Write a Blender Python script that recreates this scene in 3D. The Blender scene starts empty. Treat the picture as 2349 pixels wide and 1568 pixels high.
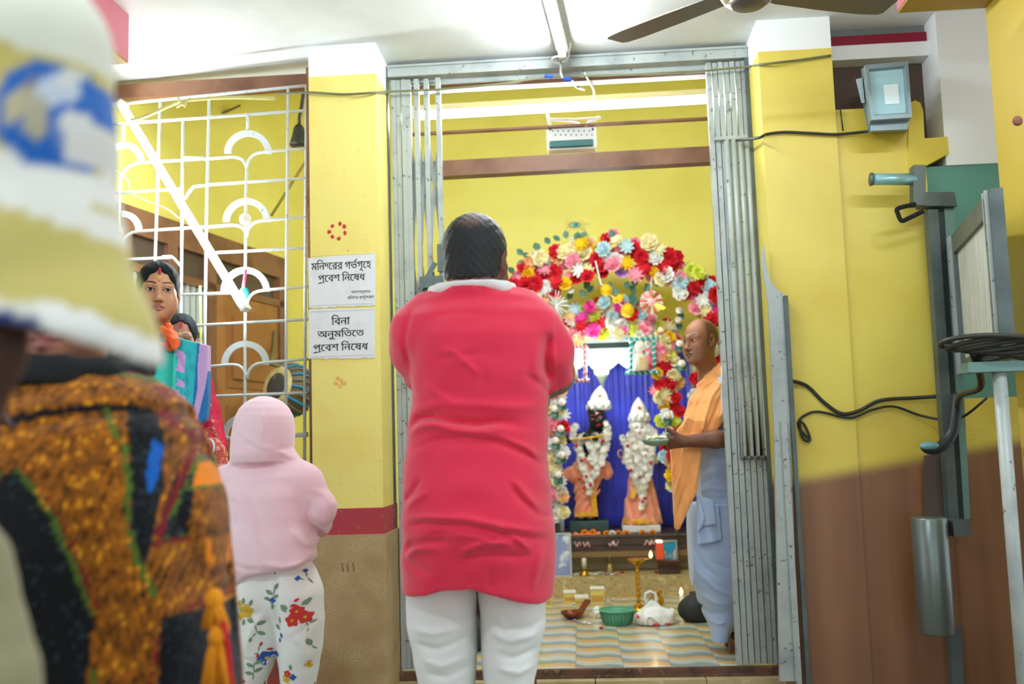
import bpy, math, random
import numpy as np
from mathutils import Vector, Matrix
from mathutils.bvhtree import BVHTree

# ------------------------------------------------------------------ camera
SC = bpy.context.scene
COL = SC.collection
PW, PH, FPX = 2349, 1568, 2284.0
CAM = np.array([0.0, 0.0, 1.15])
YAW, PIT, ROL = [math.radians(a) for a in (3.80, 5.77, 1.754)]

def cam_axes():
    cy, sy, cp, sp = math.cos(YAW), math.sin(YAW), math.cos(PIT), math.sin(PIT)
    f = np.array([-sy*cp, cy*cp, sp]); r0 = np.array([cy, sy, 0.0]); u0 = np.cross(r0, f)
    c, s = math.cos(ROL), math.sin(ROL)
    return c*r0 - s*u0, s*r0 + c*u0, f
AR, AU, AF = cam_axes()
cam_data = bpy.data.cameras.new('camera')
cam = bpy.data.objects.new('camera', cam_data); COL.objects.link(cam)
cam.matrix_world = Matrix(((AR[0], AU[0], -AF[0], CAM[0]), (AR[1], AU[1], -AF[1], CAM[1]), (AR[2], AU[2], -AF[2], CAM[2]), (0, 0, 0, 1)))
cam_data.sensor_width = 36.0
cam_data.lens = FPX/PW*36.0
cam_data.clip_start = 0.05
cam_data.dof.use_dof = True
cam_data.dof.focus_distance = 3.35
cam_data.dof.aperture_fstop = 2.4
SC.camera = cam

# ------------------------------------------------------------------ world, exposure
world = bpy.data.worlds.new('world'); SC.world = world
world.use_nodes = True
_bg = world.node_tree.nodes['Background']
_bg.inputs[0].default_value = (0.86, 0.94, 1.0, 1)
_bg.inputs[1].default_value = 0.70
SC.view_settings.view_transform = 'Standard'
SC.view_settings.look = 'None'
SC.view_settings.gamma = 1.0
SC.view_settings.use_curve_mapping = False
SC.view_settings.exposure = 1.0
try:
    SC.cycles.max_bounces = 6; SC.cycles.diffuse_bounces = 4; SC.cycles.glossy_bounces = 2
    SC.cycles.transmission_bounces = 4; SC.cycles.transparent_max_bounces = 6
    SC.cycles.caustics_reflective = False; SC.cycles.caustics_refractive = False
    SC.cycles.sample_clamp_indirect = 6.0
except Exception:
    pass
TUBE_HALL, TUBE_SHRINE, TUBE_WINDOW, BULB = 74.0, 100.0, 40.0, 75.0

def ray(px, py):
    return AF + AR*((px-PW/2)/FPX) - AU*((py-PH/2)/FPX)
def at(px, py, Y):
    "the point of the place seen at a pixel, at depth Y"
    d = ray(px, py); return CAM + d*(Y/d[1])
def atz(px, py, Z):
    d = ray(px, py); return CAM + d*((Z-CAM[2])/d[2])
def atplane(px, py, P0, N):
    d = ray(px, py); P0 = np.array(P0, float); N = np.array(N, float)
    return CAM + d*(((P0-CAM)@N)/(d@N))
def V(*a): return np.array(a, float)

# ------------------------------------------------------------------ materials
def lin(h):
    h = h.lstrip('#'); c = [int(h[i:i+2], 16)/255 for i in (0, 2, 4)]
    return tuple((x/12.92 if x <= 0.04045 else ((x+0.055)/1.055)**2.4) for x in c) + (1.0,)
MATS = {}
def mat(name, col, rough=0.6, metal=0.0, spots=(), bump=None, sheen=0.0, emit=None, stretch=None, vcol=False, spec=0.4, trans=0.0, alpha=1.0, sss=0.0):
    """spots: (hex, scale, lo, hi) patches of a second colour; bump: (scale, strength)"""
    if name in MATS: return MATS[name]
    m = bpy.data.materials.new(name); MATS[name] = m; m.use_nodes = True
    nt = m.node_tree; N = nt.nodes; L = nt.links; b = N['Principled BSDF']
    b.inputs['Roughness'].default_value = rough; b.inputs['Metallic'].default_value = metal
    b.inputs['Specular IOR Level'].default_value = spec
    if sheen: b.inputs['Sheen Weight'].default_value = sheen
    if trans: b.inputs['Transmission Weight'].default_value = trans
    if alpha < 1: b.inputs['Alpha'].default_value = alpha
    if sss:
        b.inputs['Subsurface Weight'].default_value = sss; b.inputs['Subsurface Radius'].default_value = (.02, .008, .004)
    tc = N.new('ShaderNodeTexCoord'); mp = N.new('ShaderNodeMapping'); L.new(tc.outputs['Object'], mp.inputs[0])
    if stretch: mp.inputs['Scale'].default_value = stretch
    if vcol:
        a = N.new('ShaderNodeAttribute'); a.attribute_name = 'Col'; src = a.outputs['Color']
    else:
        rg = N.new('ShaderNodeRGB'); rg.outputs[0].default_value = lin(col); src = rg.outputs[0]
    for hx, sc, lo, hi in spots:
        n = N.new('ShaderNodeTexNoise'); n.inputs['Scale'].default_value = sc; n.inputs['Detail'].default_value = 5
        L.new(mp.outputs[0], n.inputs['Vector'])
        r = N.new('ShaderNodeMapRange'); r.inputs[1].default_value = lo; r.inputs[2].default_value = hi
        L.new(n.outputs['Fac'], r.inputs[0])
        mx = N.new('ShaderNodeMix'); mx.data_type = 'RGBA'
        L.new(r.outputs[0], mx.inputs[0]); L.new(src, mx.inputs[6]); mx.inputs[7].default_value = lin(hx)
        src = mx.outputs[2]
    L.new(src, b.inputs['Base Color'])
    if emit:
        b.inputs['Emission Color'].default_value = lin(emit[0]); b.inputs['Emission Strength'].default_value = emit[1]
    if bump:
        n = N.new('ShaderNodeTexNoise'); n.inputs['Scale'].default_value = bump[0]; n.inputs['Detail'].default_value = 6
        L.new(mp.outputs[0], n.inputs['Vector'])
        bp = N.new('ShaderNodeBump'); bp.inputs['Strength'].default_value = bump[1]; bp.inputs['Distance'].default_value = 0.01
        L.new(n.outputs['Fac'], bp.inputs['Height']); L.new(bp.outputs[0], b.inputs['Normal'])
    return m
def emitter(name, hx, s):
    if name in MATS: return MATS[name]
    m = bpy.data.materials.new(name); MATS[name] = m; m.use_nodes = True
    b = m.node_tree.nodes['Principled BSDF']; b.inputs['Base Color'].default_value = (.8, .8, .8, 1)
    b.inputs['Emission Color'].default_value = lin(hx); b.inputs['Emission Strength'].default_value = s
    return m

# ------------------------------------------------------------------ mesh building
class MB:
    def __init__(s): s.v = []; s.f = []; s.m = []; s.mats = []; s.sm = []
    def mi(s, m):
        if m not in s.mats: s.mats.append(m)
        return s.mats.index(m)
    def add(s, vs, fs, m=None, smooth=False):
        o = len(s.v); s.v.extend([tuple(map(float, p)) for p in vs])
        k = s.mi(m) if m else 0
        for f in fs: s.f.append(tuple(i+o for i in f)); s.m.append(k); s.sm.append(smooth)
        return s
    def hexa(s, p, m=None):   # 8 corners: 4 low (ccw), 4 high
        return s.add(p, [(3, 2, 1, 0), (4, 5, 6, 7), (0, 1, 5, 4), (1, 2, 6, 5), (2, 3, 7, 6), (3, 0, 4, 7)], m)
    def box(s, lo, hi, m=None, bev=0.0):
        x0, y0, z0 = lo; x1, y1, z1 = hi
        if bev <= 0:
            return s.hexa([(x0, y0, z0), (x1, y0, z0), (x1, y1, z0), (x0, y1, z0), (x0, y0, z1), (x1, y0, z1), (x1, y1, z1), (x0, y1, z1)], m)
        b = min(bev, (x1-x0)/2.01, (y1-y0)/2.01, (z1-z0)/2.01)
        vs = []; idx = {}
        for i, X in enumerate((x0, x1)):
            for j, Yy in enumerate((y0, y1)):
                for k, Z in enumerate((z0, z1)):
                    sx, sy, sz = (1 if i == 0 else -1), (1 if j == 0 else -1), (1 if k == 0 else -1)
                    for a in range(3):
                        p = [X+sx*b, Yy+sy*b, Z+sz*b]; p[a] = (X, Yy, Z)[a]
                        idx[(i, j, k, a)] = len(vs); vs.append(p)
        fs = []
        for i in (0, 1):
            q = [idx[(i, 0, 0, 0)], idx[(i, 1, 0, 0)], idx[(i, 1, 1, 0)], idx[(i, 0, 1, 0)]]; fs.append(q if i else q[::-1])
            q = [idx[(0, i, 0, 1)], idx[(0, i, 1, 1)], idx[(1, i, 1, 1)], idx[(1, i, 0, 1)]]; fs.append(q if i else q[::-1])
            q = [idx[(0, 0, i, 2)], idx[(1, 0, i, 2)], idx[(1, 1, i, 2)], idx[(0, 1, i, 2)]]; fs.append(q if i else q[::-1])
        for i in (0, 1):
            for j in (0, 1):
                fs.append([idx[(i, j, 0, 0)], idx[(i, j, 1, 0)], idx[(i, j, 1, 1)], idx[(i, j, 0, 1)]])
                fs.append([idx[(i, 0, j, 0)], idx[(i, 1, j, 0)], idx[(i, 1, j, 2)], idx[(i, 0, j, 2)]])
                fs.append([idx[(0, i, j, 1)], idx[(1, i, j, 1)], idx[(1, i, j, 2)], idx[(0, i, j, 2)]])
        for i in (0, 1):
            for j in (0, 1):
                for k in (0, 1): fs.append([idx[(i, j, k, a)] for a in range(3)])
        return s.add(vs, fs, m)
    def rings(s, R, m=None, smooth=True, cap=True, closed=False):
        n = len(R[0]); vs = [p for r in R for p in r]; fs = []
        K = len(R)
        for i in range(K-1 if not closed else K):
            a = i*n; b = ((i+1) % K)*n
            for j in range(n):
                k = (j+1) % n; fs.append((a+j, a+k, b+k, b+j))
        if cap and not closed:
            fs.append(tuple(range(n-1, -1, -1))); fs.append(tuple((K-1)*n+j for j in range(n)))
        return s.add(vs, fs, m, smooth)
    def tube(s, pts, r, m=None, n=8, smooth=True, closed=False):
        pts = [np.array(p, float) for p in pts]
        rs = r if isinstance(r, (list, tuple)) else [r]*len(pts)
        T = []
        for i in range(len(pts)):
            a = pts[i-1] if (i > 0 or closed) else pts[i]; b = pts[(i+1) % len(pts)] if (i < len(pts)-1 or closed) else pts[i]
            t = b-a; T.append(t/(np.linalg.norm(t)+1e-12))
        up = np.array([0, 0, 1.0]) if abs(T[0][2]) < 0.9 else np.array([1.0, 0, 0])
        u = np.cross(T[0], up); u /= np.linalg.norm(u); R = []
        for i, p in enumerate(pts):
            u = u-T[i]*(u@T[i]); u /= np.linalg.norm(u)+1e-12; w = np.cross(T[i], u)
            R.append([p+rs[i]*(math.cos(2*math.pi*k/n)*u+math.sin(2*math.pi*k/n)*w) for k in range(n)])
        return s.rings(R, m, smooth, True, closed)
    def bar(s, a, b, w, d, m=None, side=(1, 0, 0)):
        "rectangular bar from a to b: width w along side, depth d across"
        a = np.array(a, float); b = np.array(b, float); t = b-a; t /= np.linalg.norm(t)
        u = np.array(side, float); u = u-t*(u@t); u /= np.linalg.norm(u); q = np.cross(t, u)
        c = [(-1, -1), (1, -1), (1, 1), (-1, 1)]
        return s.hexa([a+u*w/2*i+q*d/2*j for i, j in c]+[b+u*w/2*i+q*d/2*j for i, j in c], m)
    def lathe(s, prof, c, m=None, n=24, ax=None, smooth=True, cap=True):
        "prof: (radius, height) along axis ax from c"
        c = np.array(c, float); w = np.array(ax if ax is not None else (0, 0, 1), float); w /= np.linalg.norm(w)
        h = np.array([1, 0, 0.0]) if abs(w[0]) < 0.9 else np.array([0, 1.0, 0])
        u = np.cross(h, w); u /= np.linalg.norm(u); q = np.cross(w, u)
        R = [[c+w*z+max(r, 1e-4)*(math.cos(2*math.pi*k/n)*u+math.sin(2*math.pi*k/n)*q) for k in range(n)] for r, z in prof]
        return s.rings(R, m, smooth, cap)
    def ell(s, c, r, m=None, n=16, k=10, M=None):
        r = (r, r, r) if np.isscalar(r) else r; R = []
        for i in range(k+1):
            t = math.pi*(0.02+0.96*i/k); ring = []
            for j in range(n):
                p = np.array([r[0]*math.sin(t)*math.cos(2*math.pi*j/n), r[1]*math.sin(t)*math.sin(2*math.pi*j/n), -r[2]*math.cos(t)])
                if M is not None: p = M@p
                ring.append(np.array(c)+p)
            R.append(ring)
        return s.rings(R, m, True)
    def slab(s, pts2, y0, y1, m=None):
        "outline in x,z given thickness from y0 to y1"
        n = len(pts2)
        ar = sum(pts2[i][0]*pts2[(i+1) % n][1]-pts2[(i+1) % n][0]*pts2[i][1] for i in range(n))
        if ar < 0: pts2 = pts2[::-1]
        vs = [(x, y0, z) for x, z in pts2]+[(x, y1, z) for x, z in pts2]
        fs = [tuple(range(n)), tuple(range(2*n-1, n-1, -1))]+[(i, i+n, (i+1) % n+n, (i+1) % n) for i in range(n)]
        return s.add(vs, fs, m)
    def mesh(s, name, mats=None, cols=None, off=(0, 0, 0)):
        me = bpy.data.meshes.new(name)
        off = np.array(off, float)
        v = (np.array(s.v)-off) if len(s.v) else np.zeros((0, 3))
        me.from_pydata(v.tolist(), [], s.f); 
        for m in (s.mats or mats or []): me.materials.append(m)
        if s.mats: me.polygons.foreach_set('material_index', s.m)
        me.polygons.foreach_set('use_smooth', s.sm)
        if cols is not None: set_col(me, cols)
        me.update(); return me

def set_col(me, cols):
    a = me.color_attributes.new('Col', 'FLOAT_COLOR', 'POINT')
    c = np.ones((len(me.vertices), 4), np.float32); c[:, :3] = cols
    a.data.foreach_set('color', c.ravel())

def tag(o, label=None, cat=None, group=None, kind=None):
    if label: o['label'] = label
    if cat: o['category'] = cat
    if group: o['group'] = group
    if kind: o['kind'] = kind
    return o
def thing(name, loc, label, cat, group=None, kind=None):
    o = bpy.data.objects.new(name, None); COL.objects.link(o); o.location = tuple(map(float, loc))
    o.empty_display_size = 0.05
    return tag(o, label, cat, group, kind)
def wloc(o):
    p = np.zeros(3)
    while o is not None: p += np.array(o.location); o = o.parent
    return p
def part(name, mb, m=None, parent=None, cols=None, label=None):
    me = mb if isinstance(mb, bpy.types.Mesh) else None
    off = wloc(parent) if parent else np.zeros(3)
    if me is None:
        v = np.array(mb.v)
        if parent is None: off = np.array([(v[:, 0].min()+v[:, 0].max())/2, (v[:, 1].min()+v[:, 1].max())/2, v[:, 2].min()])
        me = mb.mesh(name, [m] if m else None, cols, off)
    o = bpy.data.objects.new(name, me); COL.objects.link(o)
    if parent: o.parent = parent
    else: o.location = tuple(off)
    if label: o['label'] = label
    return o
def solo(name, mb, m, label, cat, group=None, kind=None, cols=None):
    return tag(part(name, mb, m, None, cols), label, cat, group, kind)
def struct(name, mb, m=None, label=None, cat=None):
    o = part(name, mb, m); o['kind'] = 'structure'
    o['label'] = label or name.replace('_', ' '); o['category'] = cat or name.split('_')[0]
    return o
def copy_tree(o, parent=None):
    c = o.copy(); COL.objects.link(c)
    if parent: c.parent = parent
    for ch in o.children: copy_tree(ch, c)
    return c

# ------------------------------------------------------------------ smooth solids on a grid (bodies, cloth)
def smin(a, b, k): 
    if k <= 0: return np.minimum(a, b)
    h = np.maximum(k-np.abs(a-b), 0)/k
    return np.minimum(a, b)-h*h*k*0.25
class Fld:
    def __init__(s, lo, hi, h):
        s.lo = np.array(lo, float); s.h = h
        s.n = np.ceil((np.array(hi, float)-s.lo)/h).astype(int)+1
        s.D = np.full(s.n, 1.0, np.float32)
        s.ax = [s.lo[i]+h*np.arange(s.n[i]) for i in range(3)]
        s.R = np.eye(3); s.o = np.zeros(3); s.s = 1.0
    def frame(s, o=(0, 0, 0), R=None, sc=1.0): s.o = np.array(o, float); s.R = np.eye(3) if R is None else np.array(R, float); s.s = sc
    def sl(s, lo, hi, mg):
        lo = np.array(lo, float); hi = np.array(hi, float)
        c = np.array([[(lo, hi)[(i >> a) & 1][a] for a in range(3)] for i in range(8)])
        w = c@s.R.T*s.s+s.o
        a = np.floor((w.min(0)-mg-s.lo)/s.h).astype(int); b = np.ceil((w.max(0)+mg-s.lo)/s.h).astype(int)+1
        a = np.clip(a, 0, s.n); b = np.clip(b, 0, s.n)
        if np.any(b <= a): return None, None
        q = tuple(slice(a[i], b[i]) for i in range(3))
        X, Y, Z = np.meshgrid(s.ax[0][q[0]], s.ax[1][q[1]], s.ax[2][q[2]], indexing='ij', sparse=True)
        X = X-s.o[0]; Y = Y-s.o[1]; Z = Z-s.o[2]; R = s.R/s.s
        P = [R[0, i]*X+R[1, i]*Y+R[2, i]*Z for i in range(3)]
        return q, P
    def comb(s, q, d, k, op):
        d = (d*s.s).astype(np.float32)
        if op == 'u': s.D[q] = smin(s.D[q], d, k)
        elif op == 's': s.D[q] = -smin(-s.D[q], d, k)
        elif op == 'i': s.D[q] = -smin(-s.D[q], -d, k)
    def cap(s, a, b, ra, rb=None, k=0.02, op='u', fl=None):
        "tapered capsule; fl flattens: (axis vector, factor)"
        rb = ra if rb is None else rb; a = np.array(a, float); b = np.array(b, float); r = max(ra, rb)
        if fl is not None: r *= max(1, fl[1])
        q, P = s.sl(np.minimum(a, b)-r, np.maximum(a, b)+r, k+2*s.h)
        if q is None: return s
        ab = b-a; L = ab@ab+1e-12; d = [P[i]-a[i] for i in range(3)]
        t = np.clip((d[0]*ab[0]+d[1]*ab[1]+d[2]*ab[2])/L, 0, 1)
        e = [d[i]-ab[i]*t for i in range(3)]
        if fl is not None:
            f = np.array(fl[0], float); f /= np.linalg.norm(f); g = (e[0]*f[0]+e[1]*f[1]+e[2]*f[2])*(1/fl[1]-1)
            e = [e[i]+f[i]*g for i in range(3)]
        s.comb(q, np.sqrt(e[0]**2+e[1]**2+e[2]**2)-(ra+(rb-ra)*t), k, op); return s
    def path(s, pts, rs, k=0.02, op='u', fl=None):
        for i in range(len(pts)-1): s.cap(pts[i], pts[i+1], rs[i], rs[i+1], k, op, fl)
        return s
    def ell(s, c, r, k=0.02, op='u', M=None):
        c = np.array(c, float); r = np.array([r]*3 if np.isscalar(r) else r, float); g = r if M is None else np.full(3, r.max())
        q, P = s.sl(c-g, c+g, k+2*s.h)
        if q is None: return s
        d = [P[i]-c[i] for i in range(3)]
        if M is not None: d = [M[0][i]*d[0]+M[1][i]*d[1]+M[2][i]*d[2] for i in range(3)]
        k0 = np.sqrt(sum((d[i]/r[i])**2 for i in range(3))); k1 = np.sqrt(sum((d[i]/r[i]**2)**2 for i in range(3)))+1e-9
        s.comb(q, k0*(k0-1)/k1, k, op); return s
    def loft(s, secs, k=0.02, op='u', p=2.3):
        "secs: (z, cx, cy, half width, half depth), rising z"
        A = np.array(secs, float); A = A[np.argsort(A[:, 0])]
        q, P = s.sl((min(A[:, 1]-A[:, 3]), min(A[:, 2]-A[:, 4]), A[0, 0]), (max(A[:, 1]+A[:, 3]), max(A[:, 2]+A[:, 4]), A[-1, 0]), k+2*s.h)
        if q is None: return s
        z = P[2]
        zz = A[:, 0]
        def ip(c):
            t = np.searchsorted(zz, z, 'right')-1; t = np.clip(t, 0, len(zz)-2)
            u = np.clip((z-zz[t])/(zz[t+1]-zz[t]), 0, 1); u = u*u*(3-2*u)*0.5+u*0.5
            return A[t, c]+(A[t+1, c]-A[t, c])*u
        cx, cy, a, b = ip(1), ip(2), ip(3), ip(4)
        e = (np.abs((P[0]-cx)/a)**p+np.abs((P[1]-cy)/b)**p)**(1/p)
        d = (e-1)*np.minimum(a, b)
        d = np.maximum(d, np.maximum(zz[0]-z, z-zz[-1])+0*d)
        s.comb(q, d, k, op); return s
    def bump(s, pts, amp, w, ax=(1, 0, 1), ylim=None):
        "a ridge (amp>0) or crease along a line"
        pts = [np.array(p, float) for p in pts]; A = np.array(ax, float)
        lo = np.min(pts, 0); hi = np.max(pts, 0)
        for i in range(3):
            if A[i] == 0: lo[i], hi[i] = (ylim if ylim else (s.lo[i], s.lo[i]+s.n[i]*s.h))
        q, P = s.sl(lo, hi, 2.5*w)
        if q is None: return s
        best = None
        for j in range(len(pts)-1):
            a, b = pts[j]*A, pts[j+1]*A; ab = b-a; L = ab@ab+1e-12
            d = [P[i]*A[i]-a[i] for i in range(3)]
            t = np.clip((d[0]*ab[0]+d[1]*ab[1]+d[2]*ab[2])/L, 0, 1)
            e = (d[0]-ab[0]*t)**2+(d[1]-ab[1]*t)**2+(d[2]-ab[2]*t)**2
            # taper at the two ends
            u = (j+t)/(len(pts)-1); ta = np.clip(np.minimum(u, 1-u)*5, 0.0, 1)
            g = np.exp(-e/w**2)*ta
            best = g if best is None else np.maximum(best, g)
        s.D[q] = s.D[q]-(amp*best).astype(np.float32); return s
    def wave(s, fn):
        X, Y, Z = np.meshgrid(*s.ax, indexing='ij', sparse=True)
        s.D = (s.D-fn(X, Y, Z)).astype(np.float32); return s
    def cut(s, fn, k=0.0):
        "keep where fn<0"
        X, Y, Z = np.meshgrid(*s.ax, indexing='ij', sparse=True)
        s.D = -smin(-s.D, -(fn(X, Y, Z)+0*s.D), k); return s
    def shell(s, t, fn=None):
        X, Y, Z = np.meshgrid(*s.ax, indexing='ij', sparse=True)
        inner = s.D+t
        if fn is not None: inner = np.maximum(inner, fn(X, Y, Z))
        s.D = np.maximum(s.D, -inner); return s
    def mesh(s, smooth=1):
        D = s.D; nx, ny, nz = D.shape
        D = D.copy(); D[0] = D[-1] = 1; D[:, 0] = D[:, -1] = 1; D[:, :, 0] = D[:, :, -1] = 1
        S = D < 0
        cnt = np.zeros((nx-1, ny-1, nz-1), np.int8)
        for i in (0, 1):
            for j in (0, 1):
                for k in (0, 1): cnt += S[i:nx-1+i, j:ny-1+j, k:nz-1+k]
        act = np.argwhere((cnt > 0) & (cnt < 8))
        if len(act) == 0: return np.zeros((0, 3)), np.zeros((0, 4), int)
        C = [(i, j, k) for i in (0, 1) for j in (0, 1) for k in (0, 1)]
        val = np.stack([D[act[:, 0]+c[0], act[:, 1]+c[1], act[:, 2]+c[2]] for c in C], 1)
        acc = np.zeros((len(act), 3)); num = np.zeros(len(act))
        for a in range(8):
            for b in range(a+1, 8):
                df = [x != y for x, y in zip(C[a], C[b])]
                if sum(df) != 1: continue
                va, vb = val[:, a], val[:, b]; m = (va < 0) != (vb < 0)
                t = np.where(m, va/(va-vb+1e-20), 0)
                p = np.array(C[a])+(np.array(C[b])-np.array(C[a]))*t[:, None]
                acc += p*m[:, None]; num += m
        v = (act+acc/num[:, None])*s.h+s.lo
        idm = np.full((nx-1, ny-1, nz-1), -1, np.int64); idm[act[:, 0], act[:, 1], act[:, 2]] = np.arange(len(act))
        F = []
        for ax in range(3):
            o = [x for x in range(3) if x != ax]
            sl0 = [slice(None)]*3; sl1 = [slice(None)]*3; sl0[ax] = slice(0, -1); sl1[ax] = slice(1, None)
            e = np.argwhere(S[tuple(sl0)] != S[tuple(sl1)])
            ok = np.all((e[:, o] > 0) & (e[:, o] < np.array([D.shape[o[0]]-1, D.shape[o[1]]-1])), 1); e = e[ok]
            first = S[e[:, 0], e[:, 1], e[:, 2]]
            qs = []
            for da, db in ((1, 1), (0, 1), (0, 0), (1, 0)):
                c = e.copy(); c[:, o[0]] -= da; c[:, o[1]] -= db; qs.append(idm[c[:, 0], c[:, 1], c[:, 2]])
            Q = np.stack(qs, 1); flip = first if ax != 1 else ~first
            Q[~flip] = Q[~flip][:, ::-1]; F.append(Q)
        F = np.concatenate(F)
        F = F[(F >= 0).all(1)]
        for _ in range(smooth):
            a = np.concatenate([F[:, i] for i in range(4)]); b = np.concatenate([F[:, (i+1) % 4] for i in range(4)])
            sm = np.zeros_like(v); c = np.zeros(len(v))
            for i in range(3): sm[:, i] = np.bincount(a, v[b, i], len(v))+np.bincount(b, v[a, i], len(v))
            c = np.bincount(a, minlength=len(v))+np.bincount(b, minlength=len(v))
            v = v*0.5+0.5*sm/np.maximum(c, 1)[:, None]
        return v, F
def solid(name, flds, m, parent, colf=None, smooth=1, label=None):
    "one mesh from one or more fields"
    vs, fs, o = [], [], 0
    for f in (flds if isinstance(flds, (list, tuple)) else [flds]):
        v, F = f.mesh(smooth); vs.append(v); fs.append(F+o); o += len(v)
    v = np.concatenate(vs); F = np.concatenate(fs)
    off = wloc(parent) if parent else np.array([v[:, 0].mean(), v[:, 1].mean(), v[:, 2].min()])
    me = bpy.data.meshes.new(name)
    me.vertices.add(len(v)); me.vertices.foreach_set('co', (v-off).astype(np.float32).ravel())
    me.loops.add(F.size); me.loops.foreach_set('vertex_index', F.astype(np.int32).ravel())
    me.polygons.add(len(F)); me.polygons.foreach_set('loop_start', np.arange(0, F.size, 4, dtype=np.int32))
    me.polygons.foreach_set('use_smooth', np.ones(len(F), bool))
    for x in (m if isinstance(m, (list, tuple)) else [m]): me.materials.append(x)
    if colf is not None: set_col(me, colf(v))
    me.update(calc_edges=True); me.validate()
    ob = bpy.data.objects.new(name, me); COL.objects.link(ob)
    if parent: ob.parent = parent
    else: ob.location = tuple(off)
    if label: ob['label'] = label
    return ob
def rotm(yaw=0, pitch=0, roll=0):
    "turn about z, then nod, then tilt (radians); columns: right, forward, up of the figure"
    return np.array((Matrix.Rotation(yaw, 3, 'Z') @ Matrix.Rotation(pitch, 3, 'X') @ Matrix.Rotation(roll, 3, 'Y')))
def lerp(a, b, t): return np.array(a)+(np.array(b)-np.array(a))*t
def inpoly(px, pz, poly):
    r = np.zeros(len(px), bool); n = len(poly)
    for i in range(n):
        x0, z0 = poly[i]; x1, z1 = poly[(i+1) % n]
        c = (z0 > pz) != (z1 > pz)
        r ^= c & (px < (x1-x0)*(pz-z0)/((z1-z0) if abs(z1-z0) > 1e-12 else 1e-12)+x0)
    return r
def dline(px, pz, pts):
    d = np.full(len(px), 9.0)
    for i in range(len(pts)-1):
        a = np.array(pts[i]); b = np.array(pts[i+1]); ab = b-a
        t = np.clip(((px-a[0])*ab[0]+(pz-a[1])*ab[1])/(ab@ab+1e-12), 0, 1)
        d = np.minimum(d, np.hypot(px-a[0]-ab[0]*t, pz-a[1]-ab[1]*t))
    return d
# ================================================================== the setting
CEIL = 2.86; SH = 0.20          # ceiling height, shrine floor height
m_ceil = mat('white_limewash', '#EEF2F0', .8, spots=[('#E2E6E4', 3, .45, .7)], bump=(30, .05))
m_yel = mat('yellow_wall_paint', '#F2E87C', .55, spots=[('#EBDF6C', 2.5, .45, .75)], bump=(40, .06))
m_pil = mat('pale_yellow_pillar_paint', '#F0DF7C', .55, spots=[('#EACB5E', 3.0, .5, .8), ('#D9C98A', 60, .66, .72)], bump=(35, .08))
m_ylr = mat('mustard_yellow_paint', '#DDC84C', .5, spots=[('#D2B63A', 2.0, .42, .7)], bump=(30, .06))
m_red = mat('maroon_band_paint', '#A8323C', .5, spots=[('#B9584F', 25, .6, .7)], bump=(40, .1))
m_mos = mat('stone_chip_mosaic', '#B39A6E', .6, spots=[('#8C7250', 210, .56, .64), ('#C9B68A', 190, .58, .66), ('#A08458', 8, .4, .7)], bump=(200, .15))
m_wht = mat('white_wall_paint', '#F0F3F0', .6, bump=(30, .05))
m_teal = mat('teal_paint', '#5F9486', .5)
m_brn = mat('brown_wood', '#8A6248', .45, spots=[('#6F4A34', 6, .45, .7)], stretch=(1, 1, 1), bump=(25, .06))
m_brd = mat('dark_brown_paint', '#5A4A40', .5)
m_steel = mat('grey_painted_steel', '#AAB2AD', .42, .12, spots=[('#8B9391', 7, .5, .75), ('#6F6A62', 45, .64, .7)], bump=(60, .08))
m_steeld = mat('dark_steel', '#5E6966', .45, .4, spots=[('#48524F', 6, .45, .7)])
m_rust = mat('rusty_steel', '#6B4A38', .6, .2, spots=[('#4C372C', 20, .45, .6), ('#8C6A4C', 40, .6, .68)], bump=(70, .3))
m_stone = mat('pale_stone_tile', '#B5A277', .5, spots=[('#9C8A63', 8, .45, .7), ('#C9BB92', 30, .6, .7)])

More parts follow.
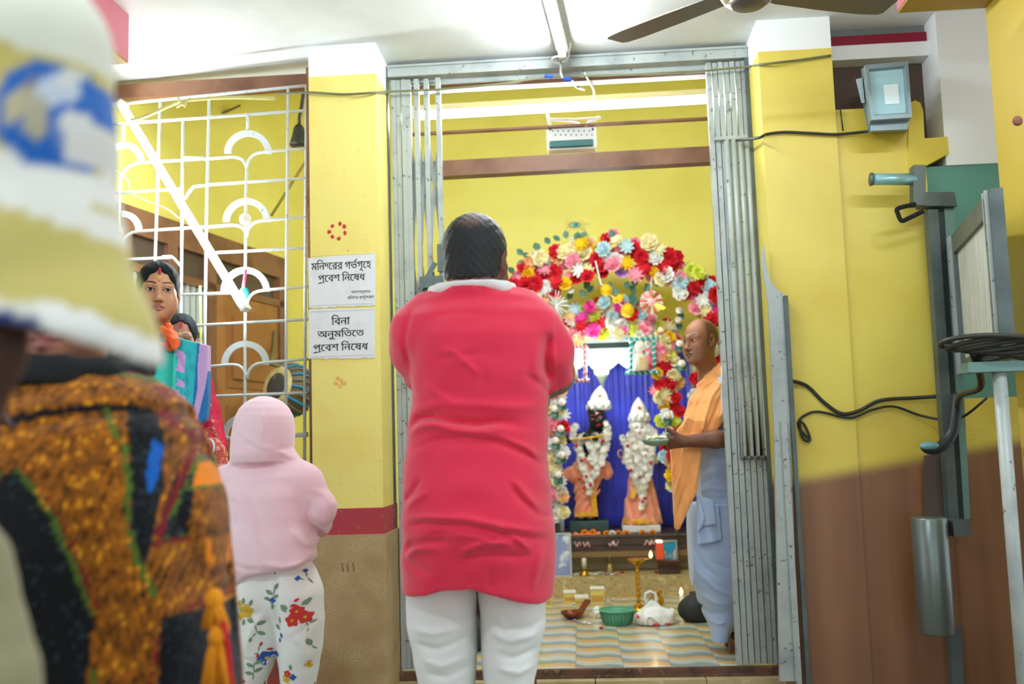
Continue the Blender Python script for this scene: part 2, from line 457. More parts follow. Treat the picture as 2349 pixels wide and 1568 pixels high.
def floor_tile_mat():
    m = bpy.data.materials.new('patterned_cement_tile'); m.use_nodes = True
    N, L = m.node_tree.nodes, m.node_tree.links; b = N['Principled BSDF']; b.inputs['Roughness'].default_value = .16
    g = N.new('ShaderNodeNewGeometry'); sx = N.new('ShaderNodeSeparateXYZ'); L.new(g.outputs['Position'], sx.inputs[0])
    def mth(op, a, bb=None, c=None):
        n = N.new('ShaderNodeMath'); n.operation = op
        for i, x in enumerate((a, bb, c)):
            if x is None: continue
            if isinstance(x, (int, float)): n.inputs[i].default_value = x
            else: L.new(x, n.inputs[i])
        return n.outputs[0]
    T = 0.2
    ux = mth('DIVIDE', mth('ADD', sx.outputs[0], 10.06), T); uy = mth('DIVIDE', sx.outputs[1], T)
    fx = mth('FRACT', ux); fy = mth('FRACT', uy)
    cell = mth('FLOOR', ux)
    w = mth('MULTIPLY', mth('SINE', mth('MULTIPLY', fx, 6.283)), .10)
    par = mth('MULTIPLY', mth('MODULO', cell, 2.0), .5)
    s = mth('FRACT', mth('ADD', mth('ADD', mth('MULTIPLY', uy, 1.0), w), mth('ADD', par, mth('MULTIPLY', fx, .22))))
    nz = N.new('ShaderNodeTexNoise'); nz.inputs['Scale'].default_value = 9; nz.inputs['Detail'].default_value = 2; L.new(g.outputs['Position'], nz.inputs['Vector'])
    s2 = mth('FRACT', mth('ADD', s, mth('MULTIPLY', mth('SUBTRACT', nz.outputs['Fac'], .5), .22)))
    r = N.new('ShaderNodeValToRGB'); L.new(s2, r.inputs[0]); r.color_ramp.interpolation = 'LINEAR'
    e = r.color_ramp.elements
    stops = [(0, '#C9CFC0'), (.30, '#CBD0BE'), (.34, '#E0B978'), (.60, '#DDB26E'), (.64, '#93A09C'), (.94, '#9CA7A2'), (.985, '#C9CFC0')]
    e[0].position = 0; e[0].color = lin(stops[0][1]); e[1].position = 1; e[1].color = lin(stops[0][1])
    for p, h in stops[1:]: q = e.new(p); q.color = lin(h)
    jx = mth('LESS_THAN', mth('MINIMUM', fx, mth('SUBTRACT', 1.0, fx)), .012); jy = mth('LESS_THAN', mth('MINIMUM', fy, mth('SUBTRACT', 1.0, fy)), .012)
    mx = N.new('ShaderNodeMix'); mx.data_type = 'RGBA'; L.new(mth('MULTIPLY', mth('MAXIMUM', jx, jy), .35), mx.inputs[0]); L.new(r.outputs[0], mx.inputs[6]); mx.inputs[7].default_value = lin('#8A8878')
    L.new(mx.outputs[2], b.inputs['Base Color']); return m
m_tile = floor_tile_mat()

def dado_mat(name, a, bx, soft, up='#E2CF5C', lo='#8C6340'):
    "yellow above, streaked brown dado below a soft slanting edge z = a + bx*x"
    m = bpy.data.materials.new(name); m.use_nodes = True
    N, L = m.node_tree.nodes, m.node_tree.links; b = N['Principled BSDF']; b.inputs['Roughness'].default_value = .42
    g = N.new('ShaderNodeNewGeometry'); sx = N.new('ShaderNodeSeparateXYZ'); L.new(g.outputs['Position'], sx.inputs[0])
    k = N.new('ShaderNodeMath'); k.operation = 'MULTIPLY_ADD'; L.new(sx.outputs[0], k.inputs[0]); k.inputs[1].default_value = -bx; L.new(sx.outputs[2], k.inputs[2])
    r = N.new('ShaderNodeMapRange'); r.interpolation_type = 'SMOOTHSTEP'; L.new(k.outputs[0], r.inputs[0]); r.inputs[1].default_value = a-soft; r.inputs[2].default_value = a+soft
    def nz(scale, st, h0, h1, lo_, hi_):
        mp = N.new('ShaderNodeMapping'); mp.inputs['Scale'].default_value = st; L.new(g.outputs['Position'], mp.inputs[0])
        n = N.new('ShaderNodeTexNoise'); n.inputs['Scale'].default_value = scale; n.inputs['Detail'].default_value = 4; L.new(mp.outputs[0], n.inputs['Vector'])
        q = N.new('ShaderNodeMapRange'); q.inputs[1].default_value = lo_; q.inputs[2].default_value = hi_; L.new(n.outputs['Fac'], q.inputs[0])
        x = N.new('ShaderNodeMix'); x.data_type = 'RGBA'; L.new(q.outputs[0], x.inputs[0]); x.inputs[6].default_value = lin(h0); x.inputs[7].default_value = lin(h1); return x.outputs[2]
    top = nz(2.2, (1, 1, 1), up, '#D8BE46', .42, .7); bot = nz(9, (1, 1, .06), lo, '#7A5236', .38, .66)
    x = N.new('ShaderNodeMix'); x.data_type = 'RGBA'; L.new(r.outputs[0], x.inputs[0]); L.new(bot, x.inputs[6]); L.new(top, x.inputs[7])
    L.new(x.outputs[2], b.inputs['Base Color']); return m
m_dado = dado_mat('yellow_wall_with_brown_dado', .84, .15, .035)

# floors and steps
struct('floor', MB().box((-4.5, -4, -.1), (4.5, 4.2, 0), mat('worn_hall_floor', '#8E8878', .35, spots=[('#777060', 4, .45, .7)])), None, 'worn grey hall floor', 'floor')
struct('floor_shrine', MB().box((-3.2, 4.29, 0), (1.75, 7.0, SH), m_tile), None, 'patterned yellow and grey cement tile floor inside the shrine', 'floor')
b = MB()
x = -.80
for i, w in enumerate((.27, .30, .25, .45, .36)):
    b.box((x+.002, 4.20, 0), (min(x+w, .80)-.002, 4.288, SH-.03), m_stone); x += w
struct('step_threshold', b, None, 'pale stone step under the shrine gate', 'step')
struct('step_plinth', MB().box((-4.5, 3.62, 0), (-1.12, 4.24, .40), mat('red_oxide_cement', '#8A3A2C', .35, spots=[('#6E2C22', 6, .45, .7)])), None, 'red oxide plinth under the window grille', 'step')
# ceiling and walls
struct('ceiling', MB().box((-4.5, -4, CEIL), (4.5, 4.42, CEIL+.10), m_ceil), None, 'white ceiling of the hall', 'ceiling')
HI = 3.75
struct('ceiling_shrine', MB().box((-4.5, 4.3, HI), (2.5, 7.2, HI+.1), m_ceil), None, 'high pale ceiling inside the shrine', 'ceiling')
struct('wall_front', MB().box((-4.5, 4.40, CEIL+.02), (2.5, 4.48, HI), m_yel), None, 'yellow wall over the shrine opening', 'wall')
struct('wall_hall_left', MB().box((-4.5, 4.22, 0), (-2.2, 4.3, CEIL), m_yel), None, 'yellow wall beyond the window grille', 'wall')
struct('wall_back', MB().box((-3.2, 7.0, 0), (1.9, 7.12, HI), m_yel), None, 'yellow back wall of the shrine', 'wall')
struct('wall_shrine_right', MB().box((1.75, 4.33, 0), (1.87, 7.0, HI), m_yel), None, 'yellow side wall of the shrine', 'wall')
struct('wall_left', MB().hexa([(-2.32, 4.3, 0), (-2.20, 4.3, 0), (-1.645, 7.0, 0), (-1.765, 7.0, 0), (-2.32, 4.3, HI), (-2.20, 4.3, HI), (-1.645, 7.0, HI), (-1.765, 7.0, HI)], m_yel), None, 'yellow side wall behind the window grille', 'wall')
# pillars
def pillar(name, x0, x1, y0, y1, label):
    b = MB(); b.box((x0, y0, .905), (x1, y1, 2.725), m_pil); b.box((x0, y0, 2.725), (x1, y1, CEIL), m_wht)
    if x0 < 0:
        b.box((x0-.004, y0-.004, .80), (x1+.004, y1, .905), m_red); b.box((x0-.012, y0-.014, 0), (x1+.012, y1, .80), m_mos)
    else:
        b.v = []; b.f = []; b.m = []; b.sm = []
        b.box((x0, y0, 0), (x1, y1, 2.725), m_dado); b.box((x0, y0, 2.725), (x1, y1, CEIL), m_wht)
    return struct(name, b, None, label, 'pillar')
pillar('pillar', -1.102, -.812, 4.04, 4.33, 'pale yellow pillar with maroon band and stone chip base beside the grille')
pillar('pillar', .788, 1.085, 4.04, 4.33, 'yellow pillar with white top beside the folded gate')
# wall on from the pillar, lower than the ceiling, and what shows above it
zt = at(1990, 250, 4.06)[2]
xr_ = at(2140, 600, 4.05)[0]
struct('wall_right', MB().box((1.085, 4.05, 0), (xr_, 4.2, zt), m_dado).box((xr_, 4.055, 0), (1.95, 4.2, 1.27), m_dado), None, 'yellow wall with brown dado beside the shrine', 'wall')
p0 = at(1912, 320, 4.24); p1 = at(2166, 128, 4.24)
struct('wall_recess', MB().box((1.09, 4.25, 2.1), (p1[0], 4.3, CEIL), m_brd), None, 'dark brown panel over the wall', 'wall')
l0 = at(1905, 152, 4.2); l1 = at(2165, 100, 4.2)
struct('trim_1', MB().box((1.087, 4.16, l0[2]+.01), (l1[0], 4.25, l1[2]), m_wht), None, 'white lintel over the dark brown panel', 'trim')
struct('trim_2', MB().box((1.087, 4.17, l1[2]), (l1[0], 4.25, l1[2]+.045), mat('crimson_strip', '#8E1730', .5)), None, 'crimson strip over the white lintel', 'trim')
struct('trim_3', MB().box((1.087, 4.19, l1[2]+.048), (l1[0]-.04, 4.25, l1[2]+.10), mat('grey_strip', '#7F8784', .5)), None, 'grey strip over the crimson strip', 'trim')
w0 = at(2163, 385, 4.1)
struct('wall_white', MB().box((w0[0], 4.06, w0[2]), (1.95, 4.3, CEIL), m_wht), None, 'white wall beside the dark brown panel', 'wall')
struct('wall_teal', MB().box((xr_-.02, 4.07, 1.2), (1.95, 4.3, w0[2]), m_teal), None, 'teal wall under the white wall', 'wall')
# column with its capital on the right, beam on the left
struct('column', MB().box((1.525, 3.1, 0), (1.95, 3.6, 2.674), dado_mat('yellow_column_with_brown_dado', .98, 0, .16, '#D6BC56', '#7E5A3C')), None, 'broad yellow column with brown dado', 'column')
m_pink = mat('pink_beam_paint', '#C4707C', .5); m_must = mat('mustard_soffit', '#A8862A', .5)
def capital(name, x0, x1, y0, y1, z0, label):
    b = MB().box((x0, y0, z0+.004), (x1, y1, CEIL), m_pink); b.box((x0+.002, y0+.002, z0-.004), (x1-.002, y1-.002, z0+.006), m_must)
    return struct(name, b, None, label, 'beam')
capital('beam', 1.212, 2.2, 2.6, 3.6, 2.674, 'pink edged mustard beam over the yellow column')
capital('beam', -2.6, -1.705, 2.4, 3.64, 2.665, 'pink edged mustard beam under the ceiling')
# brown timber over the gate and the window
def strip(name, a, b_, th, dep, m, label, Y):
    A = at(*a, Y); B = at(*b_, Y)
    mb = MB().hexa([tuple(A), tuple(B), tuple(B+V(0, dep, 0)), tuple(A+V(0, dep, 0)), tuple(A+V(0, 0, th)), tuple(B+V(0, 0, th)), tuple(B+V(0, dep, th)), tuple(A+V(0, dep, th))], m)
    return struct(name, mb, None, label, 'trim')
strip('trim_4', (900, 410), (1760, 364), .075, .07, m_brn, 'brown timber transom across the shrine opening', 4.56)
strip('trim_5', (900, 258), (1760, 216), .030, .05, mat('grey_brown_timber', '#7E7670', .5), 'thin grey brown batten behind the tube light', 4.83)
strip('trim_6', (900, 311), (1760, 265), .010, .03, m_brn, 'thin brown rail under the tube light', 4.60)
strip('trim_7', (900, 210), (1760, 162), .045, .06, m_brn, 'brown timber under the gate track', 4.44)
struct('trim_8', MB().box((-1.108, 4.10, .4), (-1.086+.02, 4.2, 2.80), m_brn).box((-1.135, 4.12, .4), (-1.10, 4.2, 2.80), m_brn), None, 'brown timber jamb of the window grille', 'trim')
GA = math.radians(7); GP = V(-1.12, 4.15, 0); GN = V(math.sin(GA), math.cos(GA), 0)
def gp(px, py, off=0.0): return atplane(px, py, GP-GN*off, GN)
A = gp(200, 229, -.03); B = gp(707, 201, -.03); U2 = V(0, 0, .065)
struct('trim_9', MB().hexa([tuple(A), tuple(B), tuple(B+GN*.05), tuple(A+GN*.05), tuple(A+U2), tuple(B+U2), tuple(B+GN*.05+U2), tuple(A+GN*.05+U2)], m_brn), None, 'brown timber head over the window grille', 'trim')

# ================================================================== lamps
tube_mat_hall = emitter('tube_glow_hall', '#F0F8FF', TUBE_HALL)
m_batten = mat('white_batten', '#E9ECEA', .4)
def tube_light(name, a, b_, r, strength, label, up, group=None, batten=True):
    a = np.array(a, float); b_ = np.array(b_, float); up = np.array(up, float)
    t = thing(name, (a+b_)/2, label, 'tube light', group)
    part('tube', MB().tube([a, b_], r, emitter('tube_glow_%d' % strength, '#EEF7FF', strength), 12), None, t)
    d = (b_-a)/np.linalg.norm(b_-a)
    if batten:
        part('batten', MB().bar(a-d*.03+up*(r+.022), b_+d*.03+up*(r+.022), .045, .03, m_batten, np.cross(d, up)), None, t)
    for q, s in ((a, -1), (b_, 1)):
        part('end_cap', MB().bar(q+s*d*.002+up*.012, q+s*d*.028+up*.012, .03, .05, m_batten, np.cross(d, up)), None, t)
    return t
tube_light('ceiling_tube_light', (-.115, 2.93, 2.785), (-.022, 4.09, 2.785), .014, TUBE_HALL, 'glowing tube light on the ceiling running up to the gate track', (0, 0, 1))
tube_light('shrine_tube_light', at(960, 268, 4.76), at(1624, 230, 4.76), .014, TUBE_SHRINE, 'glowing tube light across the top of the shrine opening', (0, 0, 1))
tube_light('slanting_tube_light', gp(281, 244, .07), gp(555, 698, .07), .017, TUBE_WINDOW, 'glowing tube light hung slantwise across the window grille', tuple(GN), batten=False)
# two unseen tubes, added overhead for light from the viewer's side
tube_light('unseen_hall_tube', (-1.3, .2, 2.80), (-.1, .2, 2.80), .014, TUBE_HALL, 'unseen tube light added on the ceiling of the hall overhead', (0, 0, 1), 'unseen hall ceiling tubes')
tube_light('unseen_hall_tube', (.75, 1.9, 2.80), (1.95, 1.9, 2.80), .014, TUBE_HALL, 'unseen tube light added on the ceiling of the hall by the yellow column', (0, 0, 1), 'unseen hall ceiling tubes')
# ================================================================== folding gate
def chan(px_t, px_b, Y, w=.021, d=.03, zb=.21, zt=2.785):
    a = at(px_b, 1500, Y); c = at(px_t, 200, Y)
    xb = a[0]; xt = c[0]
    x = (xb+xt)/2
    mb = MB(); e = .004
    # U section: web toward the viewer and two flanges
    mb.box((x-w/2, Y-d/2, zb), (x+w/2, Y-d/2+e, zt)); mb.box((x-w/2, Y-d/2+e, zb), (x-w/2+e, Y+d/2, zt)); mb.box((x+w/2-e, Y-d/2+e, zb), (x+w/2, Y+d/2, zt))
    for z in (.62, .98, 1.42, 1.72, 2.30, 2.62):
        mb.ell((x, Y-d/2-.001, z+((x*37) % .05)), (.006, .004, .006), None, 8, 5)
    mb.f = mb.f; return mb, x
def gate_leaf(name, px_pairs, label, zs, Y=4.30):
    xs = []
    t = thing(name, (at(px_pairs[0][0], 200, Y)[0], Y, .2), label, 'gate', 'folded gate leaves')
    for i, (a, b_) in enumerate(px_pairs):
        mb, x = chan(a, b_, Y+(.006 if i % 2 else 0)); part('channel', mb, m_steel, t); xs.append(x)
    # flat lattice strips crossing behind neighbouring channels
    for i in range(len(xs)-1):
        for z0 in zs:
            hgt = .50
            pts0 = [V(xs[i]+(xs[i+1]-xs[i])*u, Y+.012, z0+hgt*(u**.75)) for u in np.linspace(0, 1, 5)]
            pts1 = [V(xs[i+1]-(xs[i+1]-xs[i])*u, Y+.018, z0+hgt*(u**.75)) for u in np.linspace(0, 1, 5)]
            mb = MB()
            for P in (pts0, pts1):
                for p, q in zip(P[:-1], P[1:]): mb.bar(p, q, .018, .004, None, (1, 0, 0))
            part('lattice_strip', mb, m_steel, t)
    return t, xs
gl, _x = gate_leaf('folding_gate', [(900, 931), (912, 943), (924, 955), (935, 966), (954, 985), (977, 1008), (1005, 1036)], 'grey steel folding gate leaf pushed against the pale yellow pillar', (.35, .9, 1.45, 2.0))
b = MB(); p = at(990, 650, 4.28); b.box((p[0]-.05, 4.262, p[2]-.02), (p[0]+.05, 4.275, p[2]+.03)); b.bar((p[0]-.05, 4.27, p[2]-.03), (p[0]+.02, 4.27, p[2]+.09), .02, .012); b.box((p[0]+.03, 4.262, p[2]+.05), (p[0]+.055, 4.28, p[2]+.17))
part('latch', b, m_steeld, gl)
rp = [(1639+k*13.2, 1681+k*14.2) for k in range(8)]
gr, xr = gate_leaf('folding_gate', rp, 'grey steel folding gate leaf pushed against the yellow pillar with brown dado', (.35, .9, 1.45, 2.0))
# plain sheet clipped on the lower half of the right leaf, and bands
x0, x1 = xr[1]+.02, xr[-1]+.015
zT = at(1720, 300, 4.27)[2]; zL = at(1720, 1045, 4.27)[2]
b = MB()
n = 5; w = (x1-x0)/n
for k in range(n):
    xa = x0+k*w
    b.rings([[(xa+w*u, 4.272-.012*math.sin(math.pi*u), z) for u in np.linspace(0, 1, 8)]+[(xa+w*u, 4.280, z) for u in np.linspace(1, 0, 8)] for z in (zL, 1.05, 1.5, 2.0, zT-.03)], None, True)
part('ribbed_sheet', b, m_steel, gr)
part('stay_band', MB().box((x0-.04, 4.262, zT-.035), (x1-.05, 4.272, zT-.02)), m_steel, gr)
# jamb post on the right with its curved shoulder
t = thing('gate_post', (.80, 4.2, .0), 'grey steel gate post with a curved shoulder beside the yellow pillar', 'post')
pts = [(1752, 560), (1757, 610), (1766, 645), (1780, 664), (1797, 676), (1803, 760), (1812, 1000), (1832, 1560), (1788, 1560), (1775, 1000), (1762, 700), (1747, 600)]
b = MB(); Yp = 4.02; pw = [at(a, c, Yp) for a, c in pts]
b.slab([(q[0], max(q[2], .0)) for q in pw], Yp-.012, Yp+.012, m_steel)
part('shoulder_plate', b, None, t)
q0 = at(1798, 680, Yp); q1 = at(1834, 1560, Yp)
part('rail', MB().box((q0[0]-.006, Yp-.03, .0), (q0[0]+.010, Yp-.0125, q0[2])), m_steeld, t)
part('channel', MB().box((q0[0]-.045, Yp-.028, .0), (q0[0]-.022, Yp-.0125, q0[2]-.5)), m_steel, t)
# dark jamb strip seen between gate and pillar (both sides)
struct('trim_10', MB().box((-.825, 4.262, .2), (-.806, 4.30, 2.79), m_steeld), None, 'dark steel jamb beside the pale yellow pillar', 'trim')
struct('trim_11', MB().box((.772, 4.262, .2), (.787, 4.30, 2.79), m_steeld), None, 'dark steel jamb beside the yellow pillar', 'trim')
# tracks
t = thing('gate_track', (0, 4.3, 2.79), 'grey steel gate track running under the ceiling between the two pillars', 'rail')
part('rail', MB().box((-.805, 4.265, 2.792), (.785, 4.335, 2.832)), m_steel, t)
part('lip', MB().box((-.805, 4.255, 2.832), (.785, 4.345, 2.842)), m_steel, t)
part('guide', MB().box((-.805, 4.332, 2.772), (.785, 4.344, 2.792)), m_steel, t)
t = thing('floor_track', (0, 4.27, .17), 'rusty brown floor track at the foot of the folded gate', 'rail')
part('angle', MB().box((-.81, 4.262, .172), (.79, 4.289, .204)), m_rust, t)
part('rail', MB().box((-.81, 4.252, .172), (.79, 4.262, .182)), m_rust, t)

# ================================================================== window grille
def gbar(mb, pts, r=.0068): mb.tube([gp(a, c) for a, c in pts], r, None, 7)
def curve(p0, p1, p2, n=6): return [((1-u)**2*p0[0]+2*u*(1-u)*p1[0]+u*u*p2[0], (1-u)**2*p0[1]+2*u*(1-u)*p1[1]+u*u*p2[1]) for u in np.linspace(0, 1, n)]
t = thing('window_grille', gp(500, 1130)*V(1, 1, 0)+V(0, 0, .4), 'white painted iron window grille with half round scallops', 'grille')
b = MB()
for pts in ([(368, 228), (352, 700), (341, 1300)], [(420, 274), (416, 620), (407, 1300)], [(480, 216), (474, 500), (471, 680), (463, 1300)], [(661, 198), (657, 650), (654, 1300)], [(703, 196), (700, 650), (697, 1300)], [(222, 236), (200, 1300)]):
    gbar(b, pts)
for pts in ([(568, 264), (568, 297)], [(566, 380), (564, 480), (564, 536), (563, 615)], [(563, 695), (562, 780), (562, 862), (560, 1300)], [(284, 287), (283, 322)], [(276, 400), (270, 560), (266, 700)]):
    gbar(b, pts)
m_gr = mat('white_iron_paint', '#D3DAD8', .4, .1, spots=[('#A7ACA8', 60, .62, .7)])
for pts in ([(180, 248), (706, 196)], [(180, 291), (706, 253)], [(180, 448), (420, 433)], [(472, 424), (706, 408)], [(416, 676), (540, 671)], [(380, 750), (706, 732)], [(400, 912), (706, 900)], [(400, 1008), (706, 998)], [(180, 600), (395, 590)], [(480, 580), (706, 568)], [(480, 1080), (706, 1072)], [(400, 1180), (706, 1172)], [(400, 1290), (706, 1282)]):
    gbar(b, pts)
for cy, yl, yr in ((380, 362, 349), (536, 518, 506), (695, 673, 666), (863, 838, 832), (1030, 1008, 1003)):
    gbar(b, [(470, yl+3), (528, yl-2)]+curve((535, yl-2), (562, yl-2), (566, cy+6)))
    gbar(b, [(706, yr-9), (610, yr-1)]+curve((603, yr), (568, yr+2), (566, cy+8)))
gbar(b, [(475, 424), (447, 428)]+curve((445, 428), (436, 436), (424, 456), 4)); gbar(b, [(420, 362), (470, 362)])
gbar(b, [(372, 588), (392, 588)]+curve((392, 588), (400, 592), (416, 612), 4))
gbar(b, [(470, 364), (330, 373)]+curve((325, 373), (284, 376), (277, 412))); gbar(b, [(470, 520), (325, 530)]+curve((318, 530), (280, 535), (271, 570)))
part('lattice', b, m_gr, t)
def arch(cx, cy, ro, ri, ry=1.0):
    b = MB(); n = 18; o = [gp(cx-ro*math.cos(math.pi*i/n), cy-ro*ry*math.sin(math.pi*i/n), .004) for i in range(n+1)]
    q = [gp(cx-ri*math.cos(math.pi*i/n), cy-ri*ry*math.sin(math.pi*i/n), .004) for i in range(n+1)]
    vs = o+q+[p+GN*.010 for p in o]+[p+GN*.010 for p in q]; k = n+1; fs = []
    for i in range(n):
        fs += [(i, i+1, k+i+1, k+i), (2*k+i, 3*k+i, 3*k+i+1, 2*k+i+1), (i, 2*k+i, 2*k+i+1, i+1), (k+i, k+i+1, 3*k+i+1, 3*k+i)]
    fs += [(0, k, 3*k, 2*k), (n, 2*k+n, 3*k+n, k+n)]
    b.add(vs, fs); part('scallop', b, m_gr, t)
for cx, cy, ro in ((568, 352, 54), (565, 508, 54), (562, 668, 56), (562, 836, 55), (560, 1003, 54), (284, 370, 45), (280, 527, 44), (274, 690, 44)): arch(cx, cy, ro, ro-14)
for o in list(t.children): pass

# little things hung on the grille
def pom(px, py, r, m, label, name, cat, str_m, top, off=.04):
    c = gp(px, py, off); th = thing(name, c-V(0, 0, r), label, cat)
    b = MB().ell(c, r, None, 18, 12); rnd = random.Random(px)
    b.v = [tuple(c+(np.array(v)-c)*(1+.07*math.sin(9*math.atan2(v[2]-c[2], v[0]-c[0])+3*v[1]*60))) for v in b.v]
    part('ball', b, m, th)
    if top: part('string', MB().tube([gp(top[0], top[1], off*.5), c+V(0, 0, r*.9)], .004, str_m, 6), None, th)
    return th
m_cream = mat('cream_paper', '#E9E4D2', .8); m_yb = mat('yellow_marigold', '#F2C40E', .7, bump=(90, .5)); m_pinkr = mat('pink_ribbon', '#F0587E', .6); m_tealr = mat('teal_tinsel', '#1F8F86', .4)
pom(563, 503, .026, m_cream, 'round cream paper ball hung on the white window grille', 'paper_ball', 'decoration', m_cream, (565, 455))
pom(268, 532, .024, m_yb, 'yellow pompom ball hung on the white window grille', 'pompom', 'decoration', m_cream, (250, 520))
th = thing('ribbon_tassel', gp(562, 690, .04), 'pink ribbon with a teal tinsel tuft hung on the white window grille', 'decoration')
part('ribbon', MB().tube([gp(564, 618, .02), gp(560, 648, .03), gp(558, 660, .03)], .007), m_pinkr, th)
part('tuft', MB().ell(gp(560, 672, .03), (.024, .014, .026), None, 12, 8), m_tealr, th)

# ================================================================== behind the grille: timber screen with door and windows
WA = V(-2.176, 4.42, 0); WU = V(.2043, .979, 0)*1.0; WU = WU/np.linalg.norm(WU); WN = V(WU[1], -WU[0], 0)   # wall line, normal into the room
def wp(px, py, off=.03): return atplane(px, py, WA+WN*off, WN)
def wrect(mb, s0, s1, z0, z1, o0, o1, m=None):
    P = []
    for z in (z0, z1):
        for s_, o in ((s0, o0), (s1, o0), (s1, o1), (s0, o1)): P.append(WA+WU*s_+WN*o+V(0, 0, z))
    P = [P[0], P[3], P[2], P[1], P[4], P[7], P[6], P[5]]
    return mb.hexa(P, m)
def ws(px, py): return (wp(px, py)-WA)@WU
s_end = ws(628, 700); s_d0 = ws(492, 800); zt_ = 2.33
m_dr = mat('brown_door', '#B07A48', .4, spots=[('#9A6639', 5, .45, .7)]); m_drd = mat('brown_door_shade', '#A06C3E', .4)
t = thing('timber_screen', WA+WU*1.0+V(0, 0, .2), 'brown timber screen with barred window and panelled door behind the grille', 'screen')
b = MB()
wrect(b, .05, s_end+.12, 2.20, zt_, .0, .05); wrect(b, .05, s_end+.12, 2.02, 2.06, .0, .05)
for s_ in (.05, .42, s_d0-.09, s_end+.04): wrect(b, s_, s_+.08, .2, 2.2, .0, .05)
wrect(b, .05, s_d0, .95, 1.05, 0, .05)
part('frame', b, m_brn, t)
b = MB(); wrect(b, s_d0, s_end+.03, .22, 2.02, .005, .04); dr = part('door_panel', b, m_dr, t)
for z0, z1 in ((.35, .95), (1.02, 1.40), (1.50, 1.95)):
    b = MB(); a0, a1 = s_d0+.10, s_end-.06
    wrect(b, a0, a1, z0, z1, .040, .046); wrect(b, a0+.05, a1-.05, z0+.05, z1-.05, .046, .058); part('raised_panel', b, m_drd, dr)
b = MB(); wrect(b, .13, s_d0-.09, 1.05, 2.02, .0, .012); part('window_board', b, mat('bright_window', '#DDE6E4', .5), t)
b = MB()
for s_ in np.arange(.16, s_d0-.1, .055): wrect(b, s_, s_+.022, 1.05, 2.02, .02, .035)
part('window_slat', b, m_gr, t)
b = MB(); wrect(b, .13, s_d0-.09, 1.45, 1.48, .016, .04); wrect(b, .13, s_d0-.09, 1.75, 1.78, .016, .04); part('window_rail', b, m_steeld, t)
b = MB(); wrect(b, .13, .42, 2.06, 2.2, 0, .02); wrect(b, .5, s_end, 2.06, 2.2, 0, .02); part('header_board', b, m_brd, t)
# yellow cord hanging by the screen
p = gp(459, 660, -.10); q = gp(463, 800, -.10)
solo('yellow_cord', MB().tube([gp(459, 655, -.08), gp(460, 720, -.09), gp(462, 860, -.09)], .006), mat('yellow_rope', '#E8DC7A', .8), 'pale yellow cord hanging behind the window grille beside the barred window', 'cord')
# drum
c = at(646, 892, 5.30); t = thing('hand_drum', c-V(0, 0, .17), 'round hand drum with blue lacing hung behind the window grille', 'drum')
axd = V(.52, .80, -.20); axd /= np.linalg.norm(axd); c0 = at(634, 886, 5.25); KD = 1.10
part('shell', MB().lathe([(.098*KD, .012), (.125*KD, .05), (.13*KD, .10), (.118*KD, .15), (.09*KD, .19)], c0, None, 28, axd), mat('drum_wood', '#6E5A34', .5), t)
part('skin', MB().lathe([(.0, -.004), (.066*KD, -.003), (.098*KD, .0), (.103*KD, .006), (.099*KD, .016)], c0, None, 28, axd), mat('drum_skin', '#D9C98E', .6, spots=[('#B9A566', 14, .45, .7)]), t)
part('black_patch', MB().lathe([(.0, -.0075), (.056*KD, -.007), (.068*KD, -.003)], c0-axd*.0, None, 24, axd), mat('drum_paste', '#4C4644', .7, spots=[('#8C8A86', 40, .62, .7)]), t)
b = MB(); b3 = MB(); h = V(0, 0, 1.0); u = np.cross(h, axd); u /= np.linalg.norm(u); w = np.cross(axd, u)
for k in range(22):
    a = 2*math.pi*k/22; e = lambda r, z, da=0: c0+axd*z+r*(math.cos(a+da)*u+math.sin(a+da)*w)
    (b if k % 2 else b3).tube([e(.101*KD, .012), e(.129*KD, .05), e(.134*KD, .10, .06), e(.121*KD, .15, .12), e(.093*KD, .19, .14)], .0075, None, 5)
part('lacing', b, mat('blue_lacing', '#1E86B4', .5), t); part('lacing', b3, mat('dull_lacing', '#6F6F5C', .7), t)
part('strap', MB().tube([c0+V(.02, .02, .11), at(622, 835, 5.32), wp(628, 800, .05), wp(630, 762, .05), wp(631, 758, .01)], .011), mat('drum_strap', '#7B7448', .8), t)
# bell
c = at(686, 335, 4.55); t = thing('temple_bell', c, 'dark bronze bell hung behind the grille beside the pale yellow pillar', 'bell')
m_bell = mat('dark_bronze', '#4A4A48', .35, .7)
part('body', MB().lathe([(.042, 0), (.045, .006), (.038, .03), (.030, .06), (.026, .085), (.016, .103), (.0, .108)], c, None, 24), m_bell, t)
part('hanger', MB().tube([c+V(0, 0, .10), c+V(.004, 0, .14), c+V(.016, 0, .2), c+V(.03, 0, .3), V(c[0]+.03, c[1], HI)], .009), m_bell, t)
# slanting rope
solo('rope', MB().tube([at(622, 495, 5.3), at(660, 435, 5.3), at(700, 372, 5.3), at(760, 285, 5.3)], .008), mat('jute', '#8F8038', .9), 'thin brown rope slanting across the yellow wall behind the grille', 'rope')
# small fan inside
c = at(492, 268, 5.4); t = thing('wall_fan', c-V(0, 0, .06), 'small dark fan high behind the window grille', 'fan')
part('motor', MB().ell(c, (.04, .05, .035), None, 14, 8), m_brd, t)
for a in (.6, 2.7, 4.8):
    d = V(math.cos(a), .2, math.sin(a)*.75); part('blade', MB().bar(c+d*.04, c+d*.17, .04, .006, None, (0, 1, .3)), m_brd, t)
part('stem', MB().tube([c, c+V(0, 0, .5), c+V(0, 0, HI-c[2])], .009), m_brd, t)

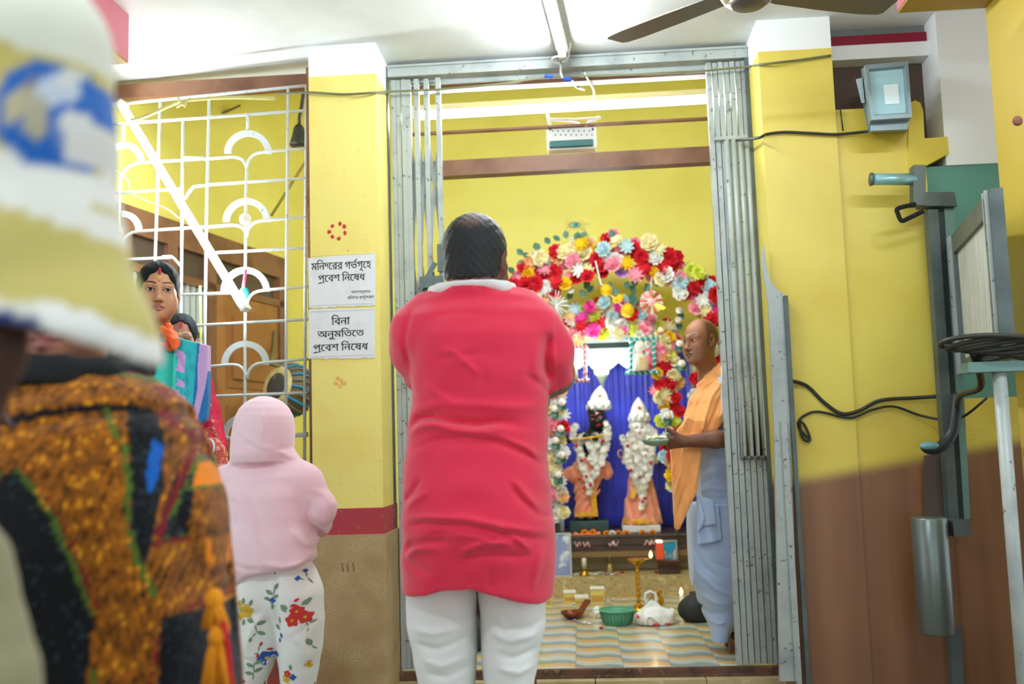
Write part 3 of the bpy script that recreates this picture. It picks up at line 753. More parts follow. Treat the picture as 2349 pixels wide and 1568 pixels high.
# ================================================================== ceiling fan
c = at(1716, -8, 3.12); t = thing('ceiling_fan', c, 'brown bladed ceiling fan with a grey motor near the yellow pillar', 'fan')
m_fan = mat('fan_brown_metal', '#6F675E', .45, .3); m_hub = mat('fan_hub_cream', '#B9B3A4', .3, .4)
part('motor', MB().lathe([(.0, -.030), (.055, -.026), (.078, -.012), (.092, .010), (.096, .04), (.085, .07), (.05, .09), (.02, .095)], c, None, 32), m_hub, t)
part('cap', MB().lathe([(.0, -.036), (.05, -.033), (.068, -.02)], c, None, 28), m_fan, t)
part('rod', MB().tube([c+V(0, 0, .09), c+V(0, 0, CEIL-c[2]-.03)], .011), m_hub, t)
part('canopy', MB().lathe([(.02, 0), (.05, .03), (.055, .05)], (c[0], c[1], CEIL-.05), None, 20), m_hub, t)
tip = atz(1480, 66, c[2]+.02); d0 = math.radians(140)
for k in range(3):
    a = d0+k*2*math.pi/3; d = V(math.cos(a), math.sin(a), 0); s_ = V(-d[1], d[0], -.12)
    L = .54; b = MB(); R = []
    for u, w in ((.09, .045), (.13, .058), (.30, .066), (.46, .066), (.525, .058), (L, .045)):
        q = c+d*u+V(0, 0, .02)
        R.append([q-s_*w, q+s_*w, q+s_*w+V(0, 0, .005), q-s_*w+V(0, 0, .005)])
    b.rings(R, None, False); part('blade', b, m_fan, t)

# ================================================================== notices on the pillar
m_paper = mat('white_paper', '#E4E6E4', .6, spots=[('#D3D6D2', 9, .5, .75)], bump=(14, .15))
m_ink = mat('black_ink', '#20211F', .6)
GLY = {}
def glyph(ch):
    "filled outline of one letter: list of (triangle list, points); and its width"
    if ch in GLY: return GLY[ch]
    cu = bpy.data.curves.new('letter', 'FONT'); cu.body = ch; cu.size = 1.0
    ob = bpy.data.objects.new('letter', cu); COL.objects.link(ob)
    dg = bpy.context.evaluated_depsgraph_get(); oe = ob.evaluated_get(dg); c = oe.to_curve(dg)
    loops = []
    for sp in c.splines:
        n = len(sp.bezier_points); P = []
        for k in range(n):
            a, b_ = sp.bezier_points[k], sp.bezier_points[(k+1) % n]
            q = [np.array(x[:2]) for x in (a.co, a.handle_right, b_.handle_left, b_.co)]
            for u in (0, .25, .5, .75): P.append((1-u)**3*q[0]+3*(1-u)**2*u*q[1]+3*(1-u)*u*u*q[2]+u**3*q[3])
        if len(P) > 2: loops.append(np.array(P))
    oe.to_curve_clear(); bpy.data.objects.remove(ob); bpy.data.curves.remove(cu)
    if not loops: GLY[ch] = ([], .25); return GLY[ch]
    out = []; al = np.concatenate(loops); z0, z1 = al[:, 1].min(), al[:, 1].max(); NR = max(8, int((z1-z0)*72)); dz = (z1-z0)/NR
    for r in range(NR):                                   # spans of ink on thin rows, by winding number
        zc = z0+(r+.5)*dz; X = []
        for P in loops:
            a = P; c2 = np.roll(P, -1, 0); up = (a[:, 1] <= zc) & (c2[:, 1] > zc); dn = (a[:, 1] > zc) & (c2[:, 1] <= zc)
            for m_, sg in ((up, 1), (dn, -1)):
                for q, w_ in zip(a[m_], c2[m_]): X.append((q[0]+(w_[0]-q[0])*(zc-q[1])/(w_[1]-q[1]), sg))
        X.sort(); wn = 0
        for k in range(len(X)-1):
            wn += X[k][1]
            if wn != 0 and X[k+1][0]-X[k][0] > 1e-4:
                out.append(([(0, 1, 2), (0, 2, 3)], np.array([(X[k][0], zc-dz/2), (X[k+1][0], zc-dz/2), (X[k+1][0], zc+dz/2), (X[k][0], zc+dz/2)])))
    w = max(P[:, 0].max() for P in loops)
    if ch == '\u09bf': w = .27
    GLY[ch] = (out, w); return GLY[ch]
def lettering(tokens, parent, px, py, wpx, hpx, m):
    "tokens in drawing order; '~ra' and '~reph' are the joined forms of ra drawn by pen"
    x = 0.0; F_ = []; last = (0, .6)
    for tk in tokens:
        if tk == ' ': x += .24; continue
        if tk == '~ra':
            a, w = last; F_.append(([(0, 1, 2), (0, 2, 3), (3, 2, 4), (3, 4, 5)], np.array([(a+.02, -.12), (a+w*.5, -.02), (a+w*.5, -.10), (a+.06, -.19), (a+w*.98, .02), (a+w*.98, -.07)]))); continue
        if tk == '~reph':
            a, w = last; F_.append(([(0, 1, 2), (0, 2, 3)], np.array([(a+w*.55, .66), (a+w*.92, .88), (a+w*1.0, .83), (a+w*.66, .62)]))); continue
        small = tk.startswith('-'); tk = tk.lstrip('-')
        g, w = glyph(tk)
        for tri, P in g:
            Q = P*(np.array([.75, .75])) + np.array([0, .16]) if small else P
            F_.append((tri, Q+np.array([x, 0])))
        if tk in '\u09c3\u09c1': continue
        last = (x, w); x += (w*.75 if small else w)-.012
    al = np.concatenate([P for _, P in F_]); lo, hi = al.min(0), al.max(0)
    c = at(px, py, YF); sx_ = wpx*YF/FPX/(hi[0]-lo[0]); sy_ = hpx*YF/FPX/(hi[1]-lo[1]); mb = MB(); dn = .0
    for dx in (-.014, .014):
        for tri, P in F_:
            mb.add([(c[0]+(q[0]+dx-(lo[0]+hi[0])/2)*sx_, YF-.0042-dx*.01, c[2]+(q[1]-(lo[1]+hi[1])/2)*sy_-(q[0]*sx_)*.0) for q in P], [tuple(t_) for t_ in tri])
    part('lettering', mb, m, parent)
YF = 4.04
def notice(name, corners, label, torn):
    P = [at(a, c, YF-.002) for a, c in corners]
    t = thing(name, (sum(p[0] for p in P)/4, YF-.003, min(p[2] for p in P)), label, 'notice', 'notices on the pillar')
    n = 24; b = MB(); rnd = random.Random(torn)
    top = [lerp(P[0], P[1], u) for u in np.linspace(0, 1, n)]; bot = [lerp(P[3], P[2], u)+V(0, 0, rnd.uniform(-.004, .003)) for u in np.linspace(0, 1, n)]
    vs = []
    for q, w in zip(top, bot):
        vs += [V(q[0], YF-.0034, q[2]), V(w[0], YF-.0034, w[2]), V(q[0], YF-.001, q[2]), V(w[0], YF-.001, w[2])]
    fs = []
    for i in range(n-1):
        a = 4*i; e = a+4; fs += [(a, a+1, e+1, e), (a+2, e+2, e+3, a+3), (a, e, e+2, a+2), (a+1, a+3, e+3, e+1)]
    b.add(vs, fs+[(0, 2, 3, 1), (4*n-4, 4*n-3, 4*n-1, 4*n-2)]); part('sheet', b, m_paper, t); return t
n1 = notice('paper_notice', [(707, 592), (861, 580), (861, 700), (709, 706)], 'white paper notice with two large lines of black lettering, the upper on the pillar', 3)
n2 = notice('paper_notice', [(708, 709), (860, 706), (860, 820), (708, 823)], 'white paper notice with three lines of black lettering, the lower of two on the pillar', 5)
for nt_, yy in ((n1, (587, 583)), (n1, (700, 697)), (n2, (714, 711)), (n2, (817, 815))):
    A, B = at(713, yy[0], YF), at(857, yy[1], YF); part('rule_line', MB().box((A[0], YF-.0042, (A[2]+B[2])/2-.0007), (B[0], YF-.0036, (A[2]+B[2])/2+.0007)), mat('grey_ink', '#B8BBB8', .6), nt_)

lettering(['\u09ae', '\u09bf', '\u09a8', '-\u09a6', '\u09c7', '\u09b0', '\u09b0', ' ', '\u0997', '\u09ad', '~reph', '\u0997', '\u09c3', '\u09c7', '\u09b9'], n1, 783, 609, 143, 31, m_ink)
lettering(['\u09aa', '~ra', '\u09c7', '\u09ac', '\u09b6', ' ', '\u09bf', '\u09a8', '\u09c7', '\u09b7', '\u09a7'], n1, 784, 636, 112, 27, m_ink)
m_inkg = mat('faded_ink', '#5C5E5C', .6)
lettering(['\u0986', '\u09c7', '\u09a6', '\u09b6', '\u09be', '\u09a8', '\u09c1', '\u09b8', '\u09be', '\u09c7', '\u09b0'], n1, 828, 670, 46, 8, m_inkg)
lettering(['\u09ae', '\u09bf', '\u09a8', '-\u09a6', '\u09b0', ' ', '\u0995', '\u09a4', '~reph', '\u09c3', '\u09aa', '\u0995', '-\u09b7'], n1, 828, 682, 63, 12, m_inkg)
lettering(['\u09bf', '\u09ac', '\u09a8', '\u09be'], n2, 782, 733, 44, 24, m_ink)
lettering(['\u0985', '\u09a8', '\u09c1', '\u09ae', '\u09bf', '\u09a4', '\u09c7', '\u09a4'], n2, 782, 765, 111, 27, m_ink)
lettering(['\u09aa', '~ra', '\u09c7', '\u09ac', '\u09b6', ' ', '\u09bf', '\u09a8', '\u09c7', '\u09b7', '\u09a7'], n2, 782, 795, 130, 27, m_ink)
# vermilion finger marks on the pillar
m_verm = mat('vermilion', '#C23440', .8)
def daub(mb, px, py, r, rnd):
    c = at(px, py, YF-.0015); n = 9
    vs = [(c[0], c[1]-.0012, c[2])]+[(c[0]+r*(1+rnd.uniform(-.35, .35))*math.cos(2*math.pi*k/n), c[1], c[2]+r*(1+rnd.uniform(-.35, .35))*math.sin(2*math.pi*k/n)) for k in range(n)]
    mb.add(vs, [(0, 1+(k+1) % n, 1+k) for k in range(n)])
rnd = random.Random(8); b = MB()
for a, c in ((763, 518), (780, 513), (789, 519), (791, 534), (777, 547), (763, 543), (755, 532)): daub(b, a, c, .0085, rnd)
for a, c in ((799, 574),): daub(b, a, c, .003, rnd)
solo('dot_pattern', b, m_verm, 'ring of vermilion finger dabs on the pale yellow pillar above the notices', 'paint mark')
b = MB()
for a, c in ((776, 866), (784, 872), (790, 878), (772, 878), (781, 884)): daub(b, a, c, .008, rnd)
solo('dot_pattern', b, mat('faint_orange', '#EDB765', .8), 'faint orange dabs on the pale yellow pillar below the notices', 'paint mark')
b = MB(); YF = 4.026
for a, c in ((785, 1302), (797, 1301), (810, 1300)):
    for k in range(4): daub(b, a+k*.6, c-8+k*5, .004, rnd)
solo('dot_pattern', b, mat('dull_maroon', '#8A5A4A', .8), 'three dull maroon finger streaks on the stone chip base of the pillar', 'paint mark')
YF = 4.04
# ================================================================== people: shared shapes
def skin(name, hx, dark): return mat(name, hx, .5, vcol=True, spec=.35, sss=.04, bump=(140, .05))
def head_shape(f, o, R, sc=1.0, wide=1.0, ears=True, jaw=1.0, nose=1.0, neck=(0, -.045, -.21), neck_r=.052):
    f.frame(o, R, sc); w = wide
    f.ell((0, -.012, .030), (.074*w, .094, .088), 0)
    f.ell((0, .024, -.035), (.061*w, .060, .078), .03)
    f.ell((0, .030, -.074), (.050*w*jaw, .048, .038), .03)
    f.ell((0, .071, -.099), (.019, .015, .014), .03)
    for s in (-1, 1):
        f.ell((s*.038*w, .056, -.030), (.024, .022, .022), .03)
        f.ell((s*.034*w*jaw, .046, -.062), (.024, .024, .026), .03)
        f.cap((s*.010, .083, .016), (s*.046*w, .066, .018), .0085, .007, .018)
        f.ell((s*.031*w, .090, -.001), (.017, .016, .0105), .014, 's')
        f.ell((s*.031*w, .0685, -.0015), (.0165, .0125, .0118), .003)
        f.cap((s*.016*w, .0795, .0035), (s*.031*w, .0835, .0075), .0026, .003, .004); f.cap((s*.031*w, .0835, .0075), (s*.047*w, .0745, .0025), .003, .0022, .004)
        f.cap((s*.017*w, .0775, -.009), (s*.045*w, .0735, -.009), .0026, .0022, .006)
    f.cap((0, .082, .010), (0, .100*nose, -.034), .0068, .0095, .013)
    f.ell((0, .103*nose, -.037), (.0115, .0105, .0095), .008)
    for s in (-1, 1):
        f.ell((s*.0125, .092*nose, -.040), (.0085, .0095, .0075), .007)
        f.ell((s*.006, .099*nose, -.0475), (.0036, .005, .003), .002, 's')
    f.path([(-.025*w, .076, -.0665), (-.010, .0885, -.0625), (0, .0905, -.0638), (.010, .0885, -.0625), (.025*w, .076, -.0665)], [.003, .0055, .005, .0055, .003], .006)
    f.path([(-.021*w, .077, -.0705), (0, .0895, -.0745), (.021*w, .077, -.0705)], [.0038, .0066, .0038], .006)
    f.path([(-.026*w, .080, -.0675), (0, .099, -.0688), (.026*w, .080, -.0675)], [.0016, .0018, .0016], .003, 's')
    f.cap((0, .097, -.052), (0, .096, -.057), .0022, .003, .004, 's')
    if ears:
        for s in (-1, 1):
            M = np.array([[math.cos(.35*s), math.sin(.35*s), 0], [-math.sin(.35*s), math.cos(.35*s), 0], [0, 0, 1]])
            f.ell((s*.075*w, -.012, -.004), (.009, .019, .031), .008, 'u', M)
            f.ell((s*.081*w, -.004, .000), (.006, .009, .017), .006, 's', M)
            f.ell((s*.073*w, -.004, -.030), (.007, .009, .010), .006)
    f.cap((0, -.014, -.055), neck, neck_r, neck_r*1.08, .035)
    f.frame()
def head_paint(v, o, R, sc, base, lip, wide=1.0, brow='#1A120E', hair=None, eyes=True, shade=None, bindi=None, browt=1.0, gaze=0.0):
    "colours of a face: skin, lips, brows, eyes, cropped hair, plus painted-in light and shade"
    p = (v-o)@R/sc; x, y, z = p[:, 0], p[:, 1], p[:, 2]; w = wide
    L = lambda h: np.array(lin(h)[:3])
    c = np.tile(L(base), (len(v), 1)).astype(float)
    def put(mask, col, a=1.0):
        if mask.dtype == bool: c[mask] = c[mask]*(1-a)+L(col)*a
        else: w_ = (np.clip(mask, 0, 1)*a)[:, None]; c[:] = c*(1-w_)+L(col)*w_
    if shade:
        for m_, hx, a in shade(x, y, z): put(m_, hx, a)
    f = y > .045
    put(f & (np.abs(x) < .026*w) & (z > -.081) & (z < -.0575+.004*np.clip(1-np.abs(x)/.02, 0, 1)) & (np.abs(z+.069) < .0125*(1-(x/(.0275*w))**2)), lip, .8)
    ax = np.abs(x)
    zb = .0235+.006*np.sin(np.clip((ax-.012)/.04, 0, 1)*2.6)
    put(f & (ax > .011) & (ax < .052*w) & (np.abs(z-zb) < .0038*browt*np.clip((.056*w-ax)/.02, .3, 1)), brow, .88)
    if eyes:
        ex = (ax-.031*w)/.0145; h = .0052*(1-ex**2)
        e = (np.abs(ex) < 1) & (z < h*1.0) & (z > -h*.85) & f
        put(e, '#E4DDD4'); xi = (x-gaze*.004); ix = np.abs(xi)-.031*w if False else np.where(x > 0, x-.031*w, x+.031*w)-gaze*.005
        put(e & (np.hypot(ix, (z-.0008)) < .0062), '#1C0F0A')
        put(f & (np.abs(ex) < 1.15) & (np.abs(z-h*1.05-.0004) < .0017) & (z > -.002), '#1A0F0B')
        put(f & (np.abs(ex) < 1.0) & (np.abs(z+h*.92) < .0010) & (z < 0), '#5A3A2C', .7)
    put(f & (ax > .003) & (ax < .0105) & (np.abs(z+.047) < .0022) & (y > .088), '#2A1610', .8)
    if bindi:
        for bx, bz, br, hx, a in bindi: put(f & (np.hypot(x-bx, (z-bz)) < br), hx, a)
    if hair is not None: 
        m_, hx, a = hair(x, y, z); put(m_, hx, a)
    return c
def hand_shape(f, wr, R, sc, curls, spread=(.20, .06, -.06, -.2), thumb=None, k=.006):
    "R columns: across the palm (thumb side), along the fingers, out of the back of the hand"
    f.frame(wr, R, sc)
    kn = [(.028, .088, .002), (.009, .093, .004), (-.010, .089, .003), (-.027, .080, .0)]
    for i, q in enumerate(kn): f.cap((.016-.010*i, .0, 0), q, .0145, .0115, .014, 'u', ((0, 0, 1), .85))
    f.cap((.010, .02, -.006), (-.012, .06, -.006), .014, .014, .012)
    LN = [(.042, .025, .020), (.047, .029, .021), (.044, .027, .020), (.034, .021, .018)]
    for i, q in enumerate(kn):
        p = np.array(q); a = 0.0; sd = math.sin(spread[i]); r = [.0092, .0085, .0077, .0066] if i < 3 else [.0078, .0072, .0066, .0058]
        for j in range(3):
            a += curls[i][j]; d = np.array([sd, math.cos(a), -math.sin(a)]); d /= np.linalg.norm(d)
            e = p+d*LN[i][j]; f.cap(p, e, r[j], r[j+1], k if j else .008); p = e
    th = thumb or [(.020, .018, -.006), (.046, .046, -.016), (.060, .076, -.022), (.066, .100, -.024)]
    f.path(th, [.0145, .0115, .0100, .0078], .009)
    f.frame()
def basis(fw, up):
    "columns: side, forward, up-ish"
    y = np.array(fw, float); y /= np.linalg.norm(y); z = np.array(up, float); z = z-y*(z@y); z /= np.linalg.norm(z); x = np.cross(y, z)
    return np.stack([x, y, z], 1)
def noise3(seed, n=7, f0=6, f1=22):
    r = random.Random(seed); T = [(r.uniform(f0, f1), r.uniform(-1, 1), r.uniform(-1, 1), r.uniform(-1, 1), r.uniform(0, 6.28)) for _ in range(n)]
    def fn(X, Y, Z):
        s = 0
        for f, a, b_, c, ph in T: s = s+np.sin(f*(a*X+b_*Y+c*Z)+ph)
        return s/n
    return fn
def feet(f, x, y, z, fw, L=.25, r=.032):
    d = V(math.cos(fw), math.sin(fw), 0); s_ = V(-d[1], d[0], 0)
    f.cap(V(x, y, z+.10), V(x, y, z+.05), .034, .036, .02); f.cap(V(x, y, z+.035)-d*.04, V(x, y, z+.04)+d*.02, .032, .036, .02)
    f.cap(V(x, y, z+.045)+d*.02, V(x, y, z+.022)+d*(L*.55), .034, .024, .02, 'u', (s_, 1.25))
    for i in range(5): f.cap(V(x, y, z+.018)+d*(L*.55)+s_*(i-2)*.016, V(x, y, z+.011)+d*(L*(.74-.012*abs(i-1)))+s_*(i-2)*.018, .012, .0095 if i else .012, .006)

# ================================================================== man in the crimson kurta
Y0 = 2.50
pm = thing('person', (at(1088, 1000, Y0)[0], Y0, 0), 'person seen from behind in crimson kurta and white trousers, hands raised before the shrine', 'person')
sk_man = skin('skin_deep_brown', '#6E4433', None)
P0 = lambda a, c, Y=Y0: at(a, c, Y)
ho = P0(1090, 495)-V(0, .0, .120); hR = rotm(-.20, -.06)
fh = Fld(ho-V(.12, .14, .30), ho+V(.12, .16, .16), .003)
head_shape(fh, ho, hR, 1.0, 1.02, neck=(0, -.012, -.20), neck_r=.058, jaw=1.1)
fh.frame(ho, hR); fh.ell((0, -.066, -.055), (.055, .03, .035), .03); fh.frame()
shL, shR = P0(968, 752), P0(1222, 748); elL, elR = P0(948, 838)+V(.0, .10, 0), P0(1272, 856)+V(0, .10, .0)
hc = P0(1090, 690, 2.84)
fa = Fld(V(ho[0]-.35, 2.40, 1.10), V(ho[0]+.35, 3.05, 1.72), .0045)
for el, s in ((elL, -1), (elR, 1)):
    wr = hc+V(s*.022, -.02, -.09)
    fa.cap(el+V(0, -.03, .05), el, .050, .045, .02); fa.cap(el, lerp(el, wr, .35), .046, .045, .02); fa.cap(lerp(el, wr, .35), wr, .045, .028, .02)
    hand_shape(fa, wr, basis((0, .10, 1), (s, 0, 0)) if s > 0 else basis((0, .10, 1), (s, 0, 0)), 1.0, [(.05, .05, .05)]*4, thumb=[(.018*(1), .018, -.006), (.034, .046, -.012), (.040, .07, -.010), (.040, .094, -.008)] if s < 0 else [(-.018, .018, -.006), (-.034, .046, -.012), (-.040, .07, -.010), (-.040, .094, -.008)])
fl_ = Fld(V(ho[0]-.28, 2.28, -.0), V(ho[0]+.28, 2.85, 1.5), .008)
pelv = P0(1092, 1290); knL, knR = P0(1020, 1545), P0(1170, 1545); ft = [V(knL[0]-.02, 2.5, 0), V(knR[0]+.02, 2.52, 0)]
for kn, f_, hp in ((knL, ft[0], P0(1020, 1320)), (knR, ft[1], P0(1165, 1320))):
    fl_.cap(hp, kn, .08, .058, .03); fl_.cap(kn, f_+V(0, 0, .09), .060, .038, .03); feet(fl_, f_[0], f_[1], 0, math.pi/2)
fl_.cap(P0(1092, 1240), P0(1090, 900), .09, .10, .05); fl_.cap(P0(1090, 900), P0(1090, 720), .10, .07, .05)
L_ = lambda h: np.array(lin(h)[:3])
def man_col(v):
    def hr(x, y, z): return ((z < -.5), '#111111', 0)
    c = head_paint(v, ho, hR, 1.0, '#6B4030', '#5A2F28', 1.02)
    return c
solid('body', [fh, fa, fl_], sk_man, pm, man_col)
# hair: cropped cap with a thin crown
fhair = Fld(ho-V(.11, .13, .15), ho+V(.11, .13, .15), .003)
fhair.frame(ho, hR); fhair.ell((0, -.014, .030), (.0795*1.02, .0985, .0925), 0); fhair.ell((0, -.05, -.045), (.066, .052, .060), .035)
Rl = hR; 
def hair_cut(X, Y, Z):
    x = (X-ho[0])*Rl[0, 0]+(Y-ho[1])*Rl[1, 0]+(Z-ho[2])*Rl[2, 0]; y = (X-ho[0])*Rl[0, 1]+(Y-ho[1])*Rl[1, 1]+(Z-ho[2])*Rl[2, 1]; z = (X-ho[0])*Rl[0, 2]+(Y-ho[1])*Rl[1, 2]+(Z-ho[2])*Rl[2, 2]
    hl = np.where(y < .0, -.048-.02*np.clip(-y/.1, 0, 1), np.where(y < .03, -.03+y*1.6, .018+(y-.03)*1.3))
    return hl-z
fhair.frame(); fhair.cut(hair_cut, .012); fhair.wave(lambda X, Y, Z: .0012*np.sin(260*X+40*Z)*np.sin(210*Z+90*Y))
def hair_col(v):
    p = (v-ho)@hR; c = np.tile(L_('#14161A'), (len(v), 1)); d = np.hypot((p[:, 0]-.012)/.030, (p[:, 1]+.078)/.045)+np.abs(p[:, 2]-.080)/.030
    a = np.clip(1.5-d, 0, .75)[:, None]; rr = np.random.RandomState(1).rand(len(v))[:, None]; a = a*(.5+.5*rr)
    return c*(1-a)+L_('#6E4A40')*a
solid('hair', fhair, mat('black_hair', '#14161A', .45, vcol=True, bump=(220, .5)), pm, hair_col)
# white cloth round the neck
fc = Fld(ho+V(-.22, -.2, -.32), ho+V(.22, .25, -.06), .004)
ring = [P0(1085, 634, 2.404), P0(1048, 636, 2.408), P0(1018, 647, 2.43), P0(998, 664, 2.47), P0(1012, 690, 2.56), P0(1060, 720, 2.60), P0(1110, 722, 2.60), P0(1156, 692, 2.56), P0(1170, 664, 2.47), P0(1150, 646, 2.43), P0(1122, 636, 2.408), P0(1085, 634, 2.404)]
for i in range(len(ring)-1):
    fc.cap(ring[i]+V(0, 0, .010), ring[i+1]+V(0, 0, .010), .013, .013, .006); fc.cap(ring[i]-V(0, 0, .010), ring[i+1]-V(0, 0, .010), .018, .018, .010)
m_white = mat('white_cotton', '#EFF1EE', .8, bump=(300, .06), sheen=.2)
solid('neck_cloth', fc, m_white, pm)
# kurta
def S(py, pl, pr, dep, cy=Y0):
    a, b_ = P0(pl, py), P0(pr, py); return ((a[2]+b_[2])/2, (a[0]+b_[0])/2, cy, (b_[0]-a[0])/2, dep)
lo = P0(860, 1420)-V(0, .28, 0); hi = P0(1360, 600)+V(0, .30, 0)
fk = Fld((lo[0], 2.2, lo[2]), (hi[0], 2.78, hi[2]), .005)
secs = [S(1400, 940, 1268, .175, 2.50), S(1340, 930, 1272, .19, 2.49), S(1270, 928, 1276, .20, 2.49), S(1200, 931, 1270, .21, 2.485), S(1120, 931, 1262, .20, 2.49), S(1050, 934, 1256, .185, 2.50), S(980, 938, 1257, .172, 2.51), S(920, 948, 1258, .17, 2.51), S(850, 950, 1260, .17, 2.505), S(780, 940, 1262, .16, 2.50), S(730, 942, 1248, .135, 2.50), S(695, 985, 1205, .105, 2.50), S(672, 1016, 1160, .088, 2.49), S(652, 1028, 1136, .078, 2.485), S(640, 1030, 1130, .076, 2.485)]
fk.loft(secs, 0, 'u', 2.5)
fk.cap(P0(1005, 722), P0(972, 770), .072, .078, .05); fk.cap(P0(1182, 718), P0(1215, 765), .072, .078, .05)
fk.cap(P0(972, 770), P0(958, 805)+V(0, .03, 0), .078, .068, .04); fk.cap(P0(958, 805)+V(0, .03, 0), P0(956, 845)+V(0, .11, 0), .064, .058, .03)
slv = P0(1272, 862)+V(0, .055, -.0)
fk.cap(P0(1215, 765), P0(1250, 805)+V(0, .015, 0), .078, .068, .03); fk.cap(P0(1250, 805)+V(0, .015, 0), slv+V(0, .02, -.02), .062, .050, .03)
# collar band standing at the back of the neck
fk.path([P0(1032, 664, 2.43), P0(1050, 659, 2.408), P0(1085, 657, 2.402), P0(1114, 658, 2.408), P0(1130, 663, 2.43)], [.011]*5, .012, 'u', ((0, 0, 1), 1.5))
nz = noise3(3); nzf = noise3(5, 8, 20, 60); fk.wave(lambda X, Y, Z: .0035*nz(X, Y, Z)+.0022*nzf(X, Y, Z*1.6)+.0010*np.sin(60*Z+8*np.sin(9*X)))
def F_(pts, amp, w): fk.bump([P0(a, c, 2.40) for a, c in pts], amp*1.35, w*.9, (1, 0, 1), (2.2, 2.5))
for pts, amp, w in [
    ([(930, 985), (965, 958), (1000, 955), (1045, 966), (1095, 973), (1145, 967), (1200, 972)], -.013, .010), ([(935, 1003), (970, 978), (1005, 974), (1050, 986), (1100, 992), (1150, 986), (1230, 1000)], .012, .012),
    ([(940, 1035), (1000, 1010), (1070, 1004), (1140, 1010), (1210, 1040), (1250, 1070)], -.006, .008), ([(1100, 996), (1160, 1003), (1215, 1028), (1245, 1060)], .006, .008),
    ([(950, 945), (1010, 928), (1080, 930), (1180, 936), (1255, 930)], .006, .012),
    ([(985, 730), (1050, 720), (1120, 722)], -.003, .008), ([(1005, 800), (1050, 815), (1085, 845), (1105, 865)], .005, .008), ([(1000, 830), (1060, 822), (1120, 812)], -.003, .008),
    ([(975, 880), (1010, 905), (1045, 925)], .005, .008), ([(1150, 800), (1120, 850), (1110, 900)], -.003, .014), ([(1260, 760), (1250, 810), (1258, 870)], -.012, .012), ([(1238, 780), (1225, 830), (1240, 880)], .004, .010),
    ([(1200, 860), (1240, 880), (1262, 905)], -.004, .008),
    ([(935, 1188), (990, 1178), (1080, 1180), (1170, 1198), (1275, 1222)], .007, .008), ([(935, 1203), (990, 1193), (1080, 1196), (1170, 1212), (1265, 1238)], -.006, .007),
    ([(930, 1262), (955, 1238), (1000, 1232), (1060, 1234)], -.008, .007), ([(935, 1275), (970, 1250), (1030, 1247)], .006, .007), ([(1060, 1262), (1100, 1240), (1150, 1232), (1190, 1240)], .007, .008), ([(1075, 1272), (1130, 1262), (1222, 1266)], -.006, .006),
    ([(1180, 1092), (1210, 1130), (1242, 1165)], .006, .008), ([(1170, 1100), (1200, 1140), (1235, 1176), (1275, 1188)], -.004, .007), ([(1140, 1190), (1190, 1222), (1225, 1258)], .006, .007), ([(1050, 1215), (1110, 1222), (1160, 1240)], .004, .006),
    ([(930, 1150), (955, 1125), (980, 1090)], -.007, .008), ([(935, 1165), (965, 1142), (1000, 1120)], .005, .008), ([(930, 1280), (980, 1300), (1010, 1305)], -.004, .007), ([(1135, 1290), (1132, 1340)], -.004, .006), ([(1090, 1305), (1094, 1330)], -.004, .006), ([(1245, 1250), (1235, 1300), (1222, 1350)], .005, .008),
    ([(1000, 1215), (1045, 1212)], -.004, .005), ([(1010, 1222), (1040, 1226)], -.004, .004), ([(940, 700), (925, 780), (935, 850)], -.006, .010)]: F_(pts, amp, w)
hem = [(900, 1362), (940, 1352), (958, 1350), (1000, 1342), (1040, 1329), (1095, 1325), (1150, 1340), (1200, 1357), (1240, 1367), (1262, 1364), (1320, 1355)]
hx_ = np.array([P0(a, c)[0] for a, c in hem]); hz_ = np.array([P0(a, c)[2] for a, c in hem])
def hemf(X, Y, Z): return np.interp(X, hx_, hz_)+np.where(Y > 2.5, .03, 0)-Z
fk.cut(hemf); fk.cut(lambda X, Y, Z: Z-P0(1085, 657)[2]+(Y-2.41)*.25)
# hollow inside of the hem
fk.shell(.012, lambda X, Y, Z: Z-P0(1090, 1230)[2])
# sleeve mouth
sd = V(.18, .62, -.76); sd /= np.linalg.norm(sd); sc0 = slv+sd*.026
xe = P0(1259, 880)[0]; fk.cut(lambda X, Y, Z: np.where((X > xe) & (Z < P0(1283, 800)[2]) & (Z > sc0[2]-.12), (X-sc0[0])*sd[0]+(Y-sc0[1])*sd[1]+(Z-sc0[2])*sd[2], -1.0))
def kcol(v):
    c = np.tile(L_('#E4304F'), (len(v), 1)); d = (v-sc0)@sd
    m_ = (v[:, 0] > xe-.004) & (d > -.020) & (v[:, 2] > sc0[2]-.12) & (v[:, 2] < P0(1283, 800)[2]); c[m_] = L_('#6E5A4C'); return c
m_kurta = mat('crimson_cotton', '#E4304F', .75, vcol=True, sheen=.35, bump=(260, .05), spec=.2)
solid('kurta', fk, m_kurta, pm, kcol, 2)
# trousers
ft_ = Fld(P0(905, 1700)*V(1, 0, 0)+V(0, 2.25, .04), P0(1285, 1290)*V(1, 0, 1)+V(0, 2.80, 0), .006)
def S2(py, pl, pr, dep, cy=Y0): return S(py, pl, pr, dep, cy)
ft_.loft([S2(2020, 985, 1060, .05), S2(1800, 970, 1078, .075), S2(1568, 962, 1090, .088), S2(1500, 948, 1092, .098), S2(1430, 935, 1094, .108), S2(1360, 934, 1096, .118), S2(1280, 940, 1100, .12)], 0, 'u', 2.2)
ft_.loft([S2(2020, 1130, 1210, .05), S2(1800, 1122, 1220, .075), S2(1568, 1112, 1228, .088), S2(1500, 1106, 1236, .098), S2(1430, 1102, 1252, .108), S2(1360, 1099, 1252, .118), S2(1280, 1096, 1250, .12)], .012, 'u', 2.2)
nz2 = noise3(9, 8, 14, 40); ft_.wave(lambda X, Y, Z: .004*nz2(X, Y, Z*1.8))
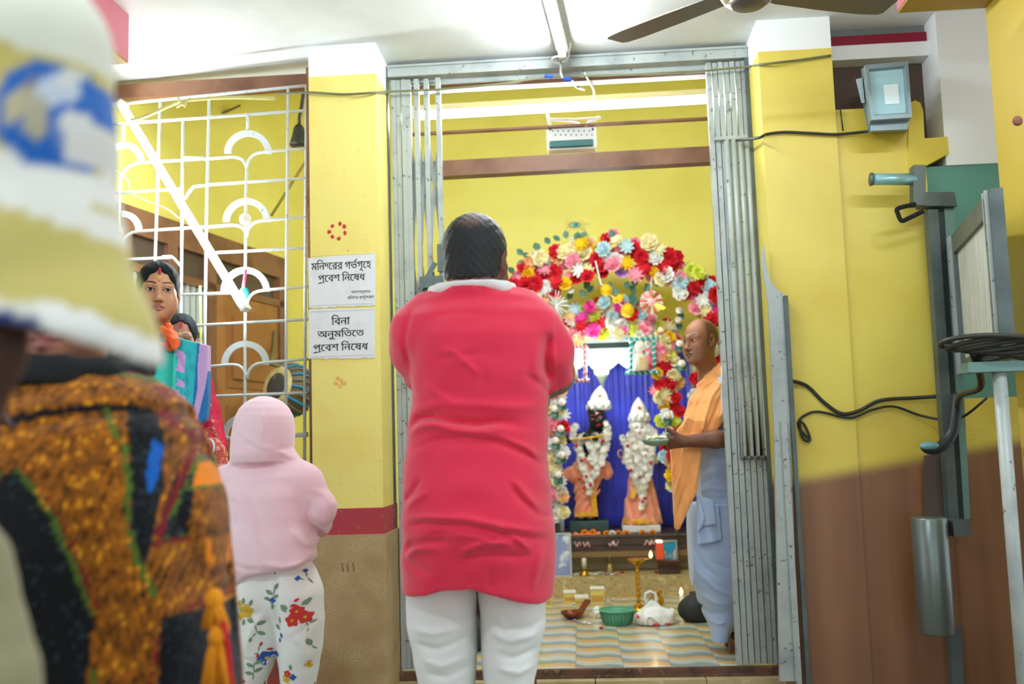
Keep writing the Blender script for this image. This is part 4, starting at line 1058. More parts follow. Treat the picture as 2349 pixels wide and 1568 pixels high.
for pts, amp, w in [([(935, 1440), (990, 1450), (1060, 1442), (1090, 1430)], .005, .007), ([(945, 1475), (1000, 1490), (1085, 1462)], -.006, .007), ([(960, 1510), (1010, 1528), (1088, 1505)], .006, .007), ([(965, 1545), (1020, 1555), (1085, 1530)], -.005, .007),
    ([(1115, 1425), (1160, 1445), (1220, 1440), (1250, 1425)], -.006, .007), ([(1120, 1450), (1170, 1468), (1240, 1455)], .006, .007), ([(1130, 1500), (1180, 1510), (1235, 1490)], -.005, .007), ([(1130, 1530), (1190, 1545), (1230, 1530)], .005, .007), ([(1115, 1380), (1150, 1420), (1165, 1450)], .004, .007), ([(1150, 1385), (1200, 1400)], -.004, .006)]:
    ft_.bump([P0(a, c, 2.4) for a, c in pts], amp, w, (1, 0, 1), (2.2, 2.5))
solid('trousers', ft_, m_white, pm)
# ================================================================== child in the pink hood
Y1 = 2.80
C0 = lambda a, c, Y=Y1: at(a, c, Y)
cm = thing('person', (C0(625, 1300)[0], Y1, 0), 'child seen from behind in pink hooded top and white flowered trousers', 'person')
f = Fld(V(C0(480, 0)[0], 2.55, 0), V(C0(770, 0)[0], 3.10, C0(600, 890)[2]), .008)
ct = C0(604, 985); f.ell(ct-V(0, 0, .012), (.066, .08, .085), 0); f.cap(ct, C0(605, 1080), .045, .045, .03); f.cap(C0(610, 1110), C0(625, 1320), .075, .08, .04)
for a, b_ in (((610, 1090), (520, 1120)), ((520, 1120), (512, 1220)), ((610, 1090), (700, 1110)), ((700, 1110), (742, 1180))): f.cap(C0(*a), C0(*b_), .03, .027, .02)
f.cap(C0(742, 1180), C0(705, 1200)+V(-.02, .12, .02), .025, .022, .02); f.cap(C0(512, 1220), C0(520, 1240)+V(.05, .12, .02), .025, .022, .02)
hand_shape(f, C0(705, 1200)+V(-.02, .12, .02), basis((-.3, .9, .2), (0, 0, 1)), .85, [(.3, .3, .2)]*4); hand_shape(f, C0(520, 1240)+V(.05, .12, .02), basis((.3, .9, .2), (0, 0, 1)), .85, [(.3, .3, .2)]*4)
for hp, kn, ft in (((585, 1380), (575, 1560), -.10), ((680, 1380), (690, 1580), .02)):
    k_ = C0(*kn); f.cap(C0(*hp), k_, .054, .036, .03); g = V(k_[0]+ft*.3, Y1+.02, 0); f.cap(k_, g+V(0, 0, .09), .034, .026, .03); feet(f, g[0], g[1], 0, math.pi/2, .22)
solid('body', f, skin('skin_brown', '#8F5F45', None), cm, lambda v: np.tile(L_('#8F5F45'), (len(v), 1)))
def SC_(py, pl, pr, dep, cy=Y1): 
    a, b_ = C0(pl, py), C0(pr, py); return ((a[2]+b_[2])/2, (a[0]+b_[0])/2, cy, (b_[0]-a[0])/2, dep)
f = Fld(V(C0(468, 0)[0], 2.52, C0(600, 1390)[2]), V(C0(785, 0)[0], 3.05, C0(600, 885)[2]), .0045)
# hood
f.loft([SC_(1060, 540, 670, .098, 2.79), SC_(1040, 536, 673, .106, 2.79), SC_(1010, 537, 673, .110, 2.795), SC_(980, 540, 672, .112), SC_(958, 545, 669, .108), SC_(938, 554, 660, .097), SC_(924, 566, 648, .080), SC_(915, 580, 634, .058), SC_(909, 596, 618, .03)], 0, 'u', 2.1)
# trunk
f.loft([SC_(1352, 540, 640, .085, 2.79), SC_(1318, 528, 722, .118, 2.79), SC_(1285, 528, 730, .128, 2.78), SC_(1240, 530, 722, .130, 2.785), SC_(1190, 534, 712, .122, 2.79), SC_(1140, 532, 706, .112, 2.79), SC_(1095, 530, 700, .10, 2.80), SC_(1072, 545, 685, .080, 2.80), SC_(1050, 575, 645, .05, 2.80)], .006, 'u', 2.35)
f.cap(C0(560, 1092), C0(522, 1112), .048, .052, .04); f.cap(C0(522, 1112), C0(508, 1180), .050, .044, .03); f.cap(C0(508, 1180), C0(512, 1255)+V(0, .02, 0), .044, .034, .02)
f.cap(C0(665, 1085), C0(694, 1110), .050, .056, .04); f.cap(C0(694, 1110), C0(728, 1168), .054, .050, .03); f.cap(C0(728, 1168), C0(718, 1206)+V(0, .055, 0), .050, .036, .02); f.cap(C0(722, 1203)+V(0, .05, 0), C0(716, 1212)+V(0, .07, 0), .036, .030, .01)
nz = noise3(21, 7, 8, 26); f.wave(lambda X, Y, Z: .003*nz(X, Y, Z))
def B_(pts, amp, w): f.bump([C0(a, c, 2.70) for a, c in pts], amp, w, (1, 0, 1), (2.5, 2.82))
for pts, amp, w in [([(600, 935), (606, 975), (604, 1005)], .0035, .005), ([(545, 975), (562, 1002), (595, 1024), (632, 1032)], .004, .006), ([(550, 990), (575, 1016), (610, 1034)], -.0035, .006), ([(665, 1010), (645, 1028), (628, 1034)], -.003, .006), ([(632, 1030), (645, 1044), (662, 1052)], .004, .005),
    ([(530, 1140), (545, 1170), (550, 1220)], -.008, .008), ([(535, 1110), (560, 1150), (590, 1210), (605, 1260)], .006, .010), ([(570, 1130), (600, 1190), (640, 1260)], -.004, .010), ([(700, 1150), (695, 1200), (712, 1245)], -.012, .008), ([(670, 1210), (690, 1240), (706, 1260)], .007, .008), ([(700, 1190), (725, 1215), (742, 1218)], -.005, .006),
    ([(610, 1285), (660, 1298), (715, 1288)], .006, .008), ([(600, 1250), (612, 1282), (618, 1296)], .006, .008), ([(540, 1290), (570, 1300), (612, 1302)], -.006, .008), ([(700, 1120), (735, 1140), (752, 1170)], .004, .008), ([(520, 1110), (514, 1150), (520, 1190)], .005, .008)]: B_(pts, amp, w)
hx1 = [(470, 1400), (520, 1355), (545, 1352), (575, 1325), (605, 1308), (650, 1300), (700, 1296), (730, 1270), (790, 1240)]
hxs = np.array([C0(a, c)[0] for a, c in hx1]); hzs = np.array([C0(a, c)[2] for a, c in hx1])
f.cut(lambda X, Y, Z: np.where(np.abs(X-C0(630, 0)[0]) < .125, np.interp(X, hxs, hzs)-Z, -1.0), .012)
m_pinkh = mat('pale_pink_fleece', '#FAD8E1', .85, sheen=.4, bump=(320, .06), spec=.15)
solid('hooded_top', f, m_pinkh, cm, None, 2)
b = MB(); p = C0(722, 1214)+V(.0, .075, 0)
b.ell(C0(719, 1213)+V(0, .052, -.012), (.028, .028, .016), None, 14, 8); part('cuff', b, mat('pink_cuff_shade', '#D9A0AC', .9), cm)
# trousers
f = Fld(V(C0(505, 0)[0], 2.55, .05), V(C0(765, 0)[0], 3.0, C0(600, 1270)[2]), .0055)
f.loft([SC_(1880, 555, 600, .04, 2.8), SC_(1700, 545, 605, .058), SC_(1568, 538, 606, .075), SC_(1530, 535, 622, .085), SC_(1490, 532, 640, .095), SC_(1430, 532, 645, .105), SC_(1370, 538, 645, .108), SC_(1310, 560, 640, .10)], 0, 'u', 2.2)
f.loft([SC_(1880, 665, 710, .04, 2.8), SC_(1700, 655, 716, .058), SC_(1568, 649, 722, .075), SC_(1530, 647, 728, .085), SC_(1480, 640, 736, .098), SC_(1420, 632, 740, .11), SC_(1360, 630, 735, .118), SC_(1310, 635, 716, .11), SC_(1290, 640, 705, .10)], .014, 'u', 2.2)
f.ell(C0(632, 1350), (.115, .10, .085), .04)
nz3 = noise3(31, 8, 12, 40); f.wave(lambda X, Y, Z: .003*nz3(X, Y, Z))
for pts, amp, w in [([(636, 1310), (633, 1400), (636, 1470)], -.008, .008), ([(610, 1400), (580, 1440), (560, 1500)], .004, .008), ([(660, 1440), (690, 1480), (700, 1530)], .004, .008), ([(545, 1400), (600, 1410)], -.003, .007), ([(560, 1330), (600, 1360), (628, 1390)], -.003, .006), ([(715, 1420), (690, 1450), (660, 1465)], -.003, .006), ([(540, 1510), (580, 1520), (615, 1500)], -.004, .007)]: B_(pts, amp, w)
m_whiteg = mat('white_flowered_cotton', '#EEF1EC', .8, bump=(260, .05))
tr = solid('trousers', f, m_whiteg, cm)
# printed flowers laid on the cloth
def drape(ob, parent_loc):
    me = ob.data; bv = BVHTree.FromPolygons([tuple(v.co) for v in me.vertices], [tuple(p.vertices) for p in me.polygons])
    def hit(x, z, y0=1.5, lift=.0012):
        h = bv.ray_cast(Vector((x-parent_loc[0], y0-parent_loc[1], z-parent_loc[2])), Vector((0, 1, 0)))
        return None if h[0] is None else np.array(h[0])+parent_loc-V(0, lift, 0)
    return hit
hit = drape(tr, wloc(cm))
PR = {}
def pr(name, hx):
    m = mat('print_'+name, hx, .8); PR.setdefault(name, (MB(), m)); return PR[name][0]
def leafprint(mb, x, z, L, W, a, n=6):
    c, s = math.cos(a), math.sin(a); P = []
    for i in range(n+1):
        u = i/n; w = W*math.sin(math.pi*u)**.8
        for sg in (-1, 0, 1):
            q = hit(x+c*L*u-s*w*sg, z+s*L*u+c*w*sg)
            if q is None: return
            P.append(q)
    fs = []
    for i in range(n):
        for j in range(2): a0 = i*3+j; fs.append((a0, a0+1, a0+4, a0+3))
    mb.add(P, fs)
def flower(px, py, r, col, cen, n=5, rot=0.0):
    r *= .82
    p = C0(px, py, 2.70); 
    for k in range(n): leafprint(pr(*col), p[0], p[2], r, r*.42, rot+2*math.pi*k/n)
    mb = pr(*cen)
    for k in range(3): leafprint(mb, p[0]-r*.22*math.cos(k*2.09), p[2]-r*.22*math.sin(k*2.09), r*.44, r*.16, k*2.09)
def stem(pts, w=.0016):
    q = [C0(a, c, 2.70) for a, c in pts]
    for a, b_ in zip(q[:-1], q[1:]):
        d = b_-a; leafprint(pr('green', '#7E9A7C'), a[0], a[2], math.hypot(d[0], d[2]), w, math.atan2(d[2], d[0]), 4)
def leaf(px, py, L, ang, col=('green', '#7E9A7C')):
    p = C0(px, py, 2.70); leafprint(pr(*col), p[0], p[2], L, L*.24, ang)
RED, YEL, BLU, ORA, DRK = ('red', '#CC3B34'), ('yellow', '#D9B63A'), ('blue', '#2E5FB4'), ('orange', '#D98A2C'), ('green', '#7E9A7C')
for x_, y_, r_ in ((682, 1401, .024), (672, 1421, .024), (697, 1416, .023)): flower(x_, y_, r_, RED, YEL, 5, .4)
for x_, y_ in ((676, 1378), (668, 1390)): leaf(x_, y_, .016, .5, RED)
leaf(660, 1402, .026, 2.2); leaf(664, 1394, .024, 2.7); leaf(690, 1388, .026, .6); leaf(698, 1390, .022, 1.2); stem([(697, 1425), (703, 1440), (700, 1452)]); leaf(703, 1432, .016, .3)
flower(567, 1400, .026, YEL, ORA, 5, .2); flower(552, 1412, .014, YEL, ORA, 5); flower(553, 1382, .012, YEL, ORA, 4); leaf(560, 1385, .02, 1.4); leaf(575, 1388, .02, 1.1); leaf(562, 1418, .018, -1.8)
stem([(570, 1408), (586, 1430), (588, 1450), (578, 1462)]); leaf(588, 1432, .024, .3); leaf(588, 1448, .022, -.6); leaf(580, 1428, .018, 2.4); leaf(578, 1460, .016, -2.0)
for x_, y_ in ((690, 1312), (680, 1327), (701, 1326)): flower(x_, y_, .0085, BLU, BLU, 4)
stem([(690, 1314), (694, 1328), (705, 1345)]); stem([(681, 1328), (692, 1332)])
stem([(632, 1345), (628, 1365), (622, 1390)]); leaf(628, 1362, .024, 2.6); leaf(630, 1352, .022, 1.0); leaf(624, 1374, .022, 2.9); leaf(627, 1370, .02, .4); flower(626, 1376, .011, BLU, BLU, 4); leaf(628, 1384, .016, -1.9)
leaf(630, 1318, .012, 1.5, ORA)
flower(601, 1516, .027, BLU, YEL, 5, .6); flower(627, 1504, .012, BLU, BLU, 4); leaf(612, 1510, .02, .5, BLU); leaf(592, 1485, .014, 1.2, RED); leaf(602, 1494, .014, -.3, RED); leaf(588, 1500, .014, -1.8, RED); stem([(592, 1480), (588, 1498), (580, 1502)])
leaf(642, 1430, .02, 1.6); leaf(640, 1446, .02, 2.3); leaf(643, 1450, .016, -1.3, BLU); leaf(641, 1462, .014, -1.6, BLU)
flower(713, 1508, .028, ORA, YEL, 5, .9); flower(700, 1530, .014, YEL, ORA, 4); flower(718, 1534, .014, YEL, ORA, 4); stem([(712, 1500), (706, 1485), (704, 1472)]); leaf(706, 1486, .024, 1.9); leaf(708, 1490, .022, .7); leaf(722, 1495, .018, .9)
stem([(578, 1520), (576, 1545), (572, 1566)]); leaf(578, 1528, .022, .6); leaf(577, 1532, .022, 2.6); leaf(575, 1546, .022, .4); leaf(575, 1550, .022, 2.8)
flower(655, 1548, .014, RED, YEL, 5); flower(652, 1560, .016, YEL, RED, 5); flower(668, 1556, .012, BLU, BLU, 4); leaf(664, 1540, .018, 1.6); leaf(550, 1560, .02, 2.2); flower(548, 1566, .014, RED, YEL, 5)
for nm_, (mb, m_) in PR.items():
    if mb.v: part('floral_pattern', mb, m_, tr)
# ================================================================== inside the shrine: altar
def box_px(mb, x0, x1, yt, yb, Y0_, Y1_, m=None, bev=0.0):
    "upright box whose front face is at depth Y0_"
    a, b_ = at((x0+x1)/2, yt, Y0_), at((x0+x1)/2, yb, Y0_); l, r = at(x0, (yt+yb)/2, Y0_), at(x1, (yt+yb)/2, Y0_)
    return mb.box((l[0], Y0_, b_[2]), (r[0], Y1_, a[2]), m, bev)
zs = at(1400, 1322, 6.2)[2]                # top of the stone step
m_gran = mat('beige_granite', '#BFA874', .45, spots=[('#A38D5C', 50, .5, .62), ('#D6C596', 30, .58, .66)])
struct('step_altar', MB().box((-1.3, 6.2, SH), (1.3, 6.96, zs), m_gran), None, 'beige stone step in front of the altar', 'step')
zt0 = at(1400, 1262, 6.38)[2]; ztop = at(1400, 1226, 6.38)[2]
t = thing('altar_table', (.12, 6.66, zs), 'dark brown altar table with chain edging and red and white chalk motifs', 'altar')
m_dkw = mat('dark_altar_wood', '#4E3E38', .35, spots=[('#3B2F2B', 9, .45, .7)])
part('top', MB().box((-.75, 6.38, zt0+.028), (1.05, 6.97, ztop), m_dkw, .006), None, t)
part('apron', MB().box((-.75, 6.384, zt0), (1.05, 6.41, zt0+.028), m_dkw).box((-.75, 6.39, zt0-.04), (1.05, 6.41, zt0), mat('altar_shade_wood', '#8A7048', .5)), None, t)
b = MB()
for k in range(120): b.ell((-.74+k*.0149, 6.376, ztop-.012), (.0085, .006, .007), None, 6, 4)
part('chain_edging', b, mat('tarnished_chain', '#6C6256', .35, .7), t)
part('base', MB().box((-.72, 6.56, zs), (1.02, 6.94, zt0-.002), mat('pale_riser', '#CFC39A', .5)), None, t)
b = MB(); b2 = MB()
def squig(mb, px, py, s, seed):
    r = random.Random(seed); p = at(px, py, 6.379); 
    pts = [p+V(s*(u-.5)*2.2+r.uniform(-.2, .2)*s, -.001, s*math.sin(u*9+seed)*.8) for u in np.linspace(0, 1, 9)]; mb.tube(pts, .0032, None, 5)
for x_, sd_ in ((1325, 1), (1345, 2), (1405, 3), (1412, 6), (1486, 4), (1496, 5)): squig(b, x_, 1246-(x_-1400)*.03, .020, sd_)
for x_, sd_ in ((1330, 8), (1350, 9), (1408, 12), (1492, 10)): squig(b2, x_, 1248-(x_-1400)*.03, .026, sd_)
part('chalk_motif', b, mat('white_chalk', '#EDE6E2', .8), t); part('red_motif', b2, mat('red_chalk', '#A8283A', .8), t)
# legs hidden below; blue curtain and canopy
t = thing('backdrop_curtain', (.16, 6.90, ztop), 'deep blue pleated curtain hung behind the statues', 'curtain')
p0, p1 = at(1255, 830, 6.9), at(1625, 830, 6.9); b = MB(); R = []
nx_ = 90
for z in np.linspace(ztop+.004, p0[2]+.05, 14):
    R.append([V(p0[0]+(p1[0]-p0[0])*i/nx_, 6.90+.012*math.sin(i*1.9)+.006*math.sin(i*.7+z*3), z) for i in range(nx_+1)]+[V(p0[0]+(p1[0]-p0[0])*i/nx_, 6.925, z) for i in range(nx_, -1, -1)])
b.rings(R, None, True); part('cloth', b, mat('blue_satin', '#4A52E0', .42, sheen=.3, spots=[('#3C42C8', 6, .5, .7)]), t)
t = thing('altar_canopy', (.2, 6.5, at(1400, 840, 6.5)[2]), 'silver and black canopy with a scalloped white valance over the blue curtain', 'canopy')
m_silver = mat('silver_sheet', '#C9D3D2', .22, .6); m_blackp = mat('black_band', '#1E2A2A', .4)
b = MB(); box_px(b, 1290, 1560, 768, 784, 6.52, 6.87, m_silver); box_px(b, 1295, 1560, 797, 800, 6.53, 6.87, m_silver); part('roof', b, None, t)
b = MB(); box_px(b, 1300, 1560, 784, 797, 6.535, 6.86, m_blackp); part('band', b, None, t)
b = MB(); pts = []
for k in range(41):
    u = k/40; px = 1288+262*u; py = 838+7*math.cos(u*2*math.pi*7)+ (2 if k % 2 else 0)-(px-1400)*.02
    pts.append((px, py))
up_ = [(1550, 797), (1288, 801)]
b.slab([(at(a, c, 6.56)[0], at(a, c, 6.56)[2]) for a, c in pts+up_], 6.56, 6.575)
part('valance', b, mat('pale_valance', '#B4C8C8', .4), t)
b = MB()
for sx_ in (1278, 1590): box_px(b, sx_, sx_+9, 784, 1219, 6.62, 6.65, m_silver)
part('post', b, None, t)
# LED bulb above the dark statue
c = at(1380, 850, 6.30); t = thing('light_bulb', c-V(0, 0, .08), 'glowing white round bulb above the crown of the dark statue', 'bulb')
part('globe', MB().ell(c, .044, emitter('bulb_glow', '#F4FFF8', BULB), 20, 14), None, t)
part('neck', MB().lathe([(.012, -.085), (.016, -.07), (.028, -.048), (.040, -.022)], c, mat('bulb_neck', '#BFE0C8', .4), 16), None, t)
part('wire', MB().tube([c-V(0, 0, .08), c+V(.004, .06, -.10), c+V(.01, .15, -.02), c+V(.01, .235, .06)], .006), m_white, t)

# ------------------------------------------------------------------ flowers
def rosette(seed, layers=4, r=1.0, ragged=.12):
    rnd = random.Random(seed); mb = MB()
    for l in range(layers):
        n = 6-(l if l < 3 else 3)+ (l == 0); rad = r*(1-.2*l); lift = .10+.22*l; tilt = .25+.30*l
        for k in range(n):
            a = 2*math.pi*(k+.5*l)/n+rnd.uniform(-.15, .15); W = rad*.62; P = []
            for i in range(4):
                u = i/3; rr = rad*u*math.cos(tilt*.8); zz = lift*r*.5+rad*math.sin(tilt)*u**1.5
                w = W*math.sin(math.pi*min(.25+.62*u, 1))*(.35+.65*u)
                for s in (-1, -.33, .33, 1):
                    x = rr+rad*.06*rnd.uniform(-1, 1)*ragged*5*u; y = w*s; z = zz+.16*rad*(abs(s)**2)*u*(1 if l > 0 else -.6)+rnd.uniform(-1, 1)*ragged*.4*r*u
                    P.append((x*math.cos(a)-y*math.sin(a), x*math.sin(a)+y*math.cos(a), z))
            fs = [(i*4+j, i*4+4+j, i*4+5+j, i*4+1+j) for i in range(3) for j in range(3)]; mb.add(P, fs, None, True)
    mb.ell((0, 0, .30*r), (.20*r, .20*r, .18*r), None, 8, 5)
    return mb
def daisy(seed):
    rnd = random.Random(seed); mb = MB()
    for l, n in ((0, 9), (1, 8), (2, 6)):
        for k in range(n):
            a = 2*math.pi*(k+.5*l)/n; L = 1-.22*l; P = []
            for i in range(5):
                u = i/4; w = .20*math.sin(math.pi*(.12+.80*u)); z = .1+.16*l+.35*u*u*(1-.3*l)*rnd.uniform(.8, 1.2)
                for s in (-1, 0, 1): P.append(((L*u)*math.cos(a)-w*s*math.sin(a), (L*u)*math.sin(a)+w*s*math.cos(a), z-.05*(1-abs(s))))
            mb.add(P, [(i*3+j, i*3+3+j, i*3+4+j, i*3+1+j) for i in range(4) for j in range(2)], None, True)
    mb.ell((0, 0, .3), (.22, .22, .2), None, 8, 5); return mb
def bud(seed):
    mb = MB(); mb.lathe([(.05, -.2), (.55, .0), (.78, .35), (.80, .7), (.62, 1.05), (.25, 1.25), (.0, 1.28)], (0, 0, 0), None, 12)
    return mb
FC = {'red': '#D42230', 'white': '#F0EFEA', 'cream': '#F3E7B4', 'pink': '#F59CB0', 'magenta': '#E8479E', 'yellow': '#F4C81E', 'lime': '#E2EA5A', 'peach': '#F7C488', 'sky': '#BFE0E6', 'lilac': '#C79AE0'}
FLOWM = {}
for ci, (cn, hx) in enumerate(FC.items()):
    m = mat('petal_'+cn, hx, .7, spots=[(hx, 5, .5, .7)], spec=.2)
    FLOWM[cn] = [rosette(ci*7+1, 4).mesh('flower', [m]), rosette(ci*7+2, 4, 1, .2).mesh('flower', [m]), daisy(ci*7+3).mesh('flower', [m])]
    for me in FLOWM[cn]:
        me.update()
BUDM = bud(1).mesh('bud', [mat('white_bud', '#F2F0EC', .6)])
def bud_stripe():
    mb = MB(); mb.tube([(.66*math.cos(a), .66*math.sin(a), .92+.12*math.sin(3*a)) for a in np.linspace(0, 6.2, 16)], .05, mat('bud_red_line', '#C2304A', .6), 5); return mb.mesh('stripe')
STRM = bud_stripe()
m_leafd = mat('dark_artificial_leaf', '#3E6A58', .45, spots=[('#55866F', 10, .45, .7)])
def leafmesh():
    mb = MB(); P = []
    for i in range(7):
        u = i/6; w = .36*math.sin(math.pi*u)**.8
        for s in (-1, 0, 1): P.append((u, w*s, .12*math.sin(2*u)+.08*abs(s)))
    mb.add(P, [(i*3+j, i*3+3+j, i*3+4+j, i*3+1+j) for i in range(6) for j in range(2)], m_leafd, True); return mb.mesh('leaf')
LEAFM = leafmesh()
LID = [0]
def face_mat(d, spin, sc):
    z = np.array(d, float); z /= np.linalg.norm(z); h = V(0, 0, 1) if abs(z[2]) < .9 else V(1, 0, 0); x = np.cross(h, z); x /= np.linalg.norm(x); y = np.cross(z, x)
    c, s = math.cos(spin), math.sin(spin); X = x*c+y*s; Y_ = -x*s+y*c
    return Matrix(((X[0]*sc, Y_[0]*sc, z[0]*sc, 0), (X[1]*sc, Y_[1]*sc, z[1]*sc, 0), (X[2]*sc, Y_[2]*sc, z[2]*sc, 0), (0, 0, 0, 1)))
def put_child(name, me, parent, p, M):
    o = bpy.data.objects.new(name, me); COL.objects.link(o); o.parent = parent
    off = wloc(parent); M = M.copy(); M.translation = Vector(tuple(np.array(p)-off)); o.matrix_local = M; return o
rf = random.Random(42)
def put_flower(parent, p, r, cn, d=None, kind=None):
    d = d if d is not None else V(rf.uniform(-.5, .5), -1, rf.uniform(-.3, .6))
    me = FLOWM[cn][kind if kind is not None else rf.choice((0, 0, 1, 1, 2))]
    return put_child('flower', me, parent, p, face_mat(d, rf.uniform(0, 6.28), r))
def put_bud(parent, p, r, d):
    o = put_child('bud', BUDM, parent, p, face_mat(d, rf.uniform(0, 6), r)); q = bpy.data.objects.new('stripe', STRM); COL.objects.link(q); q.parent = o; return o
def put_leaf(parent, p, L, d, nrm=None):
    x = np.array(d, float); x /= np.linalg.norm(x); n = V(rf.uniform(-.4, .4), -1, rf.uniform(-.2, .5)); n = n-x*(n@x); n /= np.linalg.norm(n); y = np.cross(n, x)
    M = Matrix(((x[0]*L, y[0]*L, n[0]*L, 0), (x[1]*L, y[1]*L, n[1]*L, 0), (x[2]*L, y[2]*L, n[2]*L, 0), (0, 0, 0, 1)))
    return put_child('leaf', LEAFM, parent, p, M)
WT = [('red', 22), ('white', 20), ('cream', 18), ('pink', 13), ('peach', 8), ('yellow', 6), ('lime', 4), ('magenta', 3), ('sky', 4), ('lilac', 1)]
BAG = [c_ for c_, n_ in WT for _ in range(n_)]
def scatter(parent, poly, step, Yc, jit=.35, rr=(.036, .046), pick=None, cap=96, dep=.05):
    "flowers packed over an outline seen face on, each at its own small depth"
    xs = [p[0] for p in poly]; ys = [p[1] for p in poly]; out = []; row = 0
    y = min(ys)
    while y < max(ys):
        x = min(xs)+(step/2 if row % 2 else 0)
        while x < max(xs):
            a, c = x+rf.uniform(-jit, jit)*step, y+rf.uniform(-jit, jit)*step
            if inpoly(np.array([a]), np.array([c]), poly)[0]: out.append((a, c))
            x += step
        y += step*.86; row += 1
    rf.shuffle(out); out = out[:cap]; prev = None
    for a, c in out:
        cn = rf.choice(BAG) if pick is None else pick(a, c); r = rf.uniform(*rr)
        put_flower(parent, at(a, c, Yc+rf.uniform(-dep, dep)), r, cn)
    return out
# colour patches seen along the outer arch
REDS = [(1260, 580), (1220, 620), (1262, 622), (1330, 700), (1392, 553), (1410, 577), (1460, 575), (1480, 590), (1470, 600), (1520, 588), (1535, 600), (1530, 615), (1545, 625), (1365, 605), (1495, 630), (1470, 632), (1600, 660), (1612, 668), (1645, 680), (1585, 680), (1570, 700), (1175, 645), (1210, 655), (1240, 650)]
def arch_pick(a, c):
    for x_, y_ in REDS:
        if math.hypot(a-x_, c-y_) < 11: return 'red'
    return rf.choice(BAG) if rf.random() < .93 else 'red'
YA = 6.25
t = thing('flower_arch', (.25, YA, zs), 'wide outer arch of red, white, cream and pink artificial flowers over the altar', 'flower arch')
outer = [(1160, 690), (1165, 655), (1200, 610), (1250, 575), (1310, 556), (1360, 548), (1410, 538), (1450, 542), (1490, 553), (1560, 585), (1620, 632), (1662, 690), (1668, 745), (1640, 740), (1600, 722), (1580, 690), (1545, 655), (1500, 640), (1440, 628), (1380, 628), (1320, 640), (1290, 655), (1250, 690), (1245, 740), (1200, 740)]
pts = scatter(t, outer, 22.5, YA, pick=arch_pick, cap=98, rr=(.046, .060))
def filler(parent, poly, n, Yc, r0, r1, pick):
    "the small blossoms packed behind the big ones"
    mb = MB(); xs = [p[0] for p in poly]; ys = [p[1] for p in poly]; k = 0
    while k < n:
        a, c = rf.uniform(min(xs), max(xs)), rf.uniform(min(ys), max(ys))
        if not inpoly(np.array([a]), np.array([c]), poly)[0]: continue
        me = FLOWM[pick()][rf.choice((0, 1))]; M = np.array(face_mat(V(rf.uniform(-.5, .5), -1, rf.uniform(-.3, .6)), rf.uniform(0, 6.28), rf.uniform(r0, r1)))[:3, :3]
        vv = np.array([tuple(v.co) for v in me.vertices])@M.T+at(a, c, Yc+rf.uniform(-.02, .05)); mb.add(vv, [tuple(p.vertices) for p in me.polygons], me.materials[0], True); k += 1
    o = part('blossom', mb, None, parent); o['kind'] = 'stuff'; return o
PALE = lambda: rf.choice(['white', 'cream', 'cream', 'peach', 'pink', 'white', 'red'])
filler(t, outer, 110, YA+.05, .034, .046, PALE)
filler(t, [(1172, 735), (1228, 735), (1218, 1160), (1166, 1160)], 70, YA+.03, .036, .048, PALE)
fr = [(1190, 1150), (1200, 760), (1225, 660), (1310, 600), (1420, 585), (1520, 610), (1600, 680), (1630, 760), (1640, 1150)]
part('frame', MB().tube([at(a, c, YA+.07) for a, c in fr], .016, None, 8), mat('arch_rod', '#6A7A66', .5), t)
for a, c, dx, dz in ((1285, 552, -.7, .4), (1300, 548, -.1, .9), (1318, 548, .5, .6), (1262, 560, -.5, .7), (1215, 590, -.8, .4), (1205, 600, -.8, -.2), (1200, 585, -.6, .6), (1330, 545, .6, .4), (1408, 545, -.3, .9), (1240, 572, -.5, .5), (1232, 575, -.2, .9), (1180, 625, -.6, .5), (1655, 655, .5, .6)):
    put_leaf(t, at(a, c, YA-.02), .055, V(dx, rf.uniform(-.3, .3), dz))
for a, c in ((1340, 650), (1330, 665), (1350, 640), (1362, 655), (1400, 645), (1410, 660), (1445, 655), (1455, 640), (1455, 670), (1462, 680), (1450, 690), (1480, 650), (1490, 655), (1500, 640), (1395, 655), (1440, 645)):
    put_leaf(t, at(a, c, YA+.05), .06, V(rf.uniform(-.8, .8), rf.uniform(-.2, .2), -.8))
o = put_child('foliage', LEAFM, t, at(1345, 632, YA), face_mat(V(.2, -1, .2), 1.0, .05))
def column(name_label, poly, buds, Y_, cap, pale=False, frame=None):
    t = thing('flower_column', (at((poly[0][0]+poly[2][0])/2, 900, Y_)[0], Y_, ztop), name_label, 'flower garland', 'flower columns of the altar')
    scatter(t, poly, 22, Y_, cap=cap, rr=(.040, .050), pick=(lambda a, c: rf.choice(['white', 'white', 'cream', 'cream', 'pink', 'peach', 'lime', 'red'])) if pale else None, dep=.03)
    for a, c, dx in buds:
        d = V(dx, -.55, .25); p = at(a, c, Y_-.06); put_bud(t, p, .030, d); put_leaf(t, p-d*.01, .06, V(dx, .1, -.5)); put_leaf(t, p, .055, V(-dx*.3, -.2, -.8))
    part('rod', MB().tube([at(q[0], q[1], Y_+.05) for q in frame], .012, None, 8), mat('arch_rod', '#6A7A66', .5), t)
    return t
def col_foot(px, Y_): p = at(px, 1100, Y_); return p
colR = column('garland of flowers and white buds hanging between the dark statue canopy and the priest', [(1488, 770), (1545, 760), (1562, 830), (1560, 1000), (1562, 1120), (1532, 1125), (1520, 1020), (1500, 900)], [(1555, 790, .6), (1560, 835, .6), (1535, 990, .2), (1528, 955, .3)], 6.30, 60, False, [(1520, 765), (1535, 900), (1548, 1100), (1552, 1226)])
